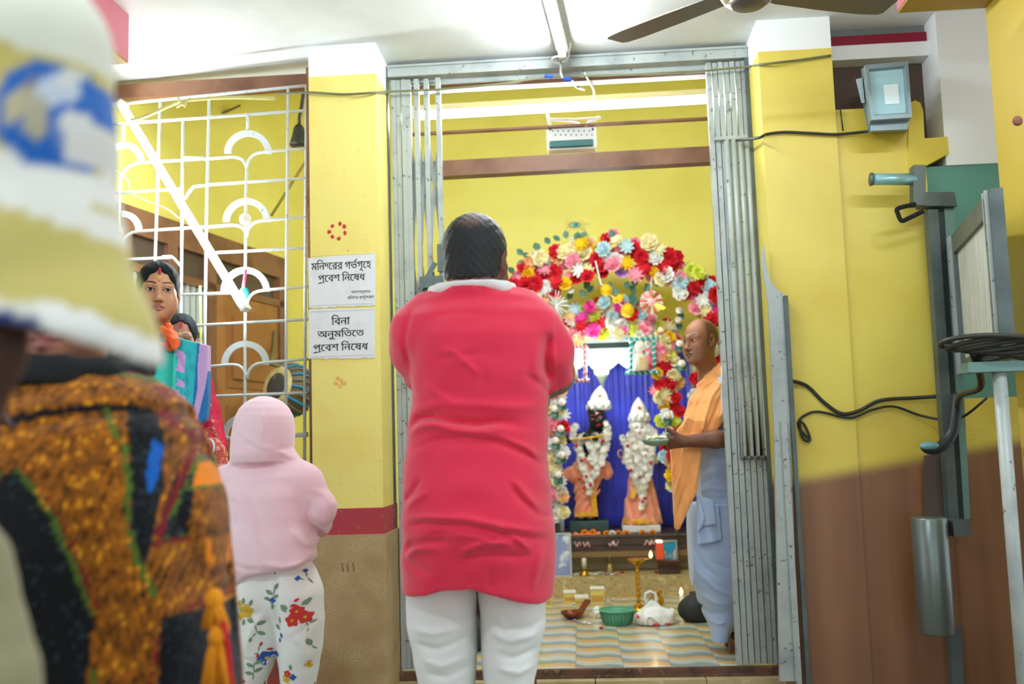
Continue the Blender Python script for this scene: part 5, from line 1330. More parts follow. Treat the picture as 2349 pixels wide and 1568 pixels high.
colL = column('garland of pale flowers and white buds hanging beside the crimson kurta', [(1252, 880), (1292, 880), (1298, 1000), (1296, 1100), (1300, 1190), (1262, 1190), (1250, 1000)], [(1284, 925, .7), (1282, 985, .6), (1270, 940, .2), (1272, 1012, .3), (1285, 1045, .5), (1278, 1090, .3)], 6.30, 46, True, [(1270, 860), (1272, 1000), (1282, 1226)])
t = thing('flower_valance', (at(1430, 740, 6.42)[0], 6.42, at(1430, 790, 6.42)[2]), 'low inner arch of pale flowers laid along the top of the silver canopy', 'flower garland')
val = [(1290, 800), (1285, 745), (1310, 715), (1345, 695), (1370, 692), (1440, 690), (1500, 712), (1545, 748), (1555, 800), (1520, 785), (1470, 770), (1400, 764), (1350, 770), (1330, 790)]
scatter(t, val, 21, 6.42, cap=90, rr=(.042, .054), pick=lambda a, c: rf.choice(['white', 'white', 'cream', 'cream', 'pink', 'pink', 'peach', 'sky', 'red', 'red', 'lime', 'magenta']))
filler(t, val, 60, 6.46, .034, .044, PALE)
part('rail', MB().tube([at(a, c, 6.46) for a, c in ((1285, 790), (1330, 745), (1420, 725), (1500, 745), (1556, 800))], .012), mat('arch_rod', '#6A7A66', .5), t)
for a, c, dx in ((1553, 738, .4), (1540, 775, .5), (1555, 715, .5), (1312, 668, -.4)): put_bud(t, at(a, c, 6.38), .030, V(dx, -.6, .4)); put_leaf(t, at(a, c, 6.40), .06, V(dx, .1, -.7))
# side garland behind the priest
t = thing('flower_column', (at(1600, 900, 6.5)[0], 6.5, ztop), 'garland of pink and red flowers hanging behind the neck of the priest', 'flower garland', 'flower columns of the altar')
scatter(t, [(1585, 760), (1665, 760), (1672, 960), (1600, 960), (1582, 870)], 24, 6.5, cap=34, rr=(.046, .058), pick=lambda a, c: rf.choice(['pink', 'red', 'red', 'cream', 'white']))
part('rod', MB().tube([at(1625, 740, 6.55), at(1630, 980, 6.55), at(1634, 1228, 6.55)], .012), mat('arch_rod', '#6A7A66', .5), t)
# peacock feather
t = thing('peacock_feather', at(1322, 560, 6.28), 'peacock feather standing up from the top of the outer flower arch', 'feather')
m_pf = mat('feather_barbs', '#A79A4E', .6); b = MB(); e0 = at(1318, 516, 6.28); q0 = at(1352, 585, 6.28)
part('quill', MB().tube([q0, at(1352, 548, 6.28), at(1342, 528, 6.28), e0], .0025), m_pf, t)
for a, c, l, an in [(1318+10*math.cos(x), 516+6*math.sin(x), .05+.02*math.cos(x*3), -x) for x in np.linspace(0, 6.1, 16)]:
    p = at(a, c, 6.28); b.bar(p, p+V(math.cos(an)*l, 0, math.sin(an)*l*.55), .003, .002, None, (0, 1, 0))
for k in range(12):
    p = lerp(e0, at(1350, 570, 6.28), k/12); b.bar(p, p+V(.05-.002*k, .0, .035), .002, .002, None, (0, 1, 0)); b.bar(p, p+V(-.01, 0, -.02), .002, .002, None, (0, 1, 0))
part('barbs', b, m_pf, t)
part('eye_rim', MB().ell(e0-V(0, .004, 0), (.040, .004, .022), None, 18, 8), mat('feather_bronze', '#8E8A50', .4), t)
part('eye', MB().ell(e0-V(-.006, .008, 0), (.018, .004, .014), None, 16, 8), mat('feather_teal', '#1FA3A0', .35), t)
part('pupil', MB().ell(e0-V(-.009, .012, 0), (.008, .003, .008), None, 12, 8), mat('feather_navy', '#16305E', .3), t)
# marigold string and pompoms
def ball(parent, p, r, m, nm='pompom'):
    mb = MB().ell(p, r, None, 16, 11); rnd = random.Random(int(p[0]*999)); P = np.array(p)
    mb.v = [tuple(P+(np.array(v)-P)*rnd.uniform(.86, 1.1)) for v in mb.v]; return part(nm, mb, m, parent)
t = thing('pompom_string', at(1440, 730, 6.14), 'white string with fluffy yellow pompoms across the opening of the flower arch', 'garland')
S_ = [at(1366, 598, 6.16), at(1378, 650, 6.14), at(1392, 665, 6.14), at(1415, 690, 6.16), at(1440, 712, 6.18)]
part('string', MB().tube(S_, .005), m_white, t)
for a, c, r in ((1391, 665, .037), (1422, 683, .024), (1440, 712, .042), (1412, 688, .02)): ball(t, at(a, c, 6.12), r, m_yb)
# red and white glitter hanging
c = at(1494, 693, 6.16); t = thing('glitter_ball', c-V(0, 0, .08), 'red and white striped glitter ornament with gold spikes on the flower arch', 'ornament')
b = MB(); b2 = MB(); rnd = random.Random(4)
for k in range(18):
    a = k*2*math.pi/18; (b if k % 2 else b2).add([tuple(c+V(.072*math.cos(q)*s_, -.02*(1-s_), .075*math.sin(q)*s_)) for s_ in (0, 1) for q in (a, a+.36)], [(0, 2, 3, 1)])
b.ell(c+V(0, .02, 0), (.06, .03, .065), None, 14, 8)
part('white_fan', b, m_white, t); part('red_fan', b2, mat('coral_foil', '#E85A62', .3, .3), t)
b = MB()
for k in range(30):
    a = rnd.uniform(0, 6.28); b.bar(c, c+V(math.cos(a)*rnd.uniform(.06, .1), -.03, math.sin(a)*rnd.uniform(.06, .1)), .004, .003, None, (0, 1, 0))
part('gold_spike', b, mat('gold_foil', '#F2B52A', .25, .7), t)
part('hook', MB().tube([c+V(0, 0, .06), c+V(.01, .02, .16)], .003), m_white, t)
c = at(1275, 700, 6.12); t = thing('tinsel_spray', c-V(0, 0, .06), 'white and silver tinsel spray on the flower arch above the shoulder of the crimson kurta', 'ornament')
b = MB()
for k in range(26):
    a = rnd.uniform(0, 6.28); b.bar(c, c+V(math.cos(a)*rnd.uniform(.05, .1), rnd.uniform(-.05, .02), math.sin(a)*rnd.uniform(.05, .1)), .012, .004, None, (0, 1, 0))
part('spray', b, m_white, t); b = MB()
for k in range(12):
    a = rnd.uniform(0, 6.28); b.bar(c, c+V(math.cos(a)*.08, -.05, math.sin(a)*.08), .006, .003, None, (0, 1, 0))
part('silver_strip', b, m_silver, t)
# little swings with dolls
def swing(name_label, x0, x1, yt, yb, hexc, dollx, Y_=6.2, doll=True):
    t = thing('toy_swing', (at((x0+x1)/2, yb, Y_)[0], Y_, at((x0+x1)/2, yb, Y_)[2]), name_label, 'ornament', 'toy swings under the canopy'); m = mat('swing_'+hexc[1:], hexc, .4)
    def twist(a, b_):
        mb = MB().tube([a, b_], .011, m, 8); n = 6; d = b_-a
        for k in range(n):
            p = a+d*((k+.3)/n); u = np.cross(d/np.linalg.norm(d), V(0, 1, 0)); mb.tube([p+u*.012-V(0, .004, 0)+d*.0, p+d*.03-V(0, .012, 0), p-u*.012+d*.06-V(0, .004, 0)], .0045, m_white, 5)
        return mb
    A, B, C_, D = at(x0, yt+2, Y_), at(x1, yt, Y_), at(x0-2, yb+2, Y_), at(x1+2, yb, Y_)
    part('top_rail', twist(A, B), None, t); part('seat_rail', twist(C_, D), None, t)
    for a, b_ in ((lerp(A, B, .16), lerp(C_, D, .16)), (lerp(A, B, .84), lerp(C_, D, .84))): part('hanger', twist(a, b_), None, t)
    if doll:
        p = lerp(C_, D, dollx); h = np.linalg.norm(at(x0, yt, Y_)-at(x0, yb, Y_))
        dd = thing('swing_doll', p+V(0, -.012, .012), 'small white dressed doll sitting on the '+name_label.split(' toy')[0]+' toy swing', 'doll', 'dolls on the toy swings'); q = p+V(0, -.014, .012)
        part('body', MB().lathe([(.052, 0), (.045, h*.3), (.025, h*.5), (.014, h*.58), (.026, h*.64), (.028, h*.74), (.016, h*.82), (.0, h*.84)], q, None, 14), m_cream, dd)
        part('hood', MB().lathe([(.034, h*.5), (.036, h*.66), (.034, h*.78), (.018, h*.88), (.0, h*.9)], q+V(0, .012, 0), None, 14), m_white, dd)
        part('skirt_panel', MB().box((q[0]-.01, q[1]-.050, q[2]+.005), (q[0]+.03, q[1]-.035, q[2]+h*.38)), mat('doll_tan', '#D9B98A', .7), dd)
        part('brooch', MB().ell(q+V(.02, -.035, h*.55), .008, None, 8, 6), mat('doll_red', '#D8305A', .5), dd)
    return t
swing('teal and white striped toy swing hung under the canopy', 1436, 1512, 776, 854, '#18A39C', .45)
swing('pink and white striped toy swing hung under the canopy', 1296, 1350, 795, 872, '#E0849C', .25)

# ------------------------------------------------------------------ statues
m_gold = mat('gold_cloth', '#F0B83C', .5, spots=[('#E8A020', 40, .5, .6)]); m_peach = mat('peach_silk', '#F79A7C', .5, sheen=.3, spots=[('#FBC0A8', 30, .55, .62)], bump=(60, .1)); m_crown = mat('white_crown', '#F3F3F0', .4)
m_blackst = mat('black_stone', '#12201F', .22); m_pale = mat('white_marble', '#F2ECE6', .4)
GARL = daisy(91).mesh('garland_flower', [mat('garland_white', '#FFFCF2', .7)])
def garland(parent, pts, n, r, Y_, wob=.0, colr=None):
    o = thing  # part of its statue's dress
    P = [at(a, c, Y_) for a, c in pts]; L = [0]
    for a, b_ in zip(P[:-1], P[1:]): L.append(L[-1]+np.linalg.norm(b_-a))
    mb = MB(); src = GARL; sv = np.array([tuple(v.co) for v in src.vertices]); sf = [tuple(p.vertices) for p in src.polygons]
    for k in range(n):
        s = L[-1]*k/(n-1); i = max(0, min(len(P)-2, int(np.searchsorted(L, s))-1)); p = lerp(P[i], P[i+1], (s-L[i])/(L[i+1]-L[i]+1e-9))+V(rf.uniform(-wob, wob), rf.uniform(-.012, .012), rf.uniform(-wob, wob))
        M = np.array(face_mat(V(rf.uniform(-.6, .6), -1, rf.uniform(-.5, .6)), rf.uniform(0, 6), r*rf.uniform(.8, 1.2)))[:3, :3]
        mb.add(sv@M.T+p, sf, None, True)
    return mb
def crown(t, base, h, r, tilt=0.0, jewel=True):
    ax = V(math.sin(tilt), 0, math.cos(tilt))
    part('crown', MB().lathe([(r*.95, 0), (r*1.05, h*.06), (r*1.08, h*.20), (r*.98, h*.36), (r*.90, h*.48), (r*.78, h*.60), (r*.58, h*.74), (r*.30, h*.88), (r*.10, h*.96), (.0, h)], base, m_crown, 20, ax), None, t)
    b = MB()
    for k in range(9):
        a = -1.4+2.8*k/8; q = base+ax*h*(.12+.12*(k % 2))+V(r*1.05*math.sin(a), -r*1.05*math.cos(a), 0); b.ell(q, (.016, .012, .022), None, 8, 6)
    part('crown_petal', b, m_crown, t)
    if jewel: part('jewel', MB().ell(base+ax*h*.55-V(0, r*.85, 0), .012, None, 10, 6), mat('amber_jewel', '#E87A1E', .3), t)
YS = 6.585
# dark flute player
hc = at(1369, 954, YS); base = at(1352, 1212, YS)
t = thing('statue', (base[0], YS, ztop), 'black stone statue tilting its head, in white crown, flower garlands and peach skirt', 'statue', 'altar statues')
f = Fld(V(base[0]-.26, YS-.16, ztop), V(base[0]+.30, YS+.16, hc[2]+.25), .0045)
hRk = rotm(math.pi-.1, -.15, .28); head_shape(f, hc, hRk, .74, 1.0, neck=(0, -.03, -.18), neck_r=.045)
ch = at(1352, 1030, YS); hp = at(1350, 1085, YS)
f.cap(hc-V(.01, 0, .06), ch, .036, .072, .03); f.cap(ch, hp, .072, .070, .03); f.cap(hp, at(1345, 1200, YS), .055, .028, .03); f.cap(hp+V(.03, 0, 0), at(1362, 1196, YS), .05, .028, .03)
f.cap(at(1330, 1000, YS), at(1300, 1008, YS-.03), .030, .024, .02); f.cap(at(1300, 1008, YS-.03), at(1345, 1000, YS-.12), .024, .018, .015); f.ell(at(1347, 999, YS-.125), .02, .01)
f.cap(at(1378, 1000, YS), at(1392, 1025, YS-.03), .030, .024, .02); f.cap(at(1392, 1025, YS-.03), at(1366, 1004, YS-.12), .024, .018, .015); f.ell(at(1364, 1003, YS-.125), .02, .01)
def kcolr(v):
    return head_paint(v, hc, hRk, .74, '#14201F', '#C8283C', 1.0, '#D23A48', browt=.8)
solid('body', f, mat('black_stone_paint', '#12201F', .22, vcol=True), t, kcolr)
part('lower_eyelid', MB().tube([hc+hRk@(.74*V(s_, .088, -.008)) for s_ in (-.046, -.031, -.016)], .003).tube([hc+hRk@(.74*V(s_, .088, -.008)) for s_ in (.016, .031, .046)], .003), mat('red_line', '#D23A48', .5), t)
part('plinth', MB().box((base[0]-.125, YS-.10, ztop+.001), (base[0]+.125, YS+.10, at(1352, 1192, YS)[2]), mat('dark_plinth', '#2F4A46', .3), .006), None, t)
b = MB().loft if False else None
fs_ = Fld(V(base[0]-.22, YS-.16, at(1350, 1205, YS)[2]), V(base[0]+.24, YS+.16, at(1350, 1060, YS)[2]+.05), .005)
def SS(py, pl, pr, dep): a, b_ = at(pl, py, YS), at(pr, py, YS); return ((a[2]+b_[2])/2, (a[0]+b_[0])/2, YS, (b_[0]-a[0])/2, dep)
fs_.loft([SS(1186, 1318, 1368, .055), SS(1150, 1320, 1370, .055), SS(1110, 1316, 1378, .062), SS(1092, 1308, 1385, .085), SS(1070, 1310, 1390, .092), SS(1052, 1322, 1382, .075), SS(1040, 1334, 1372, .06)], 0)
fs_.cap(at(1318, 1085, YS), at(1304, 1088, YS), .045, .045, .02); fs_.cap(at(1385, 1072, YS), at(1393, 1085, YS), .045, .042, .02)
fs_.wave(lambda X, Y, Z: .004*np.sin(110*X+10*np.sin(12*Z)))
solid('skirt', fs_, m_peach, t)
b = MB(); q0, q1 = at(1356, 1090, YS-.075), at(1366, 1184, YS-.062); b.bar(q0, q1, .036, .010, None, (1, 0, 0)); q0, q1 = at(1318, 1180, YS-.062), at(1370, 1178, YS-.062); b.bar(q0, q1, .026, .012, None, (0, 0, 1)); part('gold_border', b, m_gold, t)
crown(t, hc+V(.012, 0, .040), .165, .066, .14)
g = MB()
for pl, n in (([(1340, 998), (1330, 1014), (1328, 1040), (1338, 1075), (1352, 1100)], 22), ([(1384, 996), (1392, 1014), (1384, 1045), (1366, 1080), (1352, 1100)], 22), ([(1345, 1005), (1358, 1030), (1356, 1060)], 14), ([(1372, 1000), (1366, 1030), (1360, 1060)], 14), ([(1352, 1100), (1354, 1130)], 8), ([(1320, 975), (1312, 990), (1318, 1012)], 8), ([(1390, 975), (1394, 990), (1392, 1008)], 7)):
    m_ = garland(t, pl, int(n*1.5), .025, YS-.105, .010); g.add(m_.v, m_.f, None, True)
part('garland', g, mat('garland_white', '#FFFCF2', .7), t)
g = MB()
for a, c in ((1334, 1055), (1345, 1092), (1355, 1112), (1340, 1118), (1322, 1022), (1384, 1010), (1329, 1098)): g.ell(at(a, c, YS-.125), .011, None, 8, 6)
part('red_rose', g, mat('petal_red', '#D42230', .7), t)
part('flute', MB().tube([at(1312, 1010, YS-.14), at(1386, 998, YS-.14)], .007), m_gold, t)
# pale companion
hc = at(1467, 980, YS); base = at(1470, 1212, YS)
t = thing('statue', (base[0], YS, ztop), 'white marble statue facing forward, in white crown, flower garlands and peach gown', 'statue', 'altar statues')
f = Fld(V(base[0]-.2, YS-.16, ztop), V(base[0]+.2, YS+.16, hc[2]+.12), .0045)
hRr = rotm(math.pi-.05, -.05, 0); head_shape(f, hc, hRr, .62, 1.0, neck=(0, -.03, -.19), ears=False, neck_r=.045)
ch = at(1467, 1035, YS); f.cap(hc-V(0, 0, .06), ch, .033, .062, .03); f.cap(ch, at(1468, 1085, YS), .062, .065, .03)
for s in (-1, 1):
    f.cap(ch+V(s*.065, 0, .02), ch+V(s*.098, -.02, -.06), .026, .021, .015); f.cap(ch+V(s*.098, -.02, -.06), ch+V(s*.05, -.11, -.02), .021, .016, .01); f.ell(ch+V(s*.047, -.115, -.015), .018, .01)
def rcol(v): return head_paint(v, hc, hRr, .62, '#F4EEE8', '#D8808A', 1.0, '#2E2A28', hair=lambda x, y, z: ((y < .02) & (z > -.06), '#1A1A1A', 1.0))
solid('body', f, mat('marble_paint', '#F2ECE6', .35, vcol=True), t, rcol)
fs_ = Fld(V(base[0]-.2, YS-.17, ztop+.01), V(base[0]+.2, YS+.17, at(1467, 1000, YS)[2]), .005)
fs_.loft([SS(1200, 1428, 1518, .115), SS(1185, 1429, 1516, .112), SS(1150, 1434, 1508, .10), SS(1110, 1440, 1498, .085), SS(1075, 1446, 1490, .072), SS(1045, 1446, 1490, .072), SS(1022, 1452, 1484, .055)], 0)
fs_.wave(lambda X, Y, Z: .005*np.sin(120*X+3*np.sin(9*Z))*np.clip((at(1467, 1050, YS)[2]-Z)*6, 0, 1))
solid('gown', fs_, m_peach, t)
b = MB().lathe([(.118, 0), (.122, .004), (.119, .030), (.116, .034)], (base[0]+.004, YS, at(1472, 1199, YS)[2]), m_gold, 30); part('gold_border', b, None, t)
part('gold_panel', MB().bar(at(1458, 1012, YS-.085), at(1462, 1080, YS-.10), .035, .012, m_gold, (1, 0, 0)).bar(at(1463, 1112, YS-.098), at(1450, 1142, YS-.115), .03, .012, m_gold, (1, 0, 0)), None, t)
part('plinth', MB().box((base[0]-.12, YS-.115, ztop+.001), (base[0]+.12, YS+.10, at(1472, 1201, YS)[2]), m_white, .004), None, t)
crown(t, hc+V(0, 0, .036), .165, .058, 0)
g = MB()
for pl, n in (([(1447, 1000), (1440, 1030), (1446, 1065), (1460, 1100), (1472, 1125)], 24), ([(1490, 1000), (1494, 1030), (1490, 1065), (1480, 1100), (1472, 1125)], 24), ([(1452, 1015), (1460, 1045), (1470, 1085)], 14), ([(1484, 1015), (1480, 1045), (1474, 1085)], 14), ([(1472, 1110), (1474, 1160)], 12), ([(1428, 1005), (1440, 1020)], 6), ([(1498, 990), (1506, 1010)], 7), ([(1450, 975), (1446, 995)], 4), ([(1488, 975), (1492, 995)], 4)):
    m_ = garland(t, pl, int(n*1.5), .025, YS-.12, .010); g.add(m_.v, m_.f, None, True)
part('garland', g, mat('garland_white', '#FFFCF2', .7), t)
g = MB()
for a, c in ((1446, 1078), (1474, 1150), (1478, 1142), (1494, 1062), (1440, 1022)): g.ell(at(a, c, YS-.14), .011, None, 8, 6)
part('red_rose', g, mat('petal_red', '#D42230', .7), t)
part('bangle', MB().tube([at(1424, 1040, YS-.06)+V(.018*math.cos(a), 0, .024*math.sin(a)) for a in np.linspace(0, 5.9, 16)], .004, None, 6, True, True), m_gold, t)
# offerings along the table edge
def marigold(px, py, Y_, z, r, cn, label, nm='marigold'):
    p = at(px, py, Y_); o = bpy.data.objects.new(nm, FLOWM[cn][1]); COL.objects.link(o)
    M = face_mat(V(rf.uniform(-.3, .3), -.5, 1), rf.uniform(0, 6), r); M.translation = Vector((p[0], Y_, z)); o.matrix_world = M
    tag(o, label, 'flower', 'loose flowers on the altar table'); return o
for a, cn, lb in ((1391, 'yellow', 'orange marigold on the altar table edge beside the dark plinth'), (1404, 'white', 'white flower lying on the altar table between the two plinths'), (1419, 'yellow', 'orange marigold lying on the altar table between the two plinths'), (1437, 'yellow', 'orange marigold in front of the near corner of the white plinth'), (1473, 'yellow', 'orange marigold in front of the middle of the white plinth'), (1497, 'yellow', 'orange marigold at the altar table end nearest the priest'), (1341, 'white', 'white flower lying on the orange cloth in front of the dark plinth'), (1360, 'white', 'white flower lying on the folded end of the orange cloth')):
    marigold(a, 1218, 6.415, ztop+(.012 if 'cloth' in lb else .002), .025, cn, lb)
o_ = [o for o in COL.objects if o.name.startswith('marigold') and 'orange' in o.get('label', '')]
m_or = mat('petal_orange', '#F0941E', .7)
for o in o_:
    o.material_slots[0].link = 'OBJECT'; o.material_slots[0].material = m_or
b = MB(); p0, p1 = at(1290, 1220, 6.40), at(1378, 1219, 6.40); R = []
for u in np.linspace(0, 1, 24):
    x_ = p0[0]+(p1[0]-p0[0])*u; h = .008+.006*math.sin(u*22)+.004*math.sin(u*41); R.append([(x_, 6.385, ztop+.001), (x_, 6.385, ztop+.003+h*.4), (x_, 6.42, ztop+.004+h), (x_, 6.45, ztop+.003+h*.5), (x_, 6.45, ztop+.001)])
b.rings(R, None, True); solo('orange_cloth', b, mat('orange_gauze', '#F0884A', .7), 'crumpled orange cloth strip in front of the dark statue plinth', 'cloth')

# ------------------------------------------------------------------ things on the stone step
zst = zs
def frame_pic(x0, x1, yt, Y_, label, c1, spots, lean=.0):
    a, b_ = at(x0, 1300, Y_), at(x1, 1300, Y_); zt_ = at((x0+x1)/2, yt, Y_)[2]
    t = thing('framed_picture', ((a[0]+b_[0])/2, Y_, zst), label, 'picture', 'framed pictures leaning on the altar')
    b = MB(); e = .012
    for lo, hi in (((a[0], Y_, zst), (a[0]+e, Y_+.02, zt_)), ((b_[0]-e, Y_, zst), (b_[0], Y_+.02, zt_)), ((a[0]+e, Y_, zst), (b_[0]-e, Y_+.02, zst+e)), ((a[0]+e, Y_, zt_-e), (b_[0]-e, Y_+.02, zt_))): b.box(lo, hi)
    part('frame', b, m_silver, t)
    part('print', MB().box((a[0]+e, Y_+.006, zst+e), (b_[0]-e, Y_+.018, zt_-e)), mat('print_'+c1[1:], c1, .35, spots=spots), t); return t
frame_pic(1240, 1312, 1222, 6.24, 'framed bluish picture with pale pink swirls on the stone step beside the crimson kurta', '#8E9CC8', [('#E3E6EE', 9, .5, .58), ('#E6B4C8', 7, .56, .64), ('#E8D27A', 12, .62, .68)])
frame_pic(1519, 1556, 1238, 6.345, 'framed blue and red picture on the stone step behind the priest', '#27A0CC', [('#E8D8C0', 9, .48, .56), ('#D0504A', 11, .58, .64)])
b = MB()
t = thing('red_lamp_box', at(1513, 1282, 6.28), 'small glowing red lantern on the incense box beside the framed blue picture', 'lantern')
p = at(1513, 1262, 6.28); part('shade', MB().box((p[0]-.024, 6.26, p[2]-.055), (p[0]+.024, 6.30, p[2]+.05), mat('red_lantern', '#C8442E', .4, emit=('#FF6A3A', .12)), .006), None, t); part('top_light', MB().box((p[0]-.018, 6.262, p[2]+.05), (p[0]+.018, 6.298, p[2]+.062), emitter('lantern_glow', '#FFD8A0', 3.0), .003), None, t)
b = MB(); q0 = at(1511, 1285, 6.25); q1 = at(1548, 1312, 6.25)
t = thing('incense_box', (q0[0]+.05, 6.27, zst), 'dark brown ribbed box on the stone step under the red lantern', 'box'); zb_ = at(1530, 1284, 6.25)[2]
part('base', MB().box((q0[0], 6.25, zst), (q1[0]+.03, 6.33, zst+.035), m_dkw, .004), None, t); b = MB()
for k in range(5): b.box((q0[0]-.005, 6.246, zst+.037+k*(zb_-zst-.04)/5), (q1[0]+.035, 6.334, zst+.034+(k+.8)*(zb_-zst-.04)/5), m_rust, .003)
part('lid', b, None, t)
p = at(1341, 1320, 6.24); t = thing('candle_stand', (p[0], 6.27, zst), 'white candle on a small brass stand on the stone step', 'candle'); m_brass = mat('polished_brass', '#C9972E', .22, .9); c = V(p[0], 6.27, zst)
part('stand', MB().lathe([(.032, 0), (.034, .006), (.014, .022), (.010, .034), (.022, .042), (.026, .046), (.0, .047)], c, None, 20), m_brass, t); part('candle', MB().lathe([(.014, .046), (.0145, .10), (.012, .106), (.0, .107)], c, None, 14), m_cream, t)
p = at(1400, 1320, 6.3); t = thing('brass_bell', (p[0], 6.34, zst), 'small tarnished brass hand bell at the back of the stone step', 'bell'); c = V(p[0], 6.34, zst); m_tarn = mat('tarnished_brass', '#8E7C4A', .35, .7)
part('body', MB().lathe([(.036, 0), (.034, .008), (.026, .03), (.022, .052), (.010, .066), (.0, .068)], c, None, 20), m_tarn, t); part('handle', MB().lathe([(.006, .066), (.010, .078), (.006, .09), (.012, .10), (.006, .112), (.0, .116)], c, None, 14), m_tarn, t)
loose = [(1352, 1316, 'white'), (1376, 1314, 'sky'), (1396, 1312, 'yellow'), (1404, 1318, 'white'), (1393, 1316, 'lilac'), (1428, 1312, 'red'), (1505, 1312, 'red'), (1366, 1318, 'white'), (1412, 1316, 'pink'), (1322, 1318, 'white')]
LW = {'white': 'white', 'sky': 'pale blue', 'yellow': 'orange yellow', 'lilac': 'lilac', 'red': 'red', 'pink': 'pink'}
WH = ['beside the candle stand', 'between the candle stand and brass bell', 'in front of the brass bell', 'in front of the brass bell', 'in front of the brass bell', 'just beyond the brass bell', 'beside the incense box', 'between the candle stand and the brass bell', 'in front of the brass bell', 'by the bluish framed picture']
for (a, c, cn), w_ in zip(loose, WH):
    p = atz(a, c, zst+.004); o = bpy.data.objects.new('petal_cluster', FLOWM[cn][2]); COL.objects.link(o); M = face_mat(V(rf.uniform(-.2, .2), -.2, 1), rf.uniform(0, 6), .018); M.translation = Vector((p[0], max(p[1], 6.225), zst)); o.matrix_world = M
    tag(o, 'small %s blossom on the stone step %s' % (LW[cn], w_), 'flower', 'loose blossoms on the stone step')

# ------------------------------------------------------------------ things on the shrine floor
def fz(px, py): p = atz(px, py, SH); return p
m_pbox = mat('yellow_card_box', '#E4D070', .5); m_pboxw = mat('white_card', '#EFEDE2', .5)
def card_box(x0, x1, yb, w, h, label, open_=True, ang=.0):
    p = fz((x0+x1)/2, yb); W_ = (x1-x0)*p[1]/FPX; t = thing('card_box', (p[0], p[1]+w/2, SH), label, 'box', 'small card boxes on the shrine floor')
    part('body', MB().box((p[0]-W_/2, p[1], SH), (p[0]+W_/2, p[1]+w, SH+h), m_pbox), None, t); part('band', MB().box((p[0]-W_/2+.004, p[1]-.002, SH+h*.22), (p[0]+W_/2-.004, p[1]-.0002, SH+h*.62)), mat('tan_label', '#C99E52', .5), t)
    part('flap', MB().bar(V(p[0], p[1]-.004, SH+h+.003), V(p[0], p[1]+w, SH+h+.012), W_+.006, .004, m_pboxw, (1, 0, 0)), None, t); return t
card_box(1294, 1320, 1382, .05, .055, 'small yellow card box with white flap beside the trouser leg and wooden spoon')
card_box(1356, 1386, 1386, .05, .085, 'taller yellow card box with white flap standing against the stone step')
card_box(1251, 1266, 1391, .04, .06, 'yellow card box half hidden by the white trousers')
card_box(1320, 1349, 1386, .07, .035, 'flat greenish card box between the two taller card boxes')
# wooden spoon shaped vessel
p = fz(1318, 1420); t = thing('wooden_vessel', (p[0], p[1], SH), 'brown copper spoon shaped vessel lying on the patterned tiles', 'vessel'); m_cop = mat('dark_copper', '#7E3E22', .25, .5)
c = V(p[0]-.01, p[1]+.03, SH)
part('bowl', MB().lathe([(.018, .0), (.045, .008), (.062, .026), (.066, .038), (.060, .038), (.042, .016), (.0, .010)], c, None, 24), m_cop, t)
part('spout', MB().bar(c+V(.035, .02, .022), c+V(.085, .12, .075), .034, .010, m_cop, (1, -.3, 0)), None, t)
p = fz(1372, 1418); b = MB().ell(V(p[0], p[1]+.02, SH+.030), (.030, .026, .030), None, 12, 9); rnd = random.Random(5); b.v = [(x+rnd.uniform(-.006, .006), y+rnd.uniform(-.006, .006), max(SH, z+rnd.uniform(-.008, .008))) for x, y, z in b.v]; 
for i in range(len(b.sm)): b.sm[i] = False
solo('crumpled_wrapper', b, m_white, 'crumpled white paper wrapper beside the green basket', 'wrapper')
# green basket
p = fz(1418, 1437); c = V(p[0], p[1]+.085, SH); t = thing('plastic_basket', c, 'green plastic basket with slotted sides on the patterned tiles', 'basket'); m_green = mat('green_plastic', '#5FA583', .4)
part('bowl', MB().lathe([(.065, .0), (.072, .003), (.084, .045), (.088, .070), (.084, .070), (.079, .045), (.068, .008), (.0, .006)], c, None, 36), m_green, t)
part('rim', MB().tube([c+V(.090*math.cos(a), .090*math.sin(a), .072) for a in np.linspace(0, 6.1, 36)], .0055, None, 8, True, True), m_green, t); b = MB()
for k in range(28):
    a = 2*math.pi*k/28; d_ = V(math.cos(a), math.sin(a), 0); b.bar(c+d_*.0745+V(0, 0, .010), c+d_*.0885+V(0, 0, .062), .004, .006, None, V(-d_[1], d_[0], 0))
part('rib', b, mat('green_plastic_dark', '#3E7E62', .4), t)
# white carrier bag
p = fz(1502, 1440); c = V(p[0]+.01, p[1]+.11, SH)
f = Fld(c+V(-.14, -.12, -.0), c+V(.14, .12, .20), .0036)
f.loft([(c[2]-.01, c[0], c[1], .088, .062), (c[2]+.02, c[0], c[1], .098, .070), (c[2]+.05, c[0]+.006, c[1], .092, .066), (c[2]+.075, c[0]+.002, c[1], .068, .050), (c[2]+.098, c[0]-.008, c[1], .036, .026), (c[2]+.118, c[0]-.012, c[1], .030, .014)], 0, 'u', 2.6)
f.ell(c+V(.065, -.01, .052), (.042, .045, .034), .02); f.ell(c+V(-.062, -.02, .045), (.040, .045, .036), .02)
nzb = noise3(77, 12, 45, 130); nzb2 = noise3(78, 8, 25, 60)
def creases(X, Y, Z):
    r = np.abs(nzb2(X, Y, Z)); return .010*nzb(X, Y, Z)+.010*np.exp(-(r/.06)**2)-.004
f.wave(creases); f.cut(lambda X, Y, Z: SH+.001-Z)
t = thing('carrier_bag', c, 'white plastic carrier bag with a looped handle beside the brass lamp', 'bag'); m_plastic = mat('white_plastic_film', '#F1F2F0', .25)
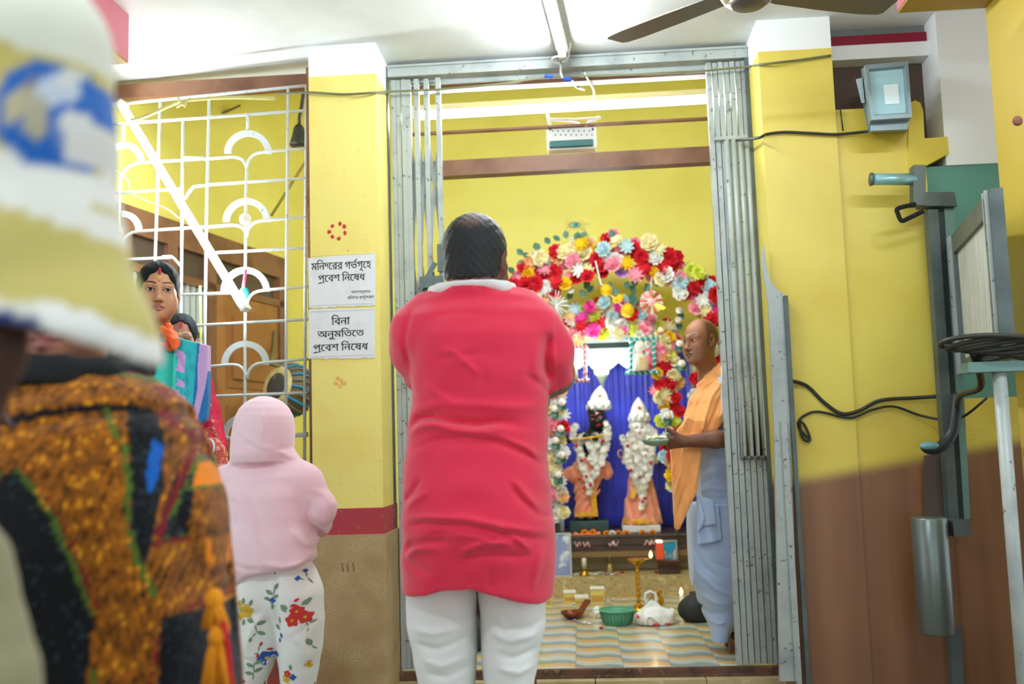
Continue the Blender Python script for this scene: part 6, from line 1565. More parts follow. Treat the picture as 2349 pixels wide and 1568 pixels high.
solid('pouch', f, m_plastic, t); part('handle', MB().tube([c+V(-.030, 0, .105), c+V(-.048, .0, .132), c+V(-.042, -.01, .158), c+V(-.018, -.012, .168), c+V(.006, -.008, .156), c+V(.012, 0, .128), c+V(.004, 0, .105)], [.012, .010, .007, .006, .007, .010, .012]), m_plastic, t)
part('red_print', MB().ell(c+V(-.088, -.058, .05), (.008, .004, .010), None, 8, 6).ell(c+V(.0, -.078, .012), (.02, .006, .006), None, 8, 6).ell(c+V(.06, -.066, .012), (.018, .006, .006), None, 8, 6), mat('red_printing', '#D8414A', .5), t)
# standing brass lamp
p = fz(1466, 1400); c = V(p[0], p[1], SH); zt_ = at(1466, 1283, p[1])[2]-SH
t = thing('brass_oil_lamp', c, 'tall brass standing oil lamp with a lit wick', 'lamp')
prof = [(.055, 0), (.058, .008), (.04, .02), (.016, .035)]; nb = 6
for k in range(nb):
    z0 = .04+(zt_-.09)*k/nb; h = (zt_-.09)/nb; prof += [(.008, z0), (.013, z0+h*.3), (.015, z0+h*.5), (.013, z0+h*.7), (.008, z0+h*.98)]
part('stem', MB().lathe(prof+[(.010, zt_-.045), (.014, zt_-.03)], c, None, 20), m_brass, t)
part('dish', MB().lathe([(.012, zt_-.035), (.022, zt_-.022), (.050, zt_-.004), (.056, zt_+.006), (.050, zt_+.006), (.0, zt_-.008)], c, None, 26), m_brass, t)
q = at(1493, 1281, p[1]); part('spout', MB().bar(c+V(.03, 0, zt_), V(q[0], p[1], c[2]+zt_+.006), .022, .008, m_brass, (0, 1, 0)), None, t)
fl2 = emitter('flame_glow', '#FFC46A', 9.0)
part('flame', MB().lathe([(.001, 0), (.008, .008), (.009, .016), (.006, .028), (.001, .040)], V(q[0], p[1], c[2]+zt_+.008), fl2, 12), None, t)
# brass pot
p = fz(1508, 1394); c = V(p[0], p[1]+.03, SH); t = thing('brass_pot', c, 'small polished brass pot standing behind the carrier bag', 'pot')
part('body', MB().lathe([(.022, 0), (.036, .012), (.042, .032), (.038, .052), (.024, .066), (.020, .072), (.032, .082), (.034, .086), (.026, .083), (.0, .06)], c, None, 26), m_brass, t); part('rim', MB().tube([c+V(.033*math.cos(a), .033*math.sin(a), .085) for a in np.linspace(0, 6, 22)], .003, None, 6, True, True), m_brass, t)
# floor candle, black bag
p = fz(1565, 1408); c = V(p[0], p[1], SH); t = thing('floor_candle', c, 'lit cream candle on the tiles beside the black bag', 'candle'); h = at(1565, 1364, p[1])[2]-SH
part('candle', MB().lathe([(.02, 0), (.02, .006), (.011, .008), (.011, h), (.0, h+.001)], c, None, 14), m_cream, t); part('flame', MB().lathe([(.001, 0), (.008, .008), (.009, .016), (.006, .028), (.001, .040)], c+V(0, 0, h), fl2, 12), None, t)
def soft_bag(c, r, label, hx='#2A2B2C'):
    f = Fld(c-V(r[0]+.03, r[1]+.03, 0), c+V(r[0]+.03, r[1]+.03, r[2]*2.1), .006); f.ell(c+V(0, 0, r[2]*.8), r, 0); f.cap(c+V(.0, 0, r[2]*1.2), c+V(.01, 0, r[2]*1.8), r[0]*.5, r[0]*.25, .04)
    nzq = noise3(int(c[0]*100)+5, 8, 20, 70); f.wave(lambda X, Y, Z: .006*nzq(X, Y, Z)); f.cut(lambda X, Y, Z: c[2]+.001-Z)
    t = thing('cloth_bag', c, label, 'bag', 'black bags on the shrine floor'); solid('pouch', f, mat('black_cloth', hx, .7), t); part('strap', MB().tube([c+V(-.02, 0, r[2]*1.7), c+V(-.03, .02, r[2]*1.9), c+V(.02, .03, r[2]*1.9), c+V(.02, 0, r[2]*1.6)], .006), mat('black_cloth', hx, .7), t); return t
soft_bag(fz(1605, 1432)+V(0, .1, 0), (.10, .08, .075), 'black cloth bag on the tiles behind the legs of the priest')
soft_bag(fz(1098, 1500)+V(-.03, .10, 0), (.075, .08, .10), 'black cloth bag seen between the white trouser legs')
pet = [(1318, 1424, 'lilac'), (1340, 1430, 'white'), (1352, 1432, 'white'), (1379, 1441, 'red'), (1316, 1386, 'white'), (1395, 1378, 'white'), (1432, 1377, 'white'), (1372, 1382, 'magenta'), (1385, 1380, 'lilac'), (1362, 1384, 'pink')]
PW_ = ['on the tiles in front of the copper vessel', 'on the tiles beyond the copper vessel', 'on the tiles between the copper vessel and the basket', 'on the tiles in front of the green basket', 'beside the small yellow card box', 'at the foot of the stone step', 'at the foot of the stone step near the brass lamp', 'against the taller yellow card box', 'just beyond the taller yellow card box', 'in front of the taller yellow card box']
for (a, c_, cn), w_ in zip(pet, PW_):
    p = fz(a, c_); o = bpy.data.objects.new('petal_cluster', FLOWM[cn][2]); COL.objects.link(o); M = face_mat(V(rf.uniform(-.2, .2), -.2, 1), rf.uniform(0, 6), .014); M.translation = Vector((p[0], p[1], SH)); o.matrix_world = M
    tag(o, 'scattered %s blossom %s' % (LW.get(cn, cn), w_), 'flower', 'blossoms scattered on the shrine floor')

# white box speaker tied under the tube light
t = thing('box_speaker', at(1310, 342, 4.66), 'white plastic box speaker with a dark slot tied above the brown transom', 'speaker')
b = MB(); box_px(b, 1254, 1368, 290, 341, 4.62, 4.70, m_white, .008); part('case', b, None, t)
b = MB(); box_px(b, 1259, 1362, 320, 337, 4.612, 4.63, mat('dark_teal_slot', '#2C6668', .5), .006); part('slot', b, None, t)
b = MB()
for i in range(8):
    for j in range(2): p = at(1268+i*12+j*6, 300+j*9, 4.618); b.ell(p, (.004, .002, .005), None, 6, 4)
part('grille_hole', b, mat('grey_hole', '#8FA0A0', .6), t); b = MB()
for a in (1262, 1360): b.ell(at(a, 296, 4.617), (.006, .003, .006), None, 8, 5)
part('screw', b, m_steeld, t)
part('tie', MB().tube([at(1256, 262, 4.62), at(1258, 275, 4.60), at(1262, 290, 4.61)], .007).tube([at(1258, 275, 4.60), at(1300, 278, 4.61), at(1330, 284, 4.62)], .006).tube([at(1375, 268, 4.60), at(1352, 280, 4.61), at(1342, 290, 4.615)], .008).tube([at(1258, 273, 4.6), at(1320, 274, 4.60), at(1378, 270, 4.6)], .006), m_white, t)
# ================================================================== priest
YP = 4.60
Q0 = lambda a, c, Y=YP: at(a, c, Y)
pr_ = thing('person', (Q0(1640, 1500)[0], YP, SH), 'shaven headed person in orange shawl and pale blue wrap holding a small bowl', 'person')
ph = Q0(1607, 783); pR = rotm(math.radians(128), -.02, .03)      # face turned toward the statues' side and the viewer
psc = .90
fh = Fld(ph-V(.12, .13, .24), ph+V(.12, .13, .13), .0024)
head_shape(fh, ph, pR, psc, .98, neck=(0, -.05, -.20), neck_r=.050)
def L3(h): return L_(h)
def plit_stubble(x, y, z):
    g = lambda q, m, s: np.exp(-((q-m)/s)**2)
    return [(g(z, .075, .045)*np.clip((y-.0)/.05, 0, 1), '#C08860', .5), (np.clip((y-.03)/.03, 0, 1)*g(z, -.085, .03), '#8C7A68', .42), (g(x, 0, .022)*np.clip((y-.06)/.02, 0, 1)*g(z, -.056, .007), '#A09688', .6)]  # light painted on the forehead; grey stubble on chin and lip
def phair(x, y, z): 
    m_ = np.clip((.03-y)/.022, 0, 1)*np.clip((z+.045)/.02, 0, 1)*np.clip((.112-z)/.03, 0, 1)*np.where((np.abs(x) > .074) & (z < .03) & (y > -.035), 0.0, 1.0)
    return (m_, '#3A2C26', .66)
sh1 = Q0(1655, 872)-V(0, .04, 0); el1 = Q0(1690, 1004, YP-.205); wr1 = Q0(1566, 1012, YP-.275)
fa = Fld(V(Q0(1470, 0)[0], YP-.42, Q0(1600, 1075)[2]), V(Q0(1720, 0)[0], YP+.02, Q0(1600, 930)[2]), .0026)
fa.cap(el1, lerp(el1, wr1, .4), .040, .037, .02); fa.cap(lerp(el1, wr1, .4), wr1, .037, .024, .02)
hb = basis((-1, -.02, .02), (.0, -.8, -.6)); 
hb = np.stack([V(.0, -.45, .90), V(-1, -.05, -.05), V(0, -.90, -.45)], 1); hb[:, 1] /= np.linalg.norm(hb[:, 1]); hb[:, 0] -= hb[:, 1]*(hb[:, 0]@hb[:, 1]); hb[:, 0] /= np.linalg.norm(hb[:, 0]); hb[:, 2] = np.cross(hb[:, 0], hb[:, 1])
hand_shape(fa, wr1, hb, .90, [(.25, .25, .2), (.12, .2, .15), (.15, .25, .15), (.35, .35, .2)], (.16, .02, -.12, -.3), thumb=[(.020, .012, .0), (.045, .040, -.008), (.062, .066, -.012), (.070, .095, -.010)])
f = Fld(V(Q0(1530, 0)[0], YP-.22, SH), V(Q0(1790, 0)[0], YP+.26, Q0(1600, 830)[2]), .008)
nk = ph+pR@V(0, -.03, -.17); 
f.cap(nk, nk-V(-.02, 0, .06), .05, .06, .03); f.cap(Q0(1650, 880), Q0(1700, 880), .06, .06, .05); f.cap(Q0(1672, 900), Q0(1665, 1130), .085, .085, .05); f.cap(sh1, el1, .040, .040, .03)
sh2 = Q0(1700, 880)+V(.03, .08, 0); el2 = Q0(1712, 1010)+V(.02, .06, 0); f.cap(sh2, el2, .045, .04, .03); f.cap(el2, Q0(1600, 1040, YP-.02), .038, .026, .02)
for x0, kx, fx, fy in ((1640, 1640, 1655, -.06), (1680, 1685, 1690, .06)):
    kn = Q0(kx, 1330)+V(0, fy, 0); g = V(Q0(fx, 1500)[0], YP+fy, SH); f.cap(Q0(x0, 1180)+V(0, fy*.5, 0), kn, .06, .042, .03); f.cap(kn, g+V(0, 0, .10), .034, .028, .03)
ff = Fld(V(Q0(1590, 0)[0], YP-.25, SH), V(Q0(1760, 0)[0], YP+.26, SH+.26), .0045)
for fx, fy, an in ((1650, -.08, math.radians(205)), (1694, .08, math.radians(200))):
    g = V(Q0(fx, 1500)[0], YP+fy, SH); ff.cap(g+V(.0, 0, .19), g+V(0, 0, .08), .032, .031, .03); feet(ff, g[0], g[1], SH, an, .24)
def pcol(v):
    c = head_paint(v, ph, pR, psc, '#8E5C3E', '#6A4136', .98, '#120D0A', phair, shade=plit_stubble, browt=1.3, gaze=.4)
    low = v[:, 2] < ph[2]-.24; c[low] = L_('#6E4632'); return c
solid('body', [fh, fa, f, ff], skin('skin_brown_warm', '#8E5C3E', None), pr_, pcol)
# pale blue shirt
def SP(py, pl, pr, dep, cy=YP): a, b_ = Q0(pl, py), Q0(pr, py); return ((a[2]+b_[2])/2, (a[0]+b_[0])/2, cy, (b_[0]-a[0])/2, dep)
m_pblue = mat('pale_blue_cotton', '#A9BCDC', .8, sheen=.2, bump=(260, .05))
f = Fld(V(Q0(1545, 0)[0], YP-.24, Q0(1600, 1190)[2]), V(Q0(1790, 0)[0], YP+.24, Q0(1600, 850)[2]), .006)
f.loft([SP(1170, 1588, 1745, .14), SP(1100, 1584, 1745, .145), SP(1030, 1590, 1740, .14), SP(960, 1602, 1735, .135), SP(900, 1620, 1728, .11), SP(870, 1640, 1715, .08)], 0)
f.cap(Q0(1662, 890)-V(0, .07, 0), lerp(sh1, el1, .62)-V(0, .01, 0), .062, .058, .03); f.cap(sh2, lerp(sh2, el2, .6), .06, .055, .03)
nzp = noise3(51, 7, 12, 34); f.wave(lambda X, Y, Z: .004*nzp(X, Y, Z))
for pts, amp, w in [([(1600, 1130), (1630, 1118), (1672, 1124)], .007, .008), ([(1605, 1112), (1640, 1096), (1672, 1100)], -.006, .007), ([(1612, 1090), (1650, 1078), (1675, 1084)], .006, .008), ([(1620, 1060), (1650, 1066), (1675, 1052)], -.004, .007), ([(1612, 1138), (1650, 1145), (1675, 1140)], -.005, .006)]: f.bump([Q0(a, c, YP-.14) for a, c in pts], amp, w, (1, 0, 1), (YP-.3, YP))
solid('shirt', f, m_pblue, pr_)
# wrap with a gathered waist fold
f = Fld(V(Q0(1520, 0)[0], YP-.26, Q0(1600, 1485)[2]), V(Q0(1790, 0)[0], YP+.26, Q0(1600, 1120)[2]), .0055)
f.loft([SP(1466, 1630, 1668, .045, YP-.05), SP(1440, 1628, 1674, .06, YP-.04), SP(1400, 1612, 1700, .10), SP(1360, 1594, 1722, .125), SP(1310, 1566, 1738, .145), SP(1260, 1552, 1745, .155), SP(1210, 1556, 1745, .155), SP(1150, 1580, 1742, .145)], 0, 'u', 2.2)
f.loft([SP(1450, 1668, 1712, .05, YP+.07), SP(1400, 1655, 1725, .08, YP+.05), SP(1350, 1640, 1738, .12), SP(1250, 1620, 1745, .14)], .03)
nzq = noise3(61, 7, 8, 24); f.wave(lambda X, Y, Z: .004*nzq(X, Y, Z))
for pts, amp, w in [([(1580, 1250), (1600, 1310), (1640, 1350), (1680, 1370)], .008, .010), ([(1590, 1245), (1615, 1300), (1660, 1335)], -.007, .008), ([(1560, 1300), (1590, 1370), (1625, 1430)], .007, .008), ([(1575, 1300), (1605, 1370), (1635, 1420)], -.007, .008), ([(1600, 1360), (1640, 1385), (1680, 1395)], .006, .008), ([(1610, 1395), (1640, 1412), (1672, 1408)], -.006, .008), ([(1620, 1240), (1640, 1290), (1680, 1310)], -.005, .009), ([(1625, 1425), (1650, 1436), (1672, 1430)], .006, .006)]: f.bump([Q0(a, c, YP-.15) for a, c in pts], amp, w, (1, 0, 1), (YP-.3, YP+.05))
solid('waist_wrap', f, m_pblue, pr_)
f = Fld(V(Q0(1530, 0)[0], YP-.30, Q0(1600, 1262)[2]), V(Q0(1700, 0)[0], YP-.04, Q0(1600, 1125)[2]), .0045)
def flap(pts, Yf, th):
    P = [Q0(a, c, Yf) for a, c in pts]; px_ = [(p[0], p[2]) for p in P]
    X, Y, Z = np.meshgrid(*f.ax, indexing='ij'); xx, zz = X[:, 0, :].ravel(), Z[:, 0, :].ravel()
    ins = inpoly(xx, zz, px_); d = dline(xx, zz, px_+[px_[0]]); sd_ = np.where(ins, -d, d).reshape(X.shape[0], 1, X.shape[2])
    dy = np.abs(Y-Yf-.01*np.sin(X*60+Z*14))-th
    dd = np.minimum(np.maximum(sd_, dy), 0)+np.sqrt(np.maximum(sd_, 0)**2+np.maximum(dy, 0)**2)-.006; f.D = smin(f.D, dd.astype(np.float32), .008)
flap([(1538, 1235), (1552, 1180), (1575, 1145), (1598, 1140), (1608, 1165), (1612, 1190), (1604, 1212), (1575, 1228), (1550, 1238)], YP-.185, .016)
flap([(1600, 1138), (1634, 1150), (1640, 1200), (1610, 1202), (1606, 1165)], YP-.175, .012)
flap([(1560, 1236), (1610, 1210), (1640, 1206), (1645, 1160), (1654, 1236), (1600, 1246), (1570, 1246)], YP-.160, .010)
solid('waist_fold', f, m_pblue, pr_)
# orange shawl: over the shoulder and hanging in two falls
m_or2 = mat('orange_cotton', '#EFA35C', .8, sheen=.25, bump=(240, .06))
f = Fld(V(Q0(1480, 0)[0], YP-.34, Q0(1600, 1225)[2]), V(Q0(1760, 0)[0], YP+.22, Q0(1600, 800)[2]), .0048)
f.loft([SP(1010, 1552, 1690, .165, YP-.02), SP(960, 1570, 1700, .165, YP-.02), SP(920, 1582, 1712, .155, YP-.01), SP(885, 1600, 1712, .13), SP(862, 1612, 1700, .10), SP(845, 1632, 1690, .08), SP(832, 1648, 1684, .06)], 0, 'u', 2.2)
P_ = Q0
xa = [(1690, 985), (1660, 1000), (1625, 1018), (1590, 1030), (1540, 1030)]; xs_ = np.array([P_(a, c)[0] for a, c in xa[::-1]]); zs__ = np.array([P_(a, c)[2] for a, c in xa[::-1]])
lowx = np.array([P_(a, c)[0] for a, c in ((1540, 1040), (1600, 1035), (1625, 1000), (1650, 965), (1668, 950), (1720, 940))]); lowz = np.array([P_(a, c)[2] for a, c in ((1540, 1040), (1600, 1035), (1625, 1000), (1650, 965), (1668, 950), (1720, 940))])
f.cut(lambda X, Y, Z: np.interp(X, lowx, lowz)-Z, .01)
flap([(1556, 985), (1580, 960), (1612, 965), (1606, 1035), (1575, 1110), (1540, 1185), (1524, 1180), (1503, 1168), (1525, 1085), (1545, 1015)], YP-.190, .012)
flap([(1572, 1000), (1610, 1000), (1594, 1130), (1555, 1212), (1528, 1196), (1558, 1090)], YP-.215, .010)
for pts, amp, w in [([(1650, 850), (1605, 880), (1580, 940), (1560, 1000)], .009, .008), ([(1655, 862), (1618, 895), (1596, 950), (1580, 1010)], -.008, .006), ([(1665, 868), (1636, 905), (1616, 960), (1604, 1010)], .009, .007), ([(1672, 880), (1650, 920), (1632, 965), (1620, 1000)], -.008, .006), ([(1676, 895), (1664, 930), (1648, 965)], .008, .006), ([(1640, 848), (1660, 872), (1676, 900)], -.010, .006), ([(1590, 1040), (1570, 1120), (1545, 1190)], -.008, .006), ([(1575, 1040), (1550, 1110), (1530, 1170)], .006, .007), ([(1605, 1040), (1592, 1100), (1570, 1170)], .006, .006), ([(1556, 1030), (1535, 1100), (1515, 1160)], .005, .006)]: f.bump([Q0(a, c, YP-.18) for a, c in pts], amp, w, (1, 0, 1), (YP-.36, YP+.02))
f.cap(lerp(el1, wr1, -.1), wr1, .052, .045, .01, 's')
solid('shawl', f, m_or2, pr_, None, 2)
# bowl held in the hand
bc = Q0(1503, 1011, YP-.325)
t = thing('stone_bowl', bc-V(0, 0, .018), 'small grey green bowl of flowers held in the hand of the priest', 'bowl')
part('bowl', MB().lathe([(.02, -.020), (.045, -.014), (.056, .0), (.058, .010), (.052, .010), (.04, -.002), (.0, -.010)], bc, None, 26, V(.05, -.1, 1)), mat('grey_green_stone', '#7F937F', .4), t)
g = MB(); sv = np.array([tuple(v.co) for v in GARL.vertices]); sf = [tuple(p.vertices) for p in GARL.polygons]
for a, b_ in ((-.02, 0), (.015, .01), (.0, -.02), (.03, -.01)):
    M = np.array(face_mat(V(rf.uniform(-.5, .5), -.3, 1), rf.uniform(0, 6), .02))[:3, :3]; g.add(sv@M.T+bc+V(a, b_, .008), sf, None, True)
part('blossom', g, mat('pale_green_petal', '#E6EDC0', .7), t)
# ================================================================== woman by the grille
YW = 3.72
W0 = lambda a, c, Y=YW: at(a, c, Y)
wm = thing('person', (W0(370, 1000)[0], YW, .4), 'person in teal and lilac sari with orange collar standing before the window grille', 'person')
wh = W0(362, 670)-V(0, .0, .0); wR = rotm(math.radians(206), -.03, -.04); wsc = 1.0
fh = Fld(wh-V(.13, .14, .28), wh+V(.13, .14, .15), .0024)
head_shape(fh, wh, wR, wsc, 1.02, jaw=1.06, neck=(0, -.025, -.21), neck_r=.047)
for s in (-1, 1):
    fh.frame(wh, wR, wsc); fh.ell((s*.040, .052, -.052), (.026, .026, .030), .02); fh.frame()
f = Fld(V(W0(250, 0)[0], 3.5, .4), V(W0(530, 0)[0], 3.98, W0(400, 760)[2]), .008)
f.cap(W0(350, 790), W0(352, 770), .05, .048, .03); f.cap(W0(315, 835), W0(420, 830), .055, .055, .05); f.cap(W0(362, 860), W0(365, 1050), .10, .10, .05); f.cap(W0(365, 1050), W0(370, 1400), .11, .08, .05)
f.cap(W0(435, 840), W0(470, 960), .04, .036, .03); f.cap(W0(470, 960), W0(502, 1055, 3.66), .035, .024, .02); f.cap(W0(305, 840), W0(290, 960), .04, .036, .03); f.cap(W0(290, 960), W0(310, 1060, 3.62), .034, .024, .02)
for s in (-1, 1): feet(f, wm.location[0]+s*.09, YW-.04, .4, math.radians(-80), .22)
fhn = Fld(W0(505, 1075, 3.66)-V(.09, .09, .13), W0(505, 1055, 3.66)+V(.09, .09, .08), .003)
hand_shape(fhn, W0(502, 1052, 3.66), basis((.05, -.1, -1), (.6, -.8, 0)), .9, [(.3, .5, .3), (.35, .55, .3), (.4, .55, .3), (.45, .55, .3)])
bind = [(0, .064, .006, '#B8322E', .9), (0, .033, .0032, '#8A2420', .8), (.0, .048, .004, '#E2C35A', .7), (-.006, .050, .003, '#E2C35A', .6), (.006, .050, .003, '#E2C35A', .6), (0, .022, .003, '#D8B060', .6), (0, .012, .0025, '#D8B060', .5)]
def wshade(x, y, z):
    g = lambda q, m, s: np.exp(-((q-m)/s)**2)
    return [(np.clip((np.abs(x)-.035)/.03, 0, 1), '#946648', .4), (np.clip((-z-.07)/.04, 0, 1), '#8A5E44', .45), (np.clip((y-.05)/.01, 0, 1)*g(z, -.001, .013)*g(np.abs(x), .031, .02), '#7A5340', .55)]  # shade painted at the face sides, under the chin and round the eyes
def whair(x, y, z):
    hl = .073-.60*np.abs(x)-3.0*x*x*6
    return ((y > -.02) & (np.abs(x) < .0035) & (z > .066) & (y > .02), '#C2283A', .9)
def wcol(v):
    c = head_paint(v, wh, wR, wsc, '#C08E68', '#9A5252', 1.02, '#1D1512', whair, shade=wshade, bindi=bind, browt=.95, gaze=-.3); return c
solid('body', [fh, f, fhn], skin('skin_wheat', '#A97A58', None), wm, wcol)
def hair_shell(o, R, sc, lo, name, parent, bun=None, part_line=True, front=.066, side=-.01, grow=.006, w=1.02):
    f = Fld(o-V(.15, .18, .17), o+V(.15, .18, .16), .0032); f.frame(o, R, sc)
    f.ell((0, -.014, .031), ((.074+grow)*w, .096+grow, .088+grow), 0); f.ell((0, -.05, -.035), (.070*w, .060, .070), .035)
    if bun: f.ell(bun, (.045, .04, .04), .02)
    f.frame()
    def loc(X, Y, Z):
        d = (X-o[0], Y-o[1], Z-o[2]); return [(d[0]*R[0, i]+d[1]*R[1, i]+d[2]*R[2, i])/sc for i in range(3)]
    def cutf(X, Y, Z):
        x, y, z = loc(X, Y, Z); ax = np.abs(x)
        line = np.where(y > -.005, front+.010-.55*ax-14*np.maximum(ax-.03, 0)**1.6, side-.06*np.clip((-y-.0)/.05, 0, 1)*1.4)
        line = np.where((y > -.02) & (y <= .03), np.minimum(line, side+1.9*np.maximum(y+.02, 0)+.0), line)
        return (line-z)*sc*.6
    f.cut(cutf, .008)
    def wv(X, Y, Z):
        x, y, z = loc(X, Y, Z); return .0012*np.sin(170*x+60*y)*np.cos(90*z)-(.005*np.exp(-(x/.004)**2)*(z > .06)*(y > -.04) if part_line else 0)
    f.wave(wv); return solid(name, f, mat('dark_hair', '#12181D', .7, bump=(200, .4), spec=.15), parent)
hair_shell(wh, wR, wsc, 0, 'hair', wm, (0, -.105, -.03))
b = MB(); p = wh+wR@V(0, .079, .074); b.ell(p, (.006, .004, .012), None, 8, 6); part('vermilion_parting', b, mat('vermilion', '#C23440', .8), wm)
p = wh+wR@V(.078, -.002, -.040); part('earring', MB().ell(p, .006, None, 8, 6), mat('gold_jewel', '#D9A93C', .25, .9), wm)
m_orc = mat('orange_fleece', '#F0672E', .85, bump=(180, .15))
f = Fld(W0(320, 835)-V(.1, .22, .04), W0(420, 740)+V(.06, .16, .03), .0036)
f.path([W0(372, 752, 3.66), W0(392, 772, 3.635), W0(405, 790, 3.50)], [.012, .02, .02], .012, 'u'); f.path([W0(384, 748, 3.72), W0(394, 772, 3.68), W0(404, 792, 3.62)], [.010, .022, .022], .012)
f.path([W0(378, 792, 3.595), W0(395, 796, 3.595), W0(412, 798, 3.61)], [.012, .015, .010], .012); f.path([W0(336, 775, 3.50), W0(355, 790, 3.49), W0(368, 792, 3.585)], [.02, .018, .014], .012); f.path([W0(335, 775, 3.50), W0(322, 765, 3.66), W0(318, 752, 3.74), W0(345, 740, 3.80), W0(380, 745, 3.78), W0(386, 752, 3.72)], [.018]*6, .012)
f.wave(lambda X, Y, Z: .0014*np.sin(330*(Z+.4*X)))
solid('collar', f, m_orc, wm)
# sari falling over the shoulder: teal, lilac and blue bands
f = Fld(V(W0(240, 0)[0], 3.44, .42), V(W0(520, 0)[0], 4.0, W0(400, 760)[2]), .005)
def SW(py, pl, pr, dep, cy=YW): a, b_ = W0(pl, py), W0(pr, py); return ((a[2]+b_[2])/2, (a[0]+b_[0])/2, cy, (b_[0]-a[0])/2, dep)
f.loft([SW(1500, 270, 475, .16), SW(1300, 275, 470, .16), SW(1100, 285, 455, .15), SW(980, 285, 448, .15), SW(900, 285, 455, .15), SW(850, 288, 460, .145), SW(820, 292, 468, .125), SW(800, 305, 455, .10), SW(785, 320, 425, .08)], 0, 'u', 2.3)
XT = lambda a, c: (lambda p: (p[0], p[2]))(W0(a, c, 3.58))
def scol(v):
    x, z = v[:, 0], v[:, 2]; c = np.tile(L_('#18B4B8'), (len(v), 1)).astype(float)
    def pg(pts, hx, a=1.0): m_ = inpoly(x, z, [XT(*p) for p in pts]) & (v[:, 1] < YW+.03); c[m_] = c[m_]*(1-a)+L_(hx)*a
    pg([(300, 800), (385, 800), (350, 840), (335, 860), (300, 840)], '#C79ED8'); pg([(360, 800), (398, 795), (408, 830), (405, 900), (400, 940), (370, 900), (340, 850)], '#2ED2BE')
    for k in range(5): y_ = 800+k*34; pg([(404+k*2, y_), (425+k*1, y_+8), (424, y_+22), (400+k*2, y_+14), (410, y_+8)], '#C79ED8')
    pg([(408, 800), (428, 815), (424, 850), (412, 850)], '#C79ED8'); pg([(398, 890), (414, 895), (410, 960), (392, 950)], '#C79ED8')
    for k in range(6):
        xx, yy = 425+8*math.sin(k*2), 810+k*30; pg([(xx, yy), (xx+9, yy-8), (xx+16, yy+2), (xx+8, yy+14)], '#0F9AA4', .8)
    pg([(450, 780), (492, 790), (492, 810), (470, 990), (420, 1010), (440, 930)], '#0E6FB0'); pg([(455, 785), (481, 792), (476, 840), (468, 890), (450, 960), (424, 1010), (420, 990), (442, 940), (450, 890), (451, 830)], '#CFA8DC'); pg([(484, 792), (495, 792), (492, 810), (474, 915), (466, 990), (440, 1020), (452, 980), (468, 910), (474, 850)], '#0E6FB0')
    pg([(250, 1010), (500, 960), (500, 1500), (250, 1500)], '#B03428'); pg([(452, 985), (470, 960), (472, 1100), (440, 1100)], '#D9582E')
    return c
m_sari = mat('sari_silk', '#18B4B8', .55, vcol=True, sheen=.2, bump=(300, .05))
# the pleated end standing off the shoulder
def flapw(pts, Yf, th, slope=0.0):
    P = [W0(a, c, Yf) for a, c in pts]; px_ = [(p[0], p[2]) for p in P]
    X, Y, Z = np.meshgrid(*f.ax, indexing='ij'); xx, zz = X[:, 0, :].ravel(), Z[:, 0, :].ravel()
    ins = inpoly(xx, zz, px_); d = dline(xx, zz, px_+[px_[0]]); sd_ = np.where(ins, -d, d).reshape(X.shape[0], 1, X.shape[2])
    dy = np.abs(Y-Yf-slope*(X-P[0][0])-.006*np.sin(X*70))-th
    dd = np.minimum(np.maximum(sd_, dy), 0)+np.sqrt(np.maximum(sd_, 0)**2+np.maximum(dy, 0)**2)-.005; f.D = smin(f.D, dd.astype(np.float32), .01)
solid('sari', f, m_sari, wm, scol)
f = Fld(V(W0(385, 0)[0], 3.46, W0(400, 1010)[2]), V(W0(505, 0)[0], 3.72, W0(400, 765)[2]), .0028)
flapw([(405, 775), (430, 783), (488, 797), (491, 803), (482, 850), (474, 905), (468, 960), (430, 1000), (400, 900)], 3.585, .012, .25)
for pts, amp, w in [([(330, 830), (370, 860), (400, 920), (430, 980)], .006, .010), ([(400, 800), (425, 850), (430, 910)], -.005, .008), ([(440, 800), (436, 870), (430, 940)], .004, .008)]: f.bump([W0(a, c, 3.58) for a, c in pts], amp, w, (1, 0, 1), (3.4, 3.72))
solid('shoulder_drape', f, m_sari, wm, scol)
f = Fld(W0(470, 1085)-V(.12, .14, .02), W0(470, 870)+V(.12, .12, .04), .005)
f.path([W0(452, 870, 3.76), W0(472, 950, 3.74), W0(492, 1020, 3.70)], [.055, .055, .045], .02); f.path([W0(488, 1010, 3.70), W0(500, 1048, 3.67)], [.046, .036], .02)
f.wave(lambda X, Y, Z: .002*np.sin(90*Z+40*X))
solid('sleeve', f, mat('crimson_blouse', '#C81A44', .7, spots=[('#D9465E', 60, .6, .66)], bump=(120, .1)), wm)
b = MB(); 
for a, c in ((484, 968), (478, 930), (490, 1000)): b.ell(W0(a, c, 3.685), (.013, .004, .013), None, 12, 6)
part('gold_motif', b, mat('zari_gold', '#D8A878', .4, .4), wm)
b = MB()
for k in range(3): b.tube([W0(499+k, 1044+k*4, 3.66)+V(.032*math.cos(a), .030*math.sin(a), .012*math.cos(a)) for a in np.linspace(0, 5.95, 18)], .004, None, 6, True, True)
part('bangle', b, mat('white_bangle', '#E9DCD2', .3), wm)
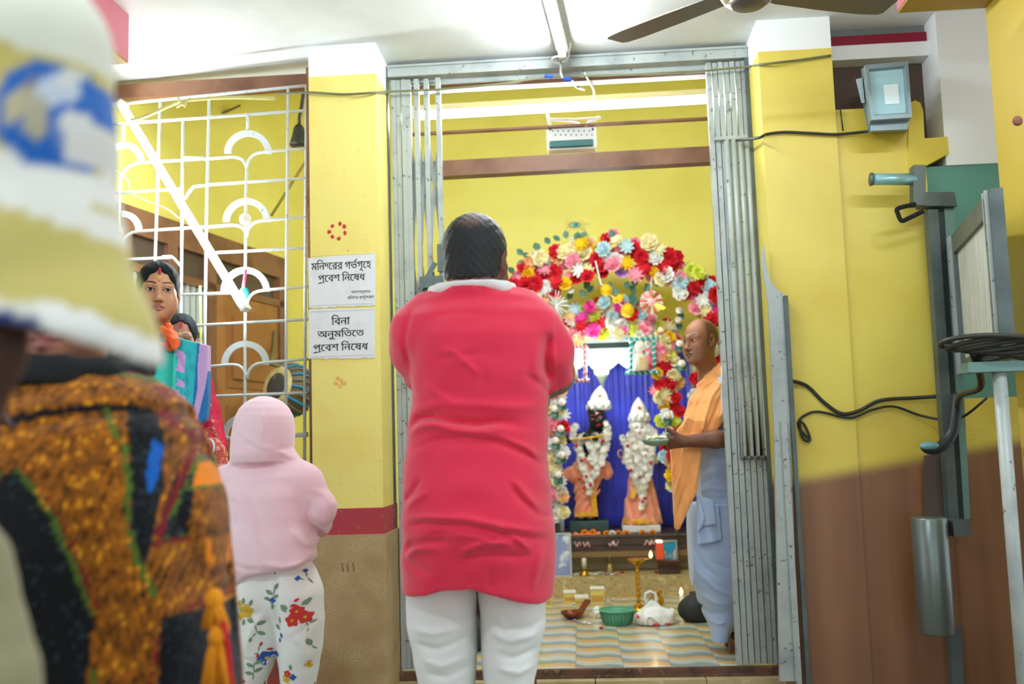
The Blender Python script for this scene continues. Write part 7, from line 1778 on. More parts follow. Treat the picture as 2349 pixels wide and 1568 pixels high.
# woven handbag at her side
f = Fld(W0(480, 1190, 3.50)-V(.12, .10, .0), W0(480, 985, 3.50)+V(.12, .10, .03), .005)
f.loft([(W0(480, 1180, 3.5)[2], W0(482, 1180, 3.5)[0], 3.50, .07, .05), (W0(480, 1100, 3.5)[2], W0(484, 1100, 3.5)[0], 3.50, .075, .055), (W0(480, 1030, 3.5)[2], W0(484, 1030, 3.5)[0], 3.50, .052, .045), (W0(480, 1003, 3.5)[2], W0(480, 1003, 3.5)[0], 3.50, .03, .03)], 0)
t = thing('handbag', W0(482, 1180, 3.50), 'red woven handbag with a metal ring hanging at the side of the sari', 'bag')
solid('pouch', f, mat('red_woven', '#B8483C', .7, spots=[('#D9907C', 70, .5, .58)], bump=(110, .4)), t)
part('ring', MB().tube([W0(480, 1026, 3.435)+V(.018*math.cos(a), 0, .03*math.sin(a)) for a in np.linspace(0, 5.9, 18)], .004, None, 6, True, True), m_silver, t)
part('strap', MB().tube([W0(472, 1008, 3.5), W0(476, 985, 3.49), W0(488, 978, 3.50), W0(496, 1006, 3.50)], .008), mat('red_woven', '#B8483C', .7), t)

# woman behind her
YB = 4.06
B0 = lambda a, c, Y=YB: at(a, c, Y)
wb = thing('person', (B0(415, 1000)[0], YB, .4), 'person with red parting mark peering out from behind the teal sari', 'person')
bh = B0(413, 775); bR = rotm(math.radians(200), -.18, -.1); bs = .84
fh = Fld(bh-V(.12, .13, .25), bh+V(.12, .13, .13), .003); head_shape(fh, bh, bR, bs, 1.0)
f = Fld(V(B0(340, 0)[0], 3.82, .4), V(B0(500, 0)[0], 4.12, bh[2]-.12), .008)
f.cap(bh-V(0, 0, .17), bh-V(0, 0, .22), .045, .06, .03); f.cap(bh-V(.10, 0, .24), bh-V(-.08, 0, .24), .05, .05, .04); f.cap(bh-V(0, 0, .28), bh-V(0, 0, .6), .095, .09, .05)
for s in (-1, 1):
    f.cap(bh+V(s*.11, 0, -.26), bh+V(s*.125, 0, -.50), .036, .03, .02); f.cap(bh+V(s*.125, 0, -.50), bh+V(s*.08, -.08, -.62), .03, .022, .02); hand_shape(f, bh+V(s*.08, -.08, -.62), basis((-.5*s, -.5, -.5), (0, -1, 0)), .8, [(.4, .4, .3)]*4); feet(f, bh[0]+s*.06, YB, .4, math.radians(-90), .2)
    f.cap(bh+V(s*.06, 0, -.6), V(bh[0]+s*.06, YB, .5), .06, .035, .03)
def bcol(v): return head_paint(v, bh, bR, bs, '#A87660', '#7E4A44', 1.0, '#1D1512', lambda x, y, z: ((np.abs(x) < .007) & (z > .055) & (y > .0), '#D02A4A', .95), bindi=[(0, .03, .005, '#E2C35A', .7), (0, .018, .003, '#E2C35A', .6), (0, .045, .004, '#E2C35A', .6)], shade=lambda x, y, z: [(np.clip((y-.05)/.01, 0, 1)*np.exp(-(z/.013)**2)*np.exp(-((np.abs(x)-.031)/.02)**2), '#7A5340', .55)])  # eye surrounds darkened by painted shade
solid('body', [fh, f], skin('skin_wheat', '#A97A58', None), wb, bcol)
hair_shell(bh, bR, bs, 0, 'hair', wb, None, False, .078)
f = Fld(V(B0(330, 0)[0], 3.78, .45), V(B0(510, 0)[0], 4.13, bh[2]-.2), .008)
f.loft([(.5, bh[0], YB, .15, .12), (.9, bh[0], YB, .14, .12), (bh[2]-.45, bh[0], YB, .135, .12), (bh[2]-.28, bh[0], YB, .145, .10), (bh[2]-.22, bh[0], YB, .07, .06)], 0)
solid('sari', f, mat('dull_rose_cotton', '#8A3A4C', .8, bump=(120, .1)), wb)
# ================================================================== woman wrapped in the knitted shawl
YK = 1.50
K0 = lambda a, c, Y=YK: at(a, c, Y)
kw = thing('person', (K0(150, 1000)[0], YK, 0), 'person wrapped in orange, brown and black knitted shawl, face hidden behind a beige sleeve', 'person')
kh = K0(150, 690, 1.50); kR = rotm(math.radians(187), -.05, 0)
fh = Fld(kh-V(.13, .14, .28), kh+V(.13, .14, .15), .004); head_shape(fh, kh, kR, 1.0, 1.0, ears=True)
f = Fld(V(K0(-260, 0)[0], YK-.24, 0), V(K0(560, 0)[0], YK+.26, kh[2]-.16), .01)
f.cap(kh-V(0, 0, .2), kh-V(0, 0, .24), .05, .06, .03); f.cap(kh+V(-.13, 0, -.30), kh+V(.13, 0, -.30), .06, .06, .05); f.cap(kh-V(0, 0, .33), kh-V(0, 0, .75), .11, .12, .05)
for s in (-1, 1):
    f.cap(kh+V(s*.15, 0, -.32), kh+V(s*.17, -.03, -.58), .045, .038, .02); f.cap(kh+V(s*.17, -.03, -.58), kh+V(s*.05, -.13, -.55), .036, .026, .02); hand_shape(f, kh+V(s*.05, -.13, -.55), basis((-s, -.2, .3), (0, -1, 0)), .85, [(.5, .5, .3)]*4)
    g = V(kh[0]+s*.08, YK, 0); f.cap(kh+V(s*.08, 0, -.75), g+V(0, 0, .45), .08, .055, .03); f.cap(g+V(0, 0, .45), g+V(0, 0, .08), .05, .035, .03); feet(f, g[0], g[1], 0, math.radians(-90), .22)
solid('body', [fh, f], skin('skin_wheat', '#A97A58', None), kw, lambda v: head_paint(v, kh, kR, 1.0, '#9A6A54', '#A0605C', 1.0, '#1D1512'))
hair_shell(kh, kR, 1.0, 0, 'hair', kw, (0, -.10, -.03))
m_blackk = mat('black_wool', '#1A1C1F', .95, bump=(160, .3))
f = Fld(V(K0(20, 0)[0], YK-.16, K0(150, 900)[2]), V(K0(400, 0)[0], YK+.16, K0(150, 770)[2]), .005)
rg = [(150, -.105), (215, -.095), (275, -.06), (300, .0), (270, .07), (200, .11), (110, .11), (40, .07), (10, 0), (40, -.07), (95, -.1), (150, -.105)]
for (a, dy), (a2, dy2) in zip(rg[:-1], rg[1:]): f.cap(K0(a, 866-30*(dy > 0), YK)+V(0, dy, 0), K0(a2, 866-30*(dy2 > 0), YK)+V(0, dy2, 0), .023, .023, .02)
f.wave(lambda X, Y, Z: .002*np.sin(140*Z+30*X)); solid('neck_scarf', f, m_blackk, kw)
def SK(py, pl, pr, dep, cy=YK): a, b_ = K0(pl, py), K0(pr, py); return ((a[2]+b_[2])/2, (a[0]+b_[0])/2, cy, (b_[0]-a[0])/2, dep)
lo = K0(-280, 2350); hi = K0(590, 820)
f = Fld((lo[0], YK-.26, max(.28, lo[2])), (hi[0], YK+.26, hi[2]), .0055)
f.loft([SK(2250, -240, 545, .20), SK(1900, -250, 548, .21), SK(1568, -240, 536, .21), SK(1450, -236, 528, .205), SK(1350, -228, 520, .20), SK(1250, -215, 510, .195), SK(1150, -202, 495, .19), SK(1080, -188, 480, .18), SK(1010, -160, 458, .165), SK(950, -125, 425, .145), SK(905, -80, 385, .125), SK(872, -20, 345, .108), SK(850, 10, 310, .095), SK(838, 40, 280, .09)], 0, 'u', 2.3)
YS_ = YK-.17
def KB(pts, amp, w): f.bump([K0(a, c, YS_) for a, c in pts], amp*.55, w, (1, 0, 1), (YK-.3, YK))
KB([(-40, 1000), (60, 975), (150, 948), (230, 935), (300, 934), (370, 958)], -.016, .012); KB([(-40, 960), (100, 925), (230, 905), (330, 915), (400, 950)], .010, .018)
KB([(125, 1068), (200, 1155), (250, 1260), (285, 1380)], .006, .014); KB([(325, 960), (340, 1050), (345, 1200), (385, 1340), (400, 1420)], -.014, .014); KB([(385, 960), (405, 1060), (402, 1180), (385, 1260)], .010, .016); KB([(430, 980), (455, 1100), (470, 1250), (480, 1400)], .006, .018); KB([(250, 1000), (262, 1020), (235, 1035)], -.006, .01); KB([(340, 1320), (400, 1420), (430, 1568)], -.010, .012)
KX = lambda a, c: (lambda p: (p[0], p[2]))(K0(a, c, YS_+.085))
def kcol2(v):
    x, z = v[:, 0], v[:, 2]; rr = np.random.RandomState(7)
    col = int(0); s1 = np.sin(x*420+2.3*np.sin(z*35))*np.sin(z*150+9*np.sin(x*60)); n = rr.rand(len(v)); t_ = np.clip(.42+.30*s1+.55*(n-.5), 0, 1)[:, None]
    must = L_('#2E1A0C')*(1-t_)+L_('#C9781C')*t_; hot = t_[:, 0] > .80; must[hot] = L_('#F2A41E')
    blk = np.tile(L_('#15171B'), (len(v), 1)); blk[n > .93] = L_('#2E3A42')
    c = must.copy(); red = np.tile(L_('#76141F'), (len(v), 1)); grn = np.tile(L_('#4E6B25'), (len(v), 1)); org = np.tile(L_('#F28A14'), (len(v), 1))
    fr = v[:, 1] < YK+.05
    def pg(pts, arr): m_ = inpoly(x, z, [KX(*p) for p in pts]) & fr; c[m_] = arr[m_]
    def ln(pts, w, arr):
        m_ = (dline(x, z, [KX(*p) for p in pts]) < w*.62*(.5+.9*n)) & fr & (n < .86); c[m_] = arr[m_]
    pg([(-300, 1096), (80, 1090), (122, 1070), (190, 1155), (245, 1265), (285, 1380), (280, 1600), (240, 2400), (-300, 2400)], blk)
    pg([(300, 940), (345, 945), (372, 990), (385, 1100), (380, 1240), (372, 1290), (345, 1220), (338, 1100), (322, 1010)], blk); pg([(395, 1090), (432, 1090), (430, 1235), (385, 1240)], blk); pg([(400, 1400), (480, 1395), (500, 1600), (500, 2400), (390, 2400), (400, 1568)], blk)
    pg([(418, 960), (430, 950), (470, 1060), (484, 1110), (478, 1116), (424, 1120), (424, 1040)], org)
    pg([(358, 1005), (375, 1020), (378, 1080), (372, 1140), (362, 1110)], np.tile(L_('#1560B8'), (len(v), 1)))
    pg([(-300, 1010), (0, 985), (150, 940), (300, 926), (372, 950), (372, 962), (300, 940), (150, 957), (0, 1003), (-300, 1030)], blk)  # dark of the shawl fold painted in black
    ln([(-100, 878), (30, 862), (150, 850), (260, 848), (330, 862), (410, 925)], .007, red); ln([(240, 850), (330, 870), (400, 920), (440, 965)], .005, grn)
    ln([(-200, 1095), (80, 1090)], .0055, grn); ln([(-200, 1103), (84, 1097)], .003, red); ln([(122, 1072), (190, 1150), (240, 1260), (283, 1378)], .006, grn); ln([(132, 1068), (202, 1150), (252, 1255), (293, 1372)], .0035, red)
    ln([(265, 945), (318, 1030), (335, 1110), (338, 1200), (368, 1300), (388, 1350)], .006, grn); ln([(350, 945), (400, 990), (410, 1050), (398, 1150), (385, 1240)], .007, red); ln([(380, 950), (415, 1010), (418, 1090), (400, 1180)], .0045, grn)
    ln([(385, 1238), (440, 1232)], .005, red); ln([(385, 1232), (440, 1228)], .003, grn); ln([(320, 880), (380, 905), (340, 900)], .008, red); ln([(424, 1122), (484, 1112)], .004, grn)
    ln([(440, 1390), (470, 1380), (500, 1425)], .007, red); ln([(400, 1450), (385, 1568), (380, 1700)], .005, red); ln([(290, 1500), (300, 1568)], .005, grn); ln([(452, 1240), (455, 1310)], .004, org)
    return c
m_knit = mat('woollen_knit', '#B0701C', .95, vcol=True, bump=(150, .5), sheen=.2, spec=.1)
f.shell(.02, lambda X, Y, Z: Z-.9)
solid('shawl', f, m_knit, kw, kcol2)
def tassel(p, L, seed):
    b = MB(); r = random.Random(seed)
    for k in range(26):
        a = r.uniform(0, 6.28); q = r.uniform(.2, 1); d = V(.018*q*math.cos(a), .014*q*math.sin(a), 0)
        b.tube([p+d*.2, p+d*.8-V(0, 0, L*.35), p+d*1.5+V(r.uniform(-.006, .006), 0, -L*r.uniform(.85, 1.05))], .0035, None, 5)
    b.ell(p-V(0, 0, .004), (.014, .014, .016), None, 10, 7); return b
m_tas = mat('orange_yarn', '#F29A1C', .95, bump=(200, .4))
part('tassel', tassel(K0(500, 1452, YK-.13), .080, 3), m_tas, kw); part('tassel', tassel(K0(492, 1368, YK-.12), .045, 4), m_tas, kw)
b = MB(); p = K0(512, 1425, YK-.135); b.tube([p, p+V(.006, 0, -.03), p+V(.010, 0, -.07), p+V(.014, -.004, -.085)], .004); part('red_thread', b, mat('red_yarn', '#C41F2E', .9), kw)
f = Fld((kh[0]-.24, YK-.22, .03), (kh[0]+.24, YK+.22, .5), .01); f.loft([(.04, kh[0], YK, .19, .17), (.2, kh[0], YK, .18, .16), (.48, kh[0], YK, .17, .15)], 0); f.wave(lambda X, Y, Z: .004*np.sin(X*80)); solid('skirt', f, mat('dark_blue_cotton', '#1C3A66', .8), kw)

# ================================================================== person close by at the edge: beige jersey sleeve with a blue badge
YG = 0.78
G0 = lambda a, c, Y=YG: at(a, c, Y)
gc = G0(-640, 300)
gw = thing('person', (gc[0], YG+.05, 0), 'person close by in beige jersey with a blue badge on the white edged sleeve', 'person')
gh = V(gc[0]+.01, YG+.06, 1.66); gR = rotm(.1, -.05)
fh = Fld(gh-V(.13, .14, .28), gh+V(.13, .14, .15), .005); head_shape(fh, gh, gR, 1.0)
eb = G0(-5, 800); wrg = eb+V(-.10, .05, -.22)
f = Fld(V(gh[0]-.36, YG-.22, 0), V(G0(420, 0)[0], YG+.42, 1.52), .009)
f.cap(gh-V(0, 0, .2), gh-V(0, .0, .24), .055, .065, .03); f.cap(gh+V(-.14, 0, -.27), gh+V(.08, 0, -.27), .06, .06, .05); f.cap(gh-V(0, 0, .3), gh-V(0, 0, .7), .10, .10, .05)
f.cap(G0(40, 300), eb-V(.018, 0, 0), .040, .034, .02); f.cap(eb-V(.018, 0, 0), wrg, .034, .025, .02); hand_shape(f, wrg, basis((-.3, .2, -.9), (.3, .9, 0)), .95, [(.3, .4, .3)]*4)
f.cap(gh+V(-.20, 0, -.30), gh+V(-.24, .02, -.58), .045, .038, .02); f.cap(gh+V(-.24, .02, -.58), gh+V(-.10, .24, -.48), .036, .026, .02); hand_shape(f, gh+V(-.10, .24, -.48), basis((.5, .8, .3), (0, 0, 1)), .95, [(.3, .4, .3)]*4)
for s in (-1, 1):
    g = V(gh[0]+s*.10, YG+.05, 0); f.cap(V(gh[0]+s*.085, YG+.05, .92), g+V(0, 0, .48), .075, .055, .03); f.cap(g+V(0, 0, .48), g+V(0, 0, .08), .05, .036, .03); feet(f, g[0], g[1], 0, math.radians(90), .25)
solid('body', [fh, f], skin('skin_dark', '#4E3228', None), gw, lambda v: head_paint(v, gh, gR, 1.0, '#4E3228', '#4A2A26', 1.0))
hair_shell(gh, gR, 1.0, 0, 'hair', gw, None, False, .07)
f = Fld(V(gh[0]-.36, YG-.24, .90), V(G0(430, 0)[0], YG+.30, 1.56), .006)
f.loft([(.93, gh[0]-.04, YG+.06, .17, .13), (1.05, gh[0]-.04, YG+.06, .16, .13), (1.2, gh[0]-.04, YG+.06, .165, .13), (1.36, gh[0]-.02, YG+.05, .19, .13), (1.43, gh[0], YG+.05, .16, .10), (1.47, gh[0], YG+.05, .08, .075)], 0)
f.cap(V(gh[0]+.12, YG+.03, 1.40), G0(-60, 60), .075, .070, .05); f.cap(G0(-60, 60), G0(40, 130), .070, .070, .03); f.cap(G0(40, 130), G0(72, 330), .070, .062, .03); f.cap(G0(72, 330), G0(92, 560), .062, .058, .03); f.cap(G0(92, 560), G0(150, 800), .059, .064, .03); f.cap(G0(150, 800), G0(178, 900), .064, .064, .03)
f.cap(gh+V(-.16, 0, -.27), gh+V(-.23, .02, -.46), .07, .062, .04)
GX = lambda a, c: (lambda p: (p[0], p[2]))(G0(a, c, YG-.06))
hm = [(-150, 690), (0, 735), (90, 750), (200, 790), (310, 842), (400, 885)]; hxx = np.array([GX(*p)[0] for p in hm]); hzz = np.array([GX(*p)[1] for p in hm]); xsl = GX(-150, 700)[0]
f.cut(lambda X, Y, Z: np.where(X > xsl, np.interp(X, hxx, hzz)-Z, -1.0))
f.shell(.008, lambda X, Y, Z: np.where(X > xsl, Z-np.interp(X, hxx, hzz)-.05, 1.0))
nzg = noise3(71, 6, 8, 22); f.wave(lambda X, Y, Z: .003*nzg(X, Y, Z))
def gcol(v):
    x, z = v[:, 0], v[:, 2]; c = np.tile(L_('#C9BC6A'), (len(v), 1)).astype(float); W_ = L_('#EFEEE6')
    def pg(pts, hx, a=1.0): m_ = inpoly(x, z, [GX(*p) for p in pts]); c[m_] = c[m_]*(1-a)+L_(hx)*a
    pg([(-400, -300), (400, -300), (330, 100), (255, 190), (170, 110), (60, 120), (-100, 60)], '#E6E7D6'); pg([(-200, 330), (60, 350), (150, 380), (230, 300), (300, 330), (300, 480), (210, 430), (120, 470), (0, 440), (-200, 420)], '#EFEEE6'); pg([(-100, 420), (120, 450), (300, 470), (300, 560), (160, 520), (0, 470)], '#EDECE2')
    pg([(95, 690), (180, 705), (300, 770), (420, 860), (420, 960), (80, 900)], '#F0EFEA'); pg([(-200, 660), (95, 700), (95, 900), (-200, 800)], '#E4E2D4'); pg([(-200, 690), (0, 712), (95, 738), (95, 756), (0, 742), (-200, 715)], '#1B3F8E')
    # blue round badge with pale motif
    cx_, cz_ = GX(108, 255); r = np.hypot((x-cx_)/1.0, (z-cz_)*.86); R_ = .0375
    m_ = r < R_; c[m_] = L_('#0E62B8')
    def el(cx, cy, rx, ry, hx, tilt=0.0, a=.92):
        q = GX(cx, cy); k = YG/FPX; dx, dz = (x-q[0])/k, (z-q[1])/k; ct, st = math.cos(tilt), math.sin(tilt)
        m_ = (((dx*ct+dz*st)/rx)**2+((dz*ct-dx*st)/ry)**2) < 1; c[m_] = c[m_]*(1-a)+L_(hx)*a
    el(146, 298, 42, 62, '#E6E4DA', .15); el(38, 252, 18, 48, '#C4B98A', -.3); el(78, 262, 24, 62, '#B8B08C', .1); el(112, 190, 30, 40, '#C9D3DE', -.4); el(72, 190, 14, 14, '#8A8684'); el(130, 150, 14, 30, '#DADCD2', -.5); el(110, 292, 12, 60, '#0E62B8', .1, .8)
    return c
solid('jersey', f, mat('jersey_knit', '#C9BC6A', .8, vcol=True, sheen=.2), gw, gcol)
f = Fld(V(gh[0]-.34, YG-.2, .05), V(G0(260, 0)[0], YG+.3, 1.16), .008)
def SG(py, pr, dep): b_ = G0(pr, py); c_ = gh[0]-.02; return (b_[2], c_, YG+.04, b_[0]-c_, dep)
f.loft([SG(1180, -130, .13), SG(1280, -72, .14), SG(1380, -48, .14), SG(1480, -18, .14), SG(1568, 12, .14), SG(1750, 40, .14), SG(1950, 20, .14)], 0, 'u', 2.2)
zl = G0(0, 1900)[2]
for s in (-1, 1): f.cap(V(gh[0]-.02+s*.10, YG+.05, zl), V(gh[0]-.02+s*.10, YG+.05, .07), .095, .07, .04)
f.wave(lambda X, Y, Z: .004*np.sin(X*60+Z*22)); solid('trousers', f, mat('olive_beige_cotton', '#8F8A66', .85, sheen=.2), gw)
# ================================================================== on the wall at the right
YR = 4.05
Rr = lambda a, c, Y=YR: at(a, c, Y)
m_lampb = mat('blue_grey_cast_metal', '#84979E', .4, .3); m_glass = mat('lamp_glass', '#A9D2DC', .12, .0, spots=[('#CBE6EA', 4, .5, .7)])
t = thing('flood_light', Rr(2030, 305, 3.9), 'blue grey square flood light on the yellow wall beside the dark brown panel', 'flood light')
def fr(x, y, Y): return at(x, y, Y)
f4 = [(1982, 155), (2078, 146), (2087, 272), (1996, 278)]; b4 = [(1975, 158), (2070, 150), (2082, 300), (1992, 303)]
Yf_, Yb_ = 3.86, 3.98
F4 = [fr(a, c, Yf_) for a, c in f4]; B4 = [fr(a, c, Yb_) for a, c in b4]
part('housing', MB().hexa([B4[3], B4[2], F4[2], F4[3], B4[0], B4[1], F4[1], F4[0]][:4]+[B4[0], B4[1], F4[1], F4[0]], m_lampb), None, t)
def inset(k, Y): 
    c_ = np.mean(np.array(F4), 0); return [c_+(p-c_)*k+V(0, Y-Yf_, 0) for p in F4]
def ringq(P, Q, m): 
    mb = MB(); mb.add([tuple(p) for p in P]+[tuple(p) for p in Q], [(i, (i+1) % 4, 4+(i+1) % 4, 4+i) for i in range(4)], m); return mb
i0, i1, i2, i3 = inset(1.02, Yf_-.022), inset(.86, Yf_-.022), inset(.80, Yf_-.006), inset(.80, Yf_-.008)
b = ringq(inset(1.02, Yf_), i0, m_lampb); bb = ringq(i0, i1, m_lampb); b.add(bb.v, bb.f, m_lampb); bb = ringq(i1, i2, m_lampb); b.add(bb.v, bb.f, m_lampb); part('bezel', b, None, t)
part('lens', MB().add([tuple(p) for p in i3], [(0, 1, 2, 3)], m_glass).add([tuple(p+V(0, .003, 0)) for p in i3], [(3, 2, 1, 0)], m_glass), None, t)
part('lens_glint', MB().add([tuple(p-V(0, .002, 0)) for p in [np.mean(np.array(i3), 0)+(p-np.mean(np.array(i3), 0))*.45+V(.012, 0, -.01) for p in i3]], [(0, 1, 2, 3)], mat('pale_lens_glint', '#DFF1F4', .25)), None, t)  # pale patch paints a glint into the middle of the lens
part('rear_box', MB().hexa([fr(1992, 303, 3.96), fr(2062, 300, 3.96), fr(2062, 300, 4.05), fr(1992, 303, 4.05), fr(1972, 200, 3.96), fr(2060, 196, 3.96), fr(2060, 196, 4.05), fr(1972, 200, 4.05)], m_lampb), None, t)
part('side_flap', MB().hexa([fr(1976, 236, 3.93), fr(1984, 236, 3.93), fr(1984, 236, 4.02), fr(1976, 236, 4.02), fr(1963, 182, 3.93), fr(1978, 178, 3.93), fr(1978, 178, 4.02), fr(1963, 182, 4.02)], mat('pale_metal', '#B9C6C8', .4, .3)), None, t)
part('foot_plate', MB().hexa([fr(1996, 300, 3.88), fr(2082, 296, 3.88), fr(2080, 302, 4.04), fr(1994, 306, 4.04), fr(1997, 280, 3.88), fr(2086, 274, 3.88), fr(2082, 280, 4.04), fr(1994, 285, 4.04)], m_lampb), None, t)
# rounded yellow upstand and block on the wall end
b = MB(); pts = [(2083, 400), (2083, 250), (2088, 236), (2098, 231), (2110, 236), (2117, 255), (2120, 318), (2172, 314), (2176, 352), (2120, 382), (2118, 400)]
b.slab([(Rr(a, c, 4.04)[0], Rr(a, c, 4.04)[2]) for a, c in pts], 4.035, 4.20, m_ylr); struct('trim_12', b, None, 'rounded yellow masonry end of the wall', 'trim')
# cables
m_cab = mat('black_cable', '#2A2C22', .5); m_cabg = mat('grey_green_cable', '#6E6E4E', .5)
def wire(name, pts, r, m, label, off=.012): return solo(name, MB().tube(pts, r, m, 8), None, label, 'cable')
def smooth(P, n=6):
    P = [np.array(p, float) for p in P]; out = []
    for i in range(len(P)-1):
        p0, p1, p2, p3 = P[max(i-1, 0)], P[i], P[i+1], P[min(i+2, len(P)-1)]
        for k in range(n):
            u = k/n; out.append(.5*((2*p1)+(-p0+p2)*u+(2*p0-5*p1+4*p2-p3)*u*u+(-p0+3*p1-3*p2+p3)*u**3))
    return out+[P[-1]]
Yc = 4.026
wire('power_cable', smooth([at(640, 216, 4.10), at(706, 212, 4.03), at(790, 216, Yc), at(862, 212, Yc), at(895, 210, 4.22), at(960, 207, 4.245), at(1010, 205, 4.245), at(1150, 192, 4.245), at(1250, 178, 4.245), at(1400, 172, 4.245), at(1560, 168, 4.245), at(1640, 160, 4.245), at(1720, 152, 4.22), at(1745, 148, Yc), at(1830, 138, Yc), at(1906, 127, Yc)]), .005, m_cabg, 'long grey green cable strung across both pillars below the gate track')
wire('power_cable', smooth([at(1690, 322, 4.24), at(1740, 316, 4.0), at(1758, 308, Yc), at(1800, 303, Yc), at(1870, 306, Yc), at(1920, 308, Yc), at(1985, 302, Yc), at(1996, 300, 3.98)]), .006, m_cab, 'dark cable running along the yellow wall to the flood light')
wire('thin_wire', [at(1928, 252, 4.04), at(1934, 300, 4.04)], .003, m_cab, 'short thin vertical wire on the yellow wall near the flood light')
wire('power_cable', smooth([at(1810, 872, 4.00), at(1850, 884, 4.03), at(1890, 922, 4.03), at(1930, 948, 4.03), at(1970, 942, 4.03), at(2020, 918, 4.03), at(2100, 912, 4.03), at(2165, 908, 4.0)]), .0075, m_cab, 'thick black cable sagging across the yellow wall from the gate post')
wire('power_cable', smooth([at(1860, 1010, 4.03), at(1836, 985, 4.03), at(1833, 965, 4.03), at(1850, 950, 4.03), at(1880, 944, 4.03), at(1950, 958, 4.03), at(2000, 940, 4.03), at(2050, 932, 4.03), at(2110, 952, 4.03), at(2165, 962, 3.98), at(2210, 955, 3.92), at(2264, 912, 3.86)]), .005, m_cab, 'thin black cable ending in a hanging loop on the yellow wall')
solo('cable_loop', MB().tube(smooth([at(1834, 968, 4.025), at(1840, 1000, 4.025), at(1852, 1012, 4.025), at(1858, 1004, 4.025), at(1846, 975, 4.025), at(1836, 966, 4.025)]), .005, m_cab, 8), None, 'small drooping loop of black cable under the thicker sagging cable', 'cable')
solo('thin_wire', MB().tube(smooth([at(630, 226, 4.06), at(520, 224, 4.10), at(430, 230, 4.10), at(395, 240, 4.12), at(330, 268, 4.14), at(300, 275, 4.14)]), .008, mat('yellow_flex', '#B9B26E', .6), 8), None, 'pale yellow flex tied along the top of the window grille', 'cable')
solo('flex_knot', MB().ell(at(420, 236, 4.10), (.016, .014, .012), None, 10, 7).tube([at(405, 246, 4.09), at(420, 236, 4.09), at(438, 225, 4.09)], .006).tube([at(425, 244, 4.09), at(416, 234, 4.09), at(408, 224, 4.09)], .005), mat('yellow_flex', '#DCD79A', .6), 'knot of pale yellow flex at the top of the window grille', 'cable')
solo('thin_wire', MB().tube(smooth([gp(255, 385, .05), gp(290, 410, .05), gp(300, 440, .05), gp(330, 458, .05), gp(380, 478, .05), gp(410, 500, .05)]), .0028, mat('pale_flex', '#D9C9A8', .6), 6), None, 'thin pale twisted wire trailing behind the slanting tube light', 'cable')
# tape and twist ties on the overhead cable
for a, c, lb in ((1258, 175, 'blue tape wrapped on the overhead cable under the ceiling tube light'), (1300, 181, 'second blue tape on the overhead cable nearer the yellow pillar')):
    solo('cable_tape', MB().tube([at(a-8, c-1, 4.24), at(a+10, c+1, 4.24)], .009, mat('blue_tape', '#2458D8', .4), 8), None, lb, 'tape')
solo('tie_wire', MB().tube(smooth([at(1290, 128, 4.12), at(1270, 132, 4.16), at(1268, 142, 4.2), at(1285, 148, 4.235), at(1286, 165, 4.24), at(1290, 178, 4.24)]), .005, m_white, 7).tube(smooth([at(1292, 126, 4.12), at(1306, 112, 4.15), at(1308, 100, 4.16), at(1302, 135, 4.2), at(1290, 142, 4.235)]), .005, m_white, 7), None, 'loops of white wire at the end of the ceiling tube light', 'cable')
solo('tie_wire', MB().tube(smooth([at(1338, 162, 4.24), at(1350, 185, 4.4), at(1362, 208, 4.6), at(1362, 232, 4.74)]), .004, m_cab, 6).tube(smooth([at(1312, 182, 4.24), at(1320, 198, 4.4), at(1340, 206, 4.5), at(1326, 200, 4.4)]), .004, m_cab, 6), None, 'dark twisted wire dropping from the overhead cable to the shrine tube light', 'cable')
# ------------------------------------------------------------------ steel post with its fittings
YQ = 3.94
Qr = lambda a, c, Y=YQ: at(a, c, Y)
t = thing('steel_post', V(Qr(2180, 1100)[0], YQ, 0), 'tall dark grey steel post with hand bar, hook and cylinder standing by the yellow wall', 'post')
def pxbar(pts_t, pts_b, Y, d, m, nm, par=None):
    (l0, r0), (l1, r1) = pts_t, pts_b
    P = [at(*l1, Y), at(*r1, Y), at(*r0, Y), at(*l0, Y)]
    mb = MB().hexa([tuple(P[0]), tuple(P[1]), tuple(P[1]+V(0, d, 0)), tuple(P[0]+V(0, d, 0)), tuple(P[3]), tuple(P[2]), tuple(P[2]+V(0, d, 0)), tuple(P[3]+V(0, d, 0))]); return part(nm, mb, m, par or t)
m_tealst = mat('teal_grey_steel', '#6E8F88', .45, .3)
xa_ = at(2165, 1568, YQ)
pxbar(((2128, 480), (2152, 480)), ((2178, 1190), (2200, 1190)), YQ, .05, m_steeld, 'channel'); pxbar(((2152, 478), (2166, 478)), ((2200, 1190), (2212, 1190)), YQ+.02, .05, mat('near_black_steel', '#39423F', .5, .3), 'groove'); pxbar(((2166, 478), (2190, 478)), ((2212, 1190), (2226, 1190)), YQ+.01, .05, m_tealst, 'flange')
pxbar(((2180, 1440), (2206, 1440)), ((2186, 1600), (2212, 1600)), YQ+.03, .05, m_steeld, 'leg')
zf = Qr(2190, 1600)[2]; part('leg', MB().box((Qr(2190, 1600)[0]-.02, YQ+.03, 0), (Qr(2190, 1600)[0]+.02, YQ+.08, zf+.02)), m_steeld, t)
part('hand_bar', MB().tube([Qr(2000, 411, 3.90), Qr(2100, 411, 3.90)], .023, None, 14), mat('cyan_steel_tube', '#8FC0C4', .3, .4), t); part('end_ring', MB().tube([Qr(1996, 411, 3.90), Qr(2001, 411, 3.90)], .026, None, 14), m_steeld, t)
pxbar(((2096, 378), (2124, 378)), ((2096, 470), (2124, 470)), 3.88, .05, m_steeld, 'bracket'); pxbar(((2114, 440), (2190, 440)), ((2114, 472), (2196, 472)), 3.92, .07, m_steeld, 'arm')
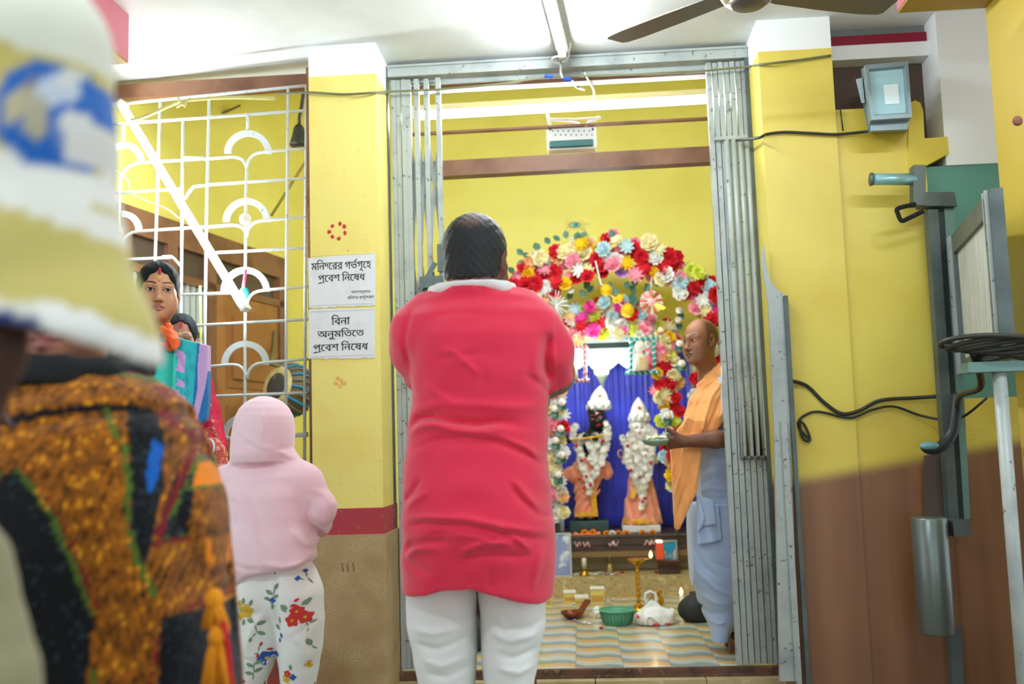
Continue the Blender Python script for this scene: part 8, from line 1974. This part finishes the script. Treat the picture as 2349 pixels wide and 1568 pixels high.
part('loop_handle', MB().tube(smooth([Qr(2100, 468, 3.88), Qr(2060, 478, 3.88), Qr(2060, 490, 3.88), Qr(2068, 506, 3.88), Qr(2085, 500, 3.88), Qr(2118, 484, 3.88)]), .009, None, 8), m_blackk, t)
c = Qr(2150, 1452, 3.84); hgt = Qr(2150, 1185, 3.84)[2]-c[2]
part('cylinder', MB().lathe([(.060, 0), (.064, .006), (.064, hgt-.006), (.060, hgt)], c, None, 32), mat('brushed_steel_tube', '#77837F', .3, .6), t)
part('cylinder_clamp', MB().box((Qr(2178, 1208, 3.84)[0], 3.80, Qr(2190, 1228, 3.84)[2]), (Qr(2216, 1208, 3.84)[0], 3.95, Qr(2190, 1192, 3.84)[2])), m_steeld, t)
part('hook', MB().tube(smooth([Qr(2196, 905, 3.90), Qr(2190, 960, 3.88), Qr(2180, 1000, 3.87), Qr(2158, 1024, 3.86), Qr(2132, 1028, 3.86), Qr(2122, 1020, 3.86)]), .022, None, 10), mat('hook_dark', '#2E3436', .4, .3), t); part('hook_tip', MB().ell(Qr(2132, 1022, 3.85), (.038, .022, .016), None, 12, 8), mat('hook_teal', '#6FA3A4', .4), t)
part('backing', MB().hexa([tuple(Qr(2120, 1190, 4.02)), tuple(Qr(2196, 1190, 4.02)), tuple(Qr(2196, 1190, 4.04)), tuple(Qr(2120, 1190, 4.04)), tuple(Qr(2120, 1045, 4.02)), tuple(Qr(2190, 1030, 4.02)), tuple(Qr(2190, 1030, 4.04)), tuple(Qr(2120, 1045, 4.04))]), m_brd, t)
# open grey door leaf hinged on the post
H0 = at(2192, 600, 3.92); N0 = at(2298, 600, 3.10); H0[2] = 0; N0[2] = 0
zt1 = at(2192, 548, 3.92)[2]; zb1 = at(2205, 858, 3.92)[2]; U_ = N0-H0; Lh = np.linalg.norm(U_); U_ /= Lh; Nn = V(U_[1], -U_[0], 0)
if Nn[0] > 0: Nn = -Nn
t = thing('door_leaf', V(H0[0], H0[1], zb1), 'grey steel framed window leaf with a pale panel standing open beside the yellow column', 'window leaf')
def lf(mb, s0, s1, z0, z1, o0, o1, zs1=None):
    P = [H0+U_*s_+Nn*o+V(0, 0, z) for z in (z0, z1) for s_, o in ((s0, o0), (s1, o0), (s1, o1), (s0, o1))]
    return mb.hexa([tuple(p) for p in P])
b = MB(); e = .10
lf(b, 0, e, zb1, zt1, -.02, .02); lf(b, Lh-.09, Lh, zb1, zt1, -.02, .02); lf(b, e, Lh-.09, zt1-.07, zt1, -.02, .02); lf(b, e, Lh-.09, zb1, zb1+.05, -.02, .02); part('frame', b, m_steeld, t)
part('panel', lf(MB(), e, Lh-.09, zb1+.05, zt1-.07, -.006, .006), mat('pale_ribbed_panel', '#C9CDC8', .5, spots=[('#AEB2AC', 20, .45, .6)], stretch=(6, 6, .3)), t)
for s_ in (.02, .06, Lh-.07, Lh-.03): part('moulding', lf(MB(), s_, s_+.012, zb1, zt1, .02, .03), m_steel, t)
pst = at(2290, 600, 3.08); b = MB()
t = thing('pipe_stand', V(at(2318, 1300, 3.12)[0], 3.12, 0), 'grey steel pipe before the yellow column carrying a coil of black cable', 'pipe')
xq = at(2312, 1100, 3.05)[0]
part('pipe', MB().tube([V(xq, 3.05, 0), V(xq, 3.05, 1.32)], .020, None, 14), m_steel, t); part('clamp', MB().box((xq-.10, 3.02, 1.315), (xq+.09, 3.08, 1.345)), m_tealst, t); part('base', MB().lathe([(.09, 0), (.09, .01), (.03, .02)], V(xq, 3.05, 0), None, 20), m_steeld, t)
b = MB(); rnd = random.Random(12); cc = V(xq+.02, 3.05, 1.385)
for k in range(7):
    r = .05+.012*k; b.tube([cc+V(r*1.5*math.cos(a), r*.7*math.sin(a), .010*math.sin(2*a+k)+.008*(k-3)) for a in np.linspace(0, 5.95, 26)], .008, None, 7, True, True)
b.tube(smooth([cc+V(-.10, -.02, -.01), at(2250, 885, 3.3), at(2205, 905, 3.6), at(2196, 930, 3.86)]), .011)
solo('cable_bundle', b, m_cab, 'coil of black cable lying on the clamp of the grey pipe by the yellow column', 'cable')
p = at(2333, 278, 3.098); solo('plaster_lump', MB().lathe([(.014, 0), (.016, .006), (.012, .014), (.0, .018)], V(p[0], 3.1, p[2]), mat('dull_maroon', '#8A5A4A', .8), 16, (0, -1, 0)), None, 'small dull maroon lump on the yellow column', 'lump')
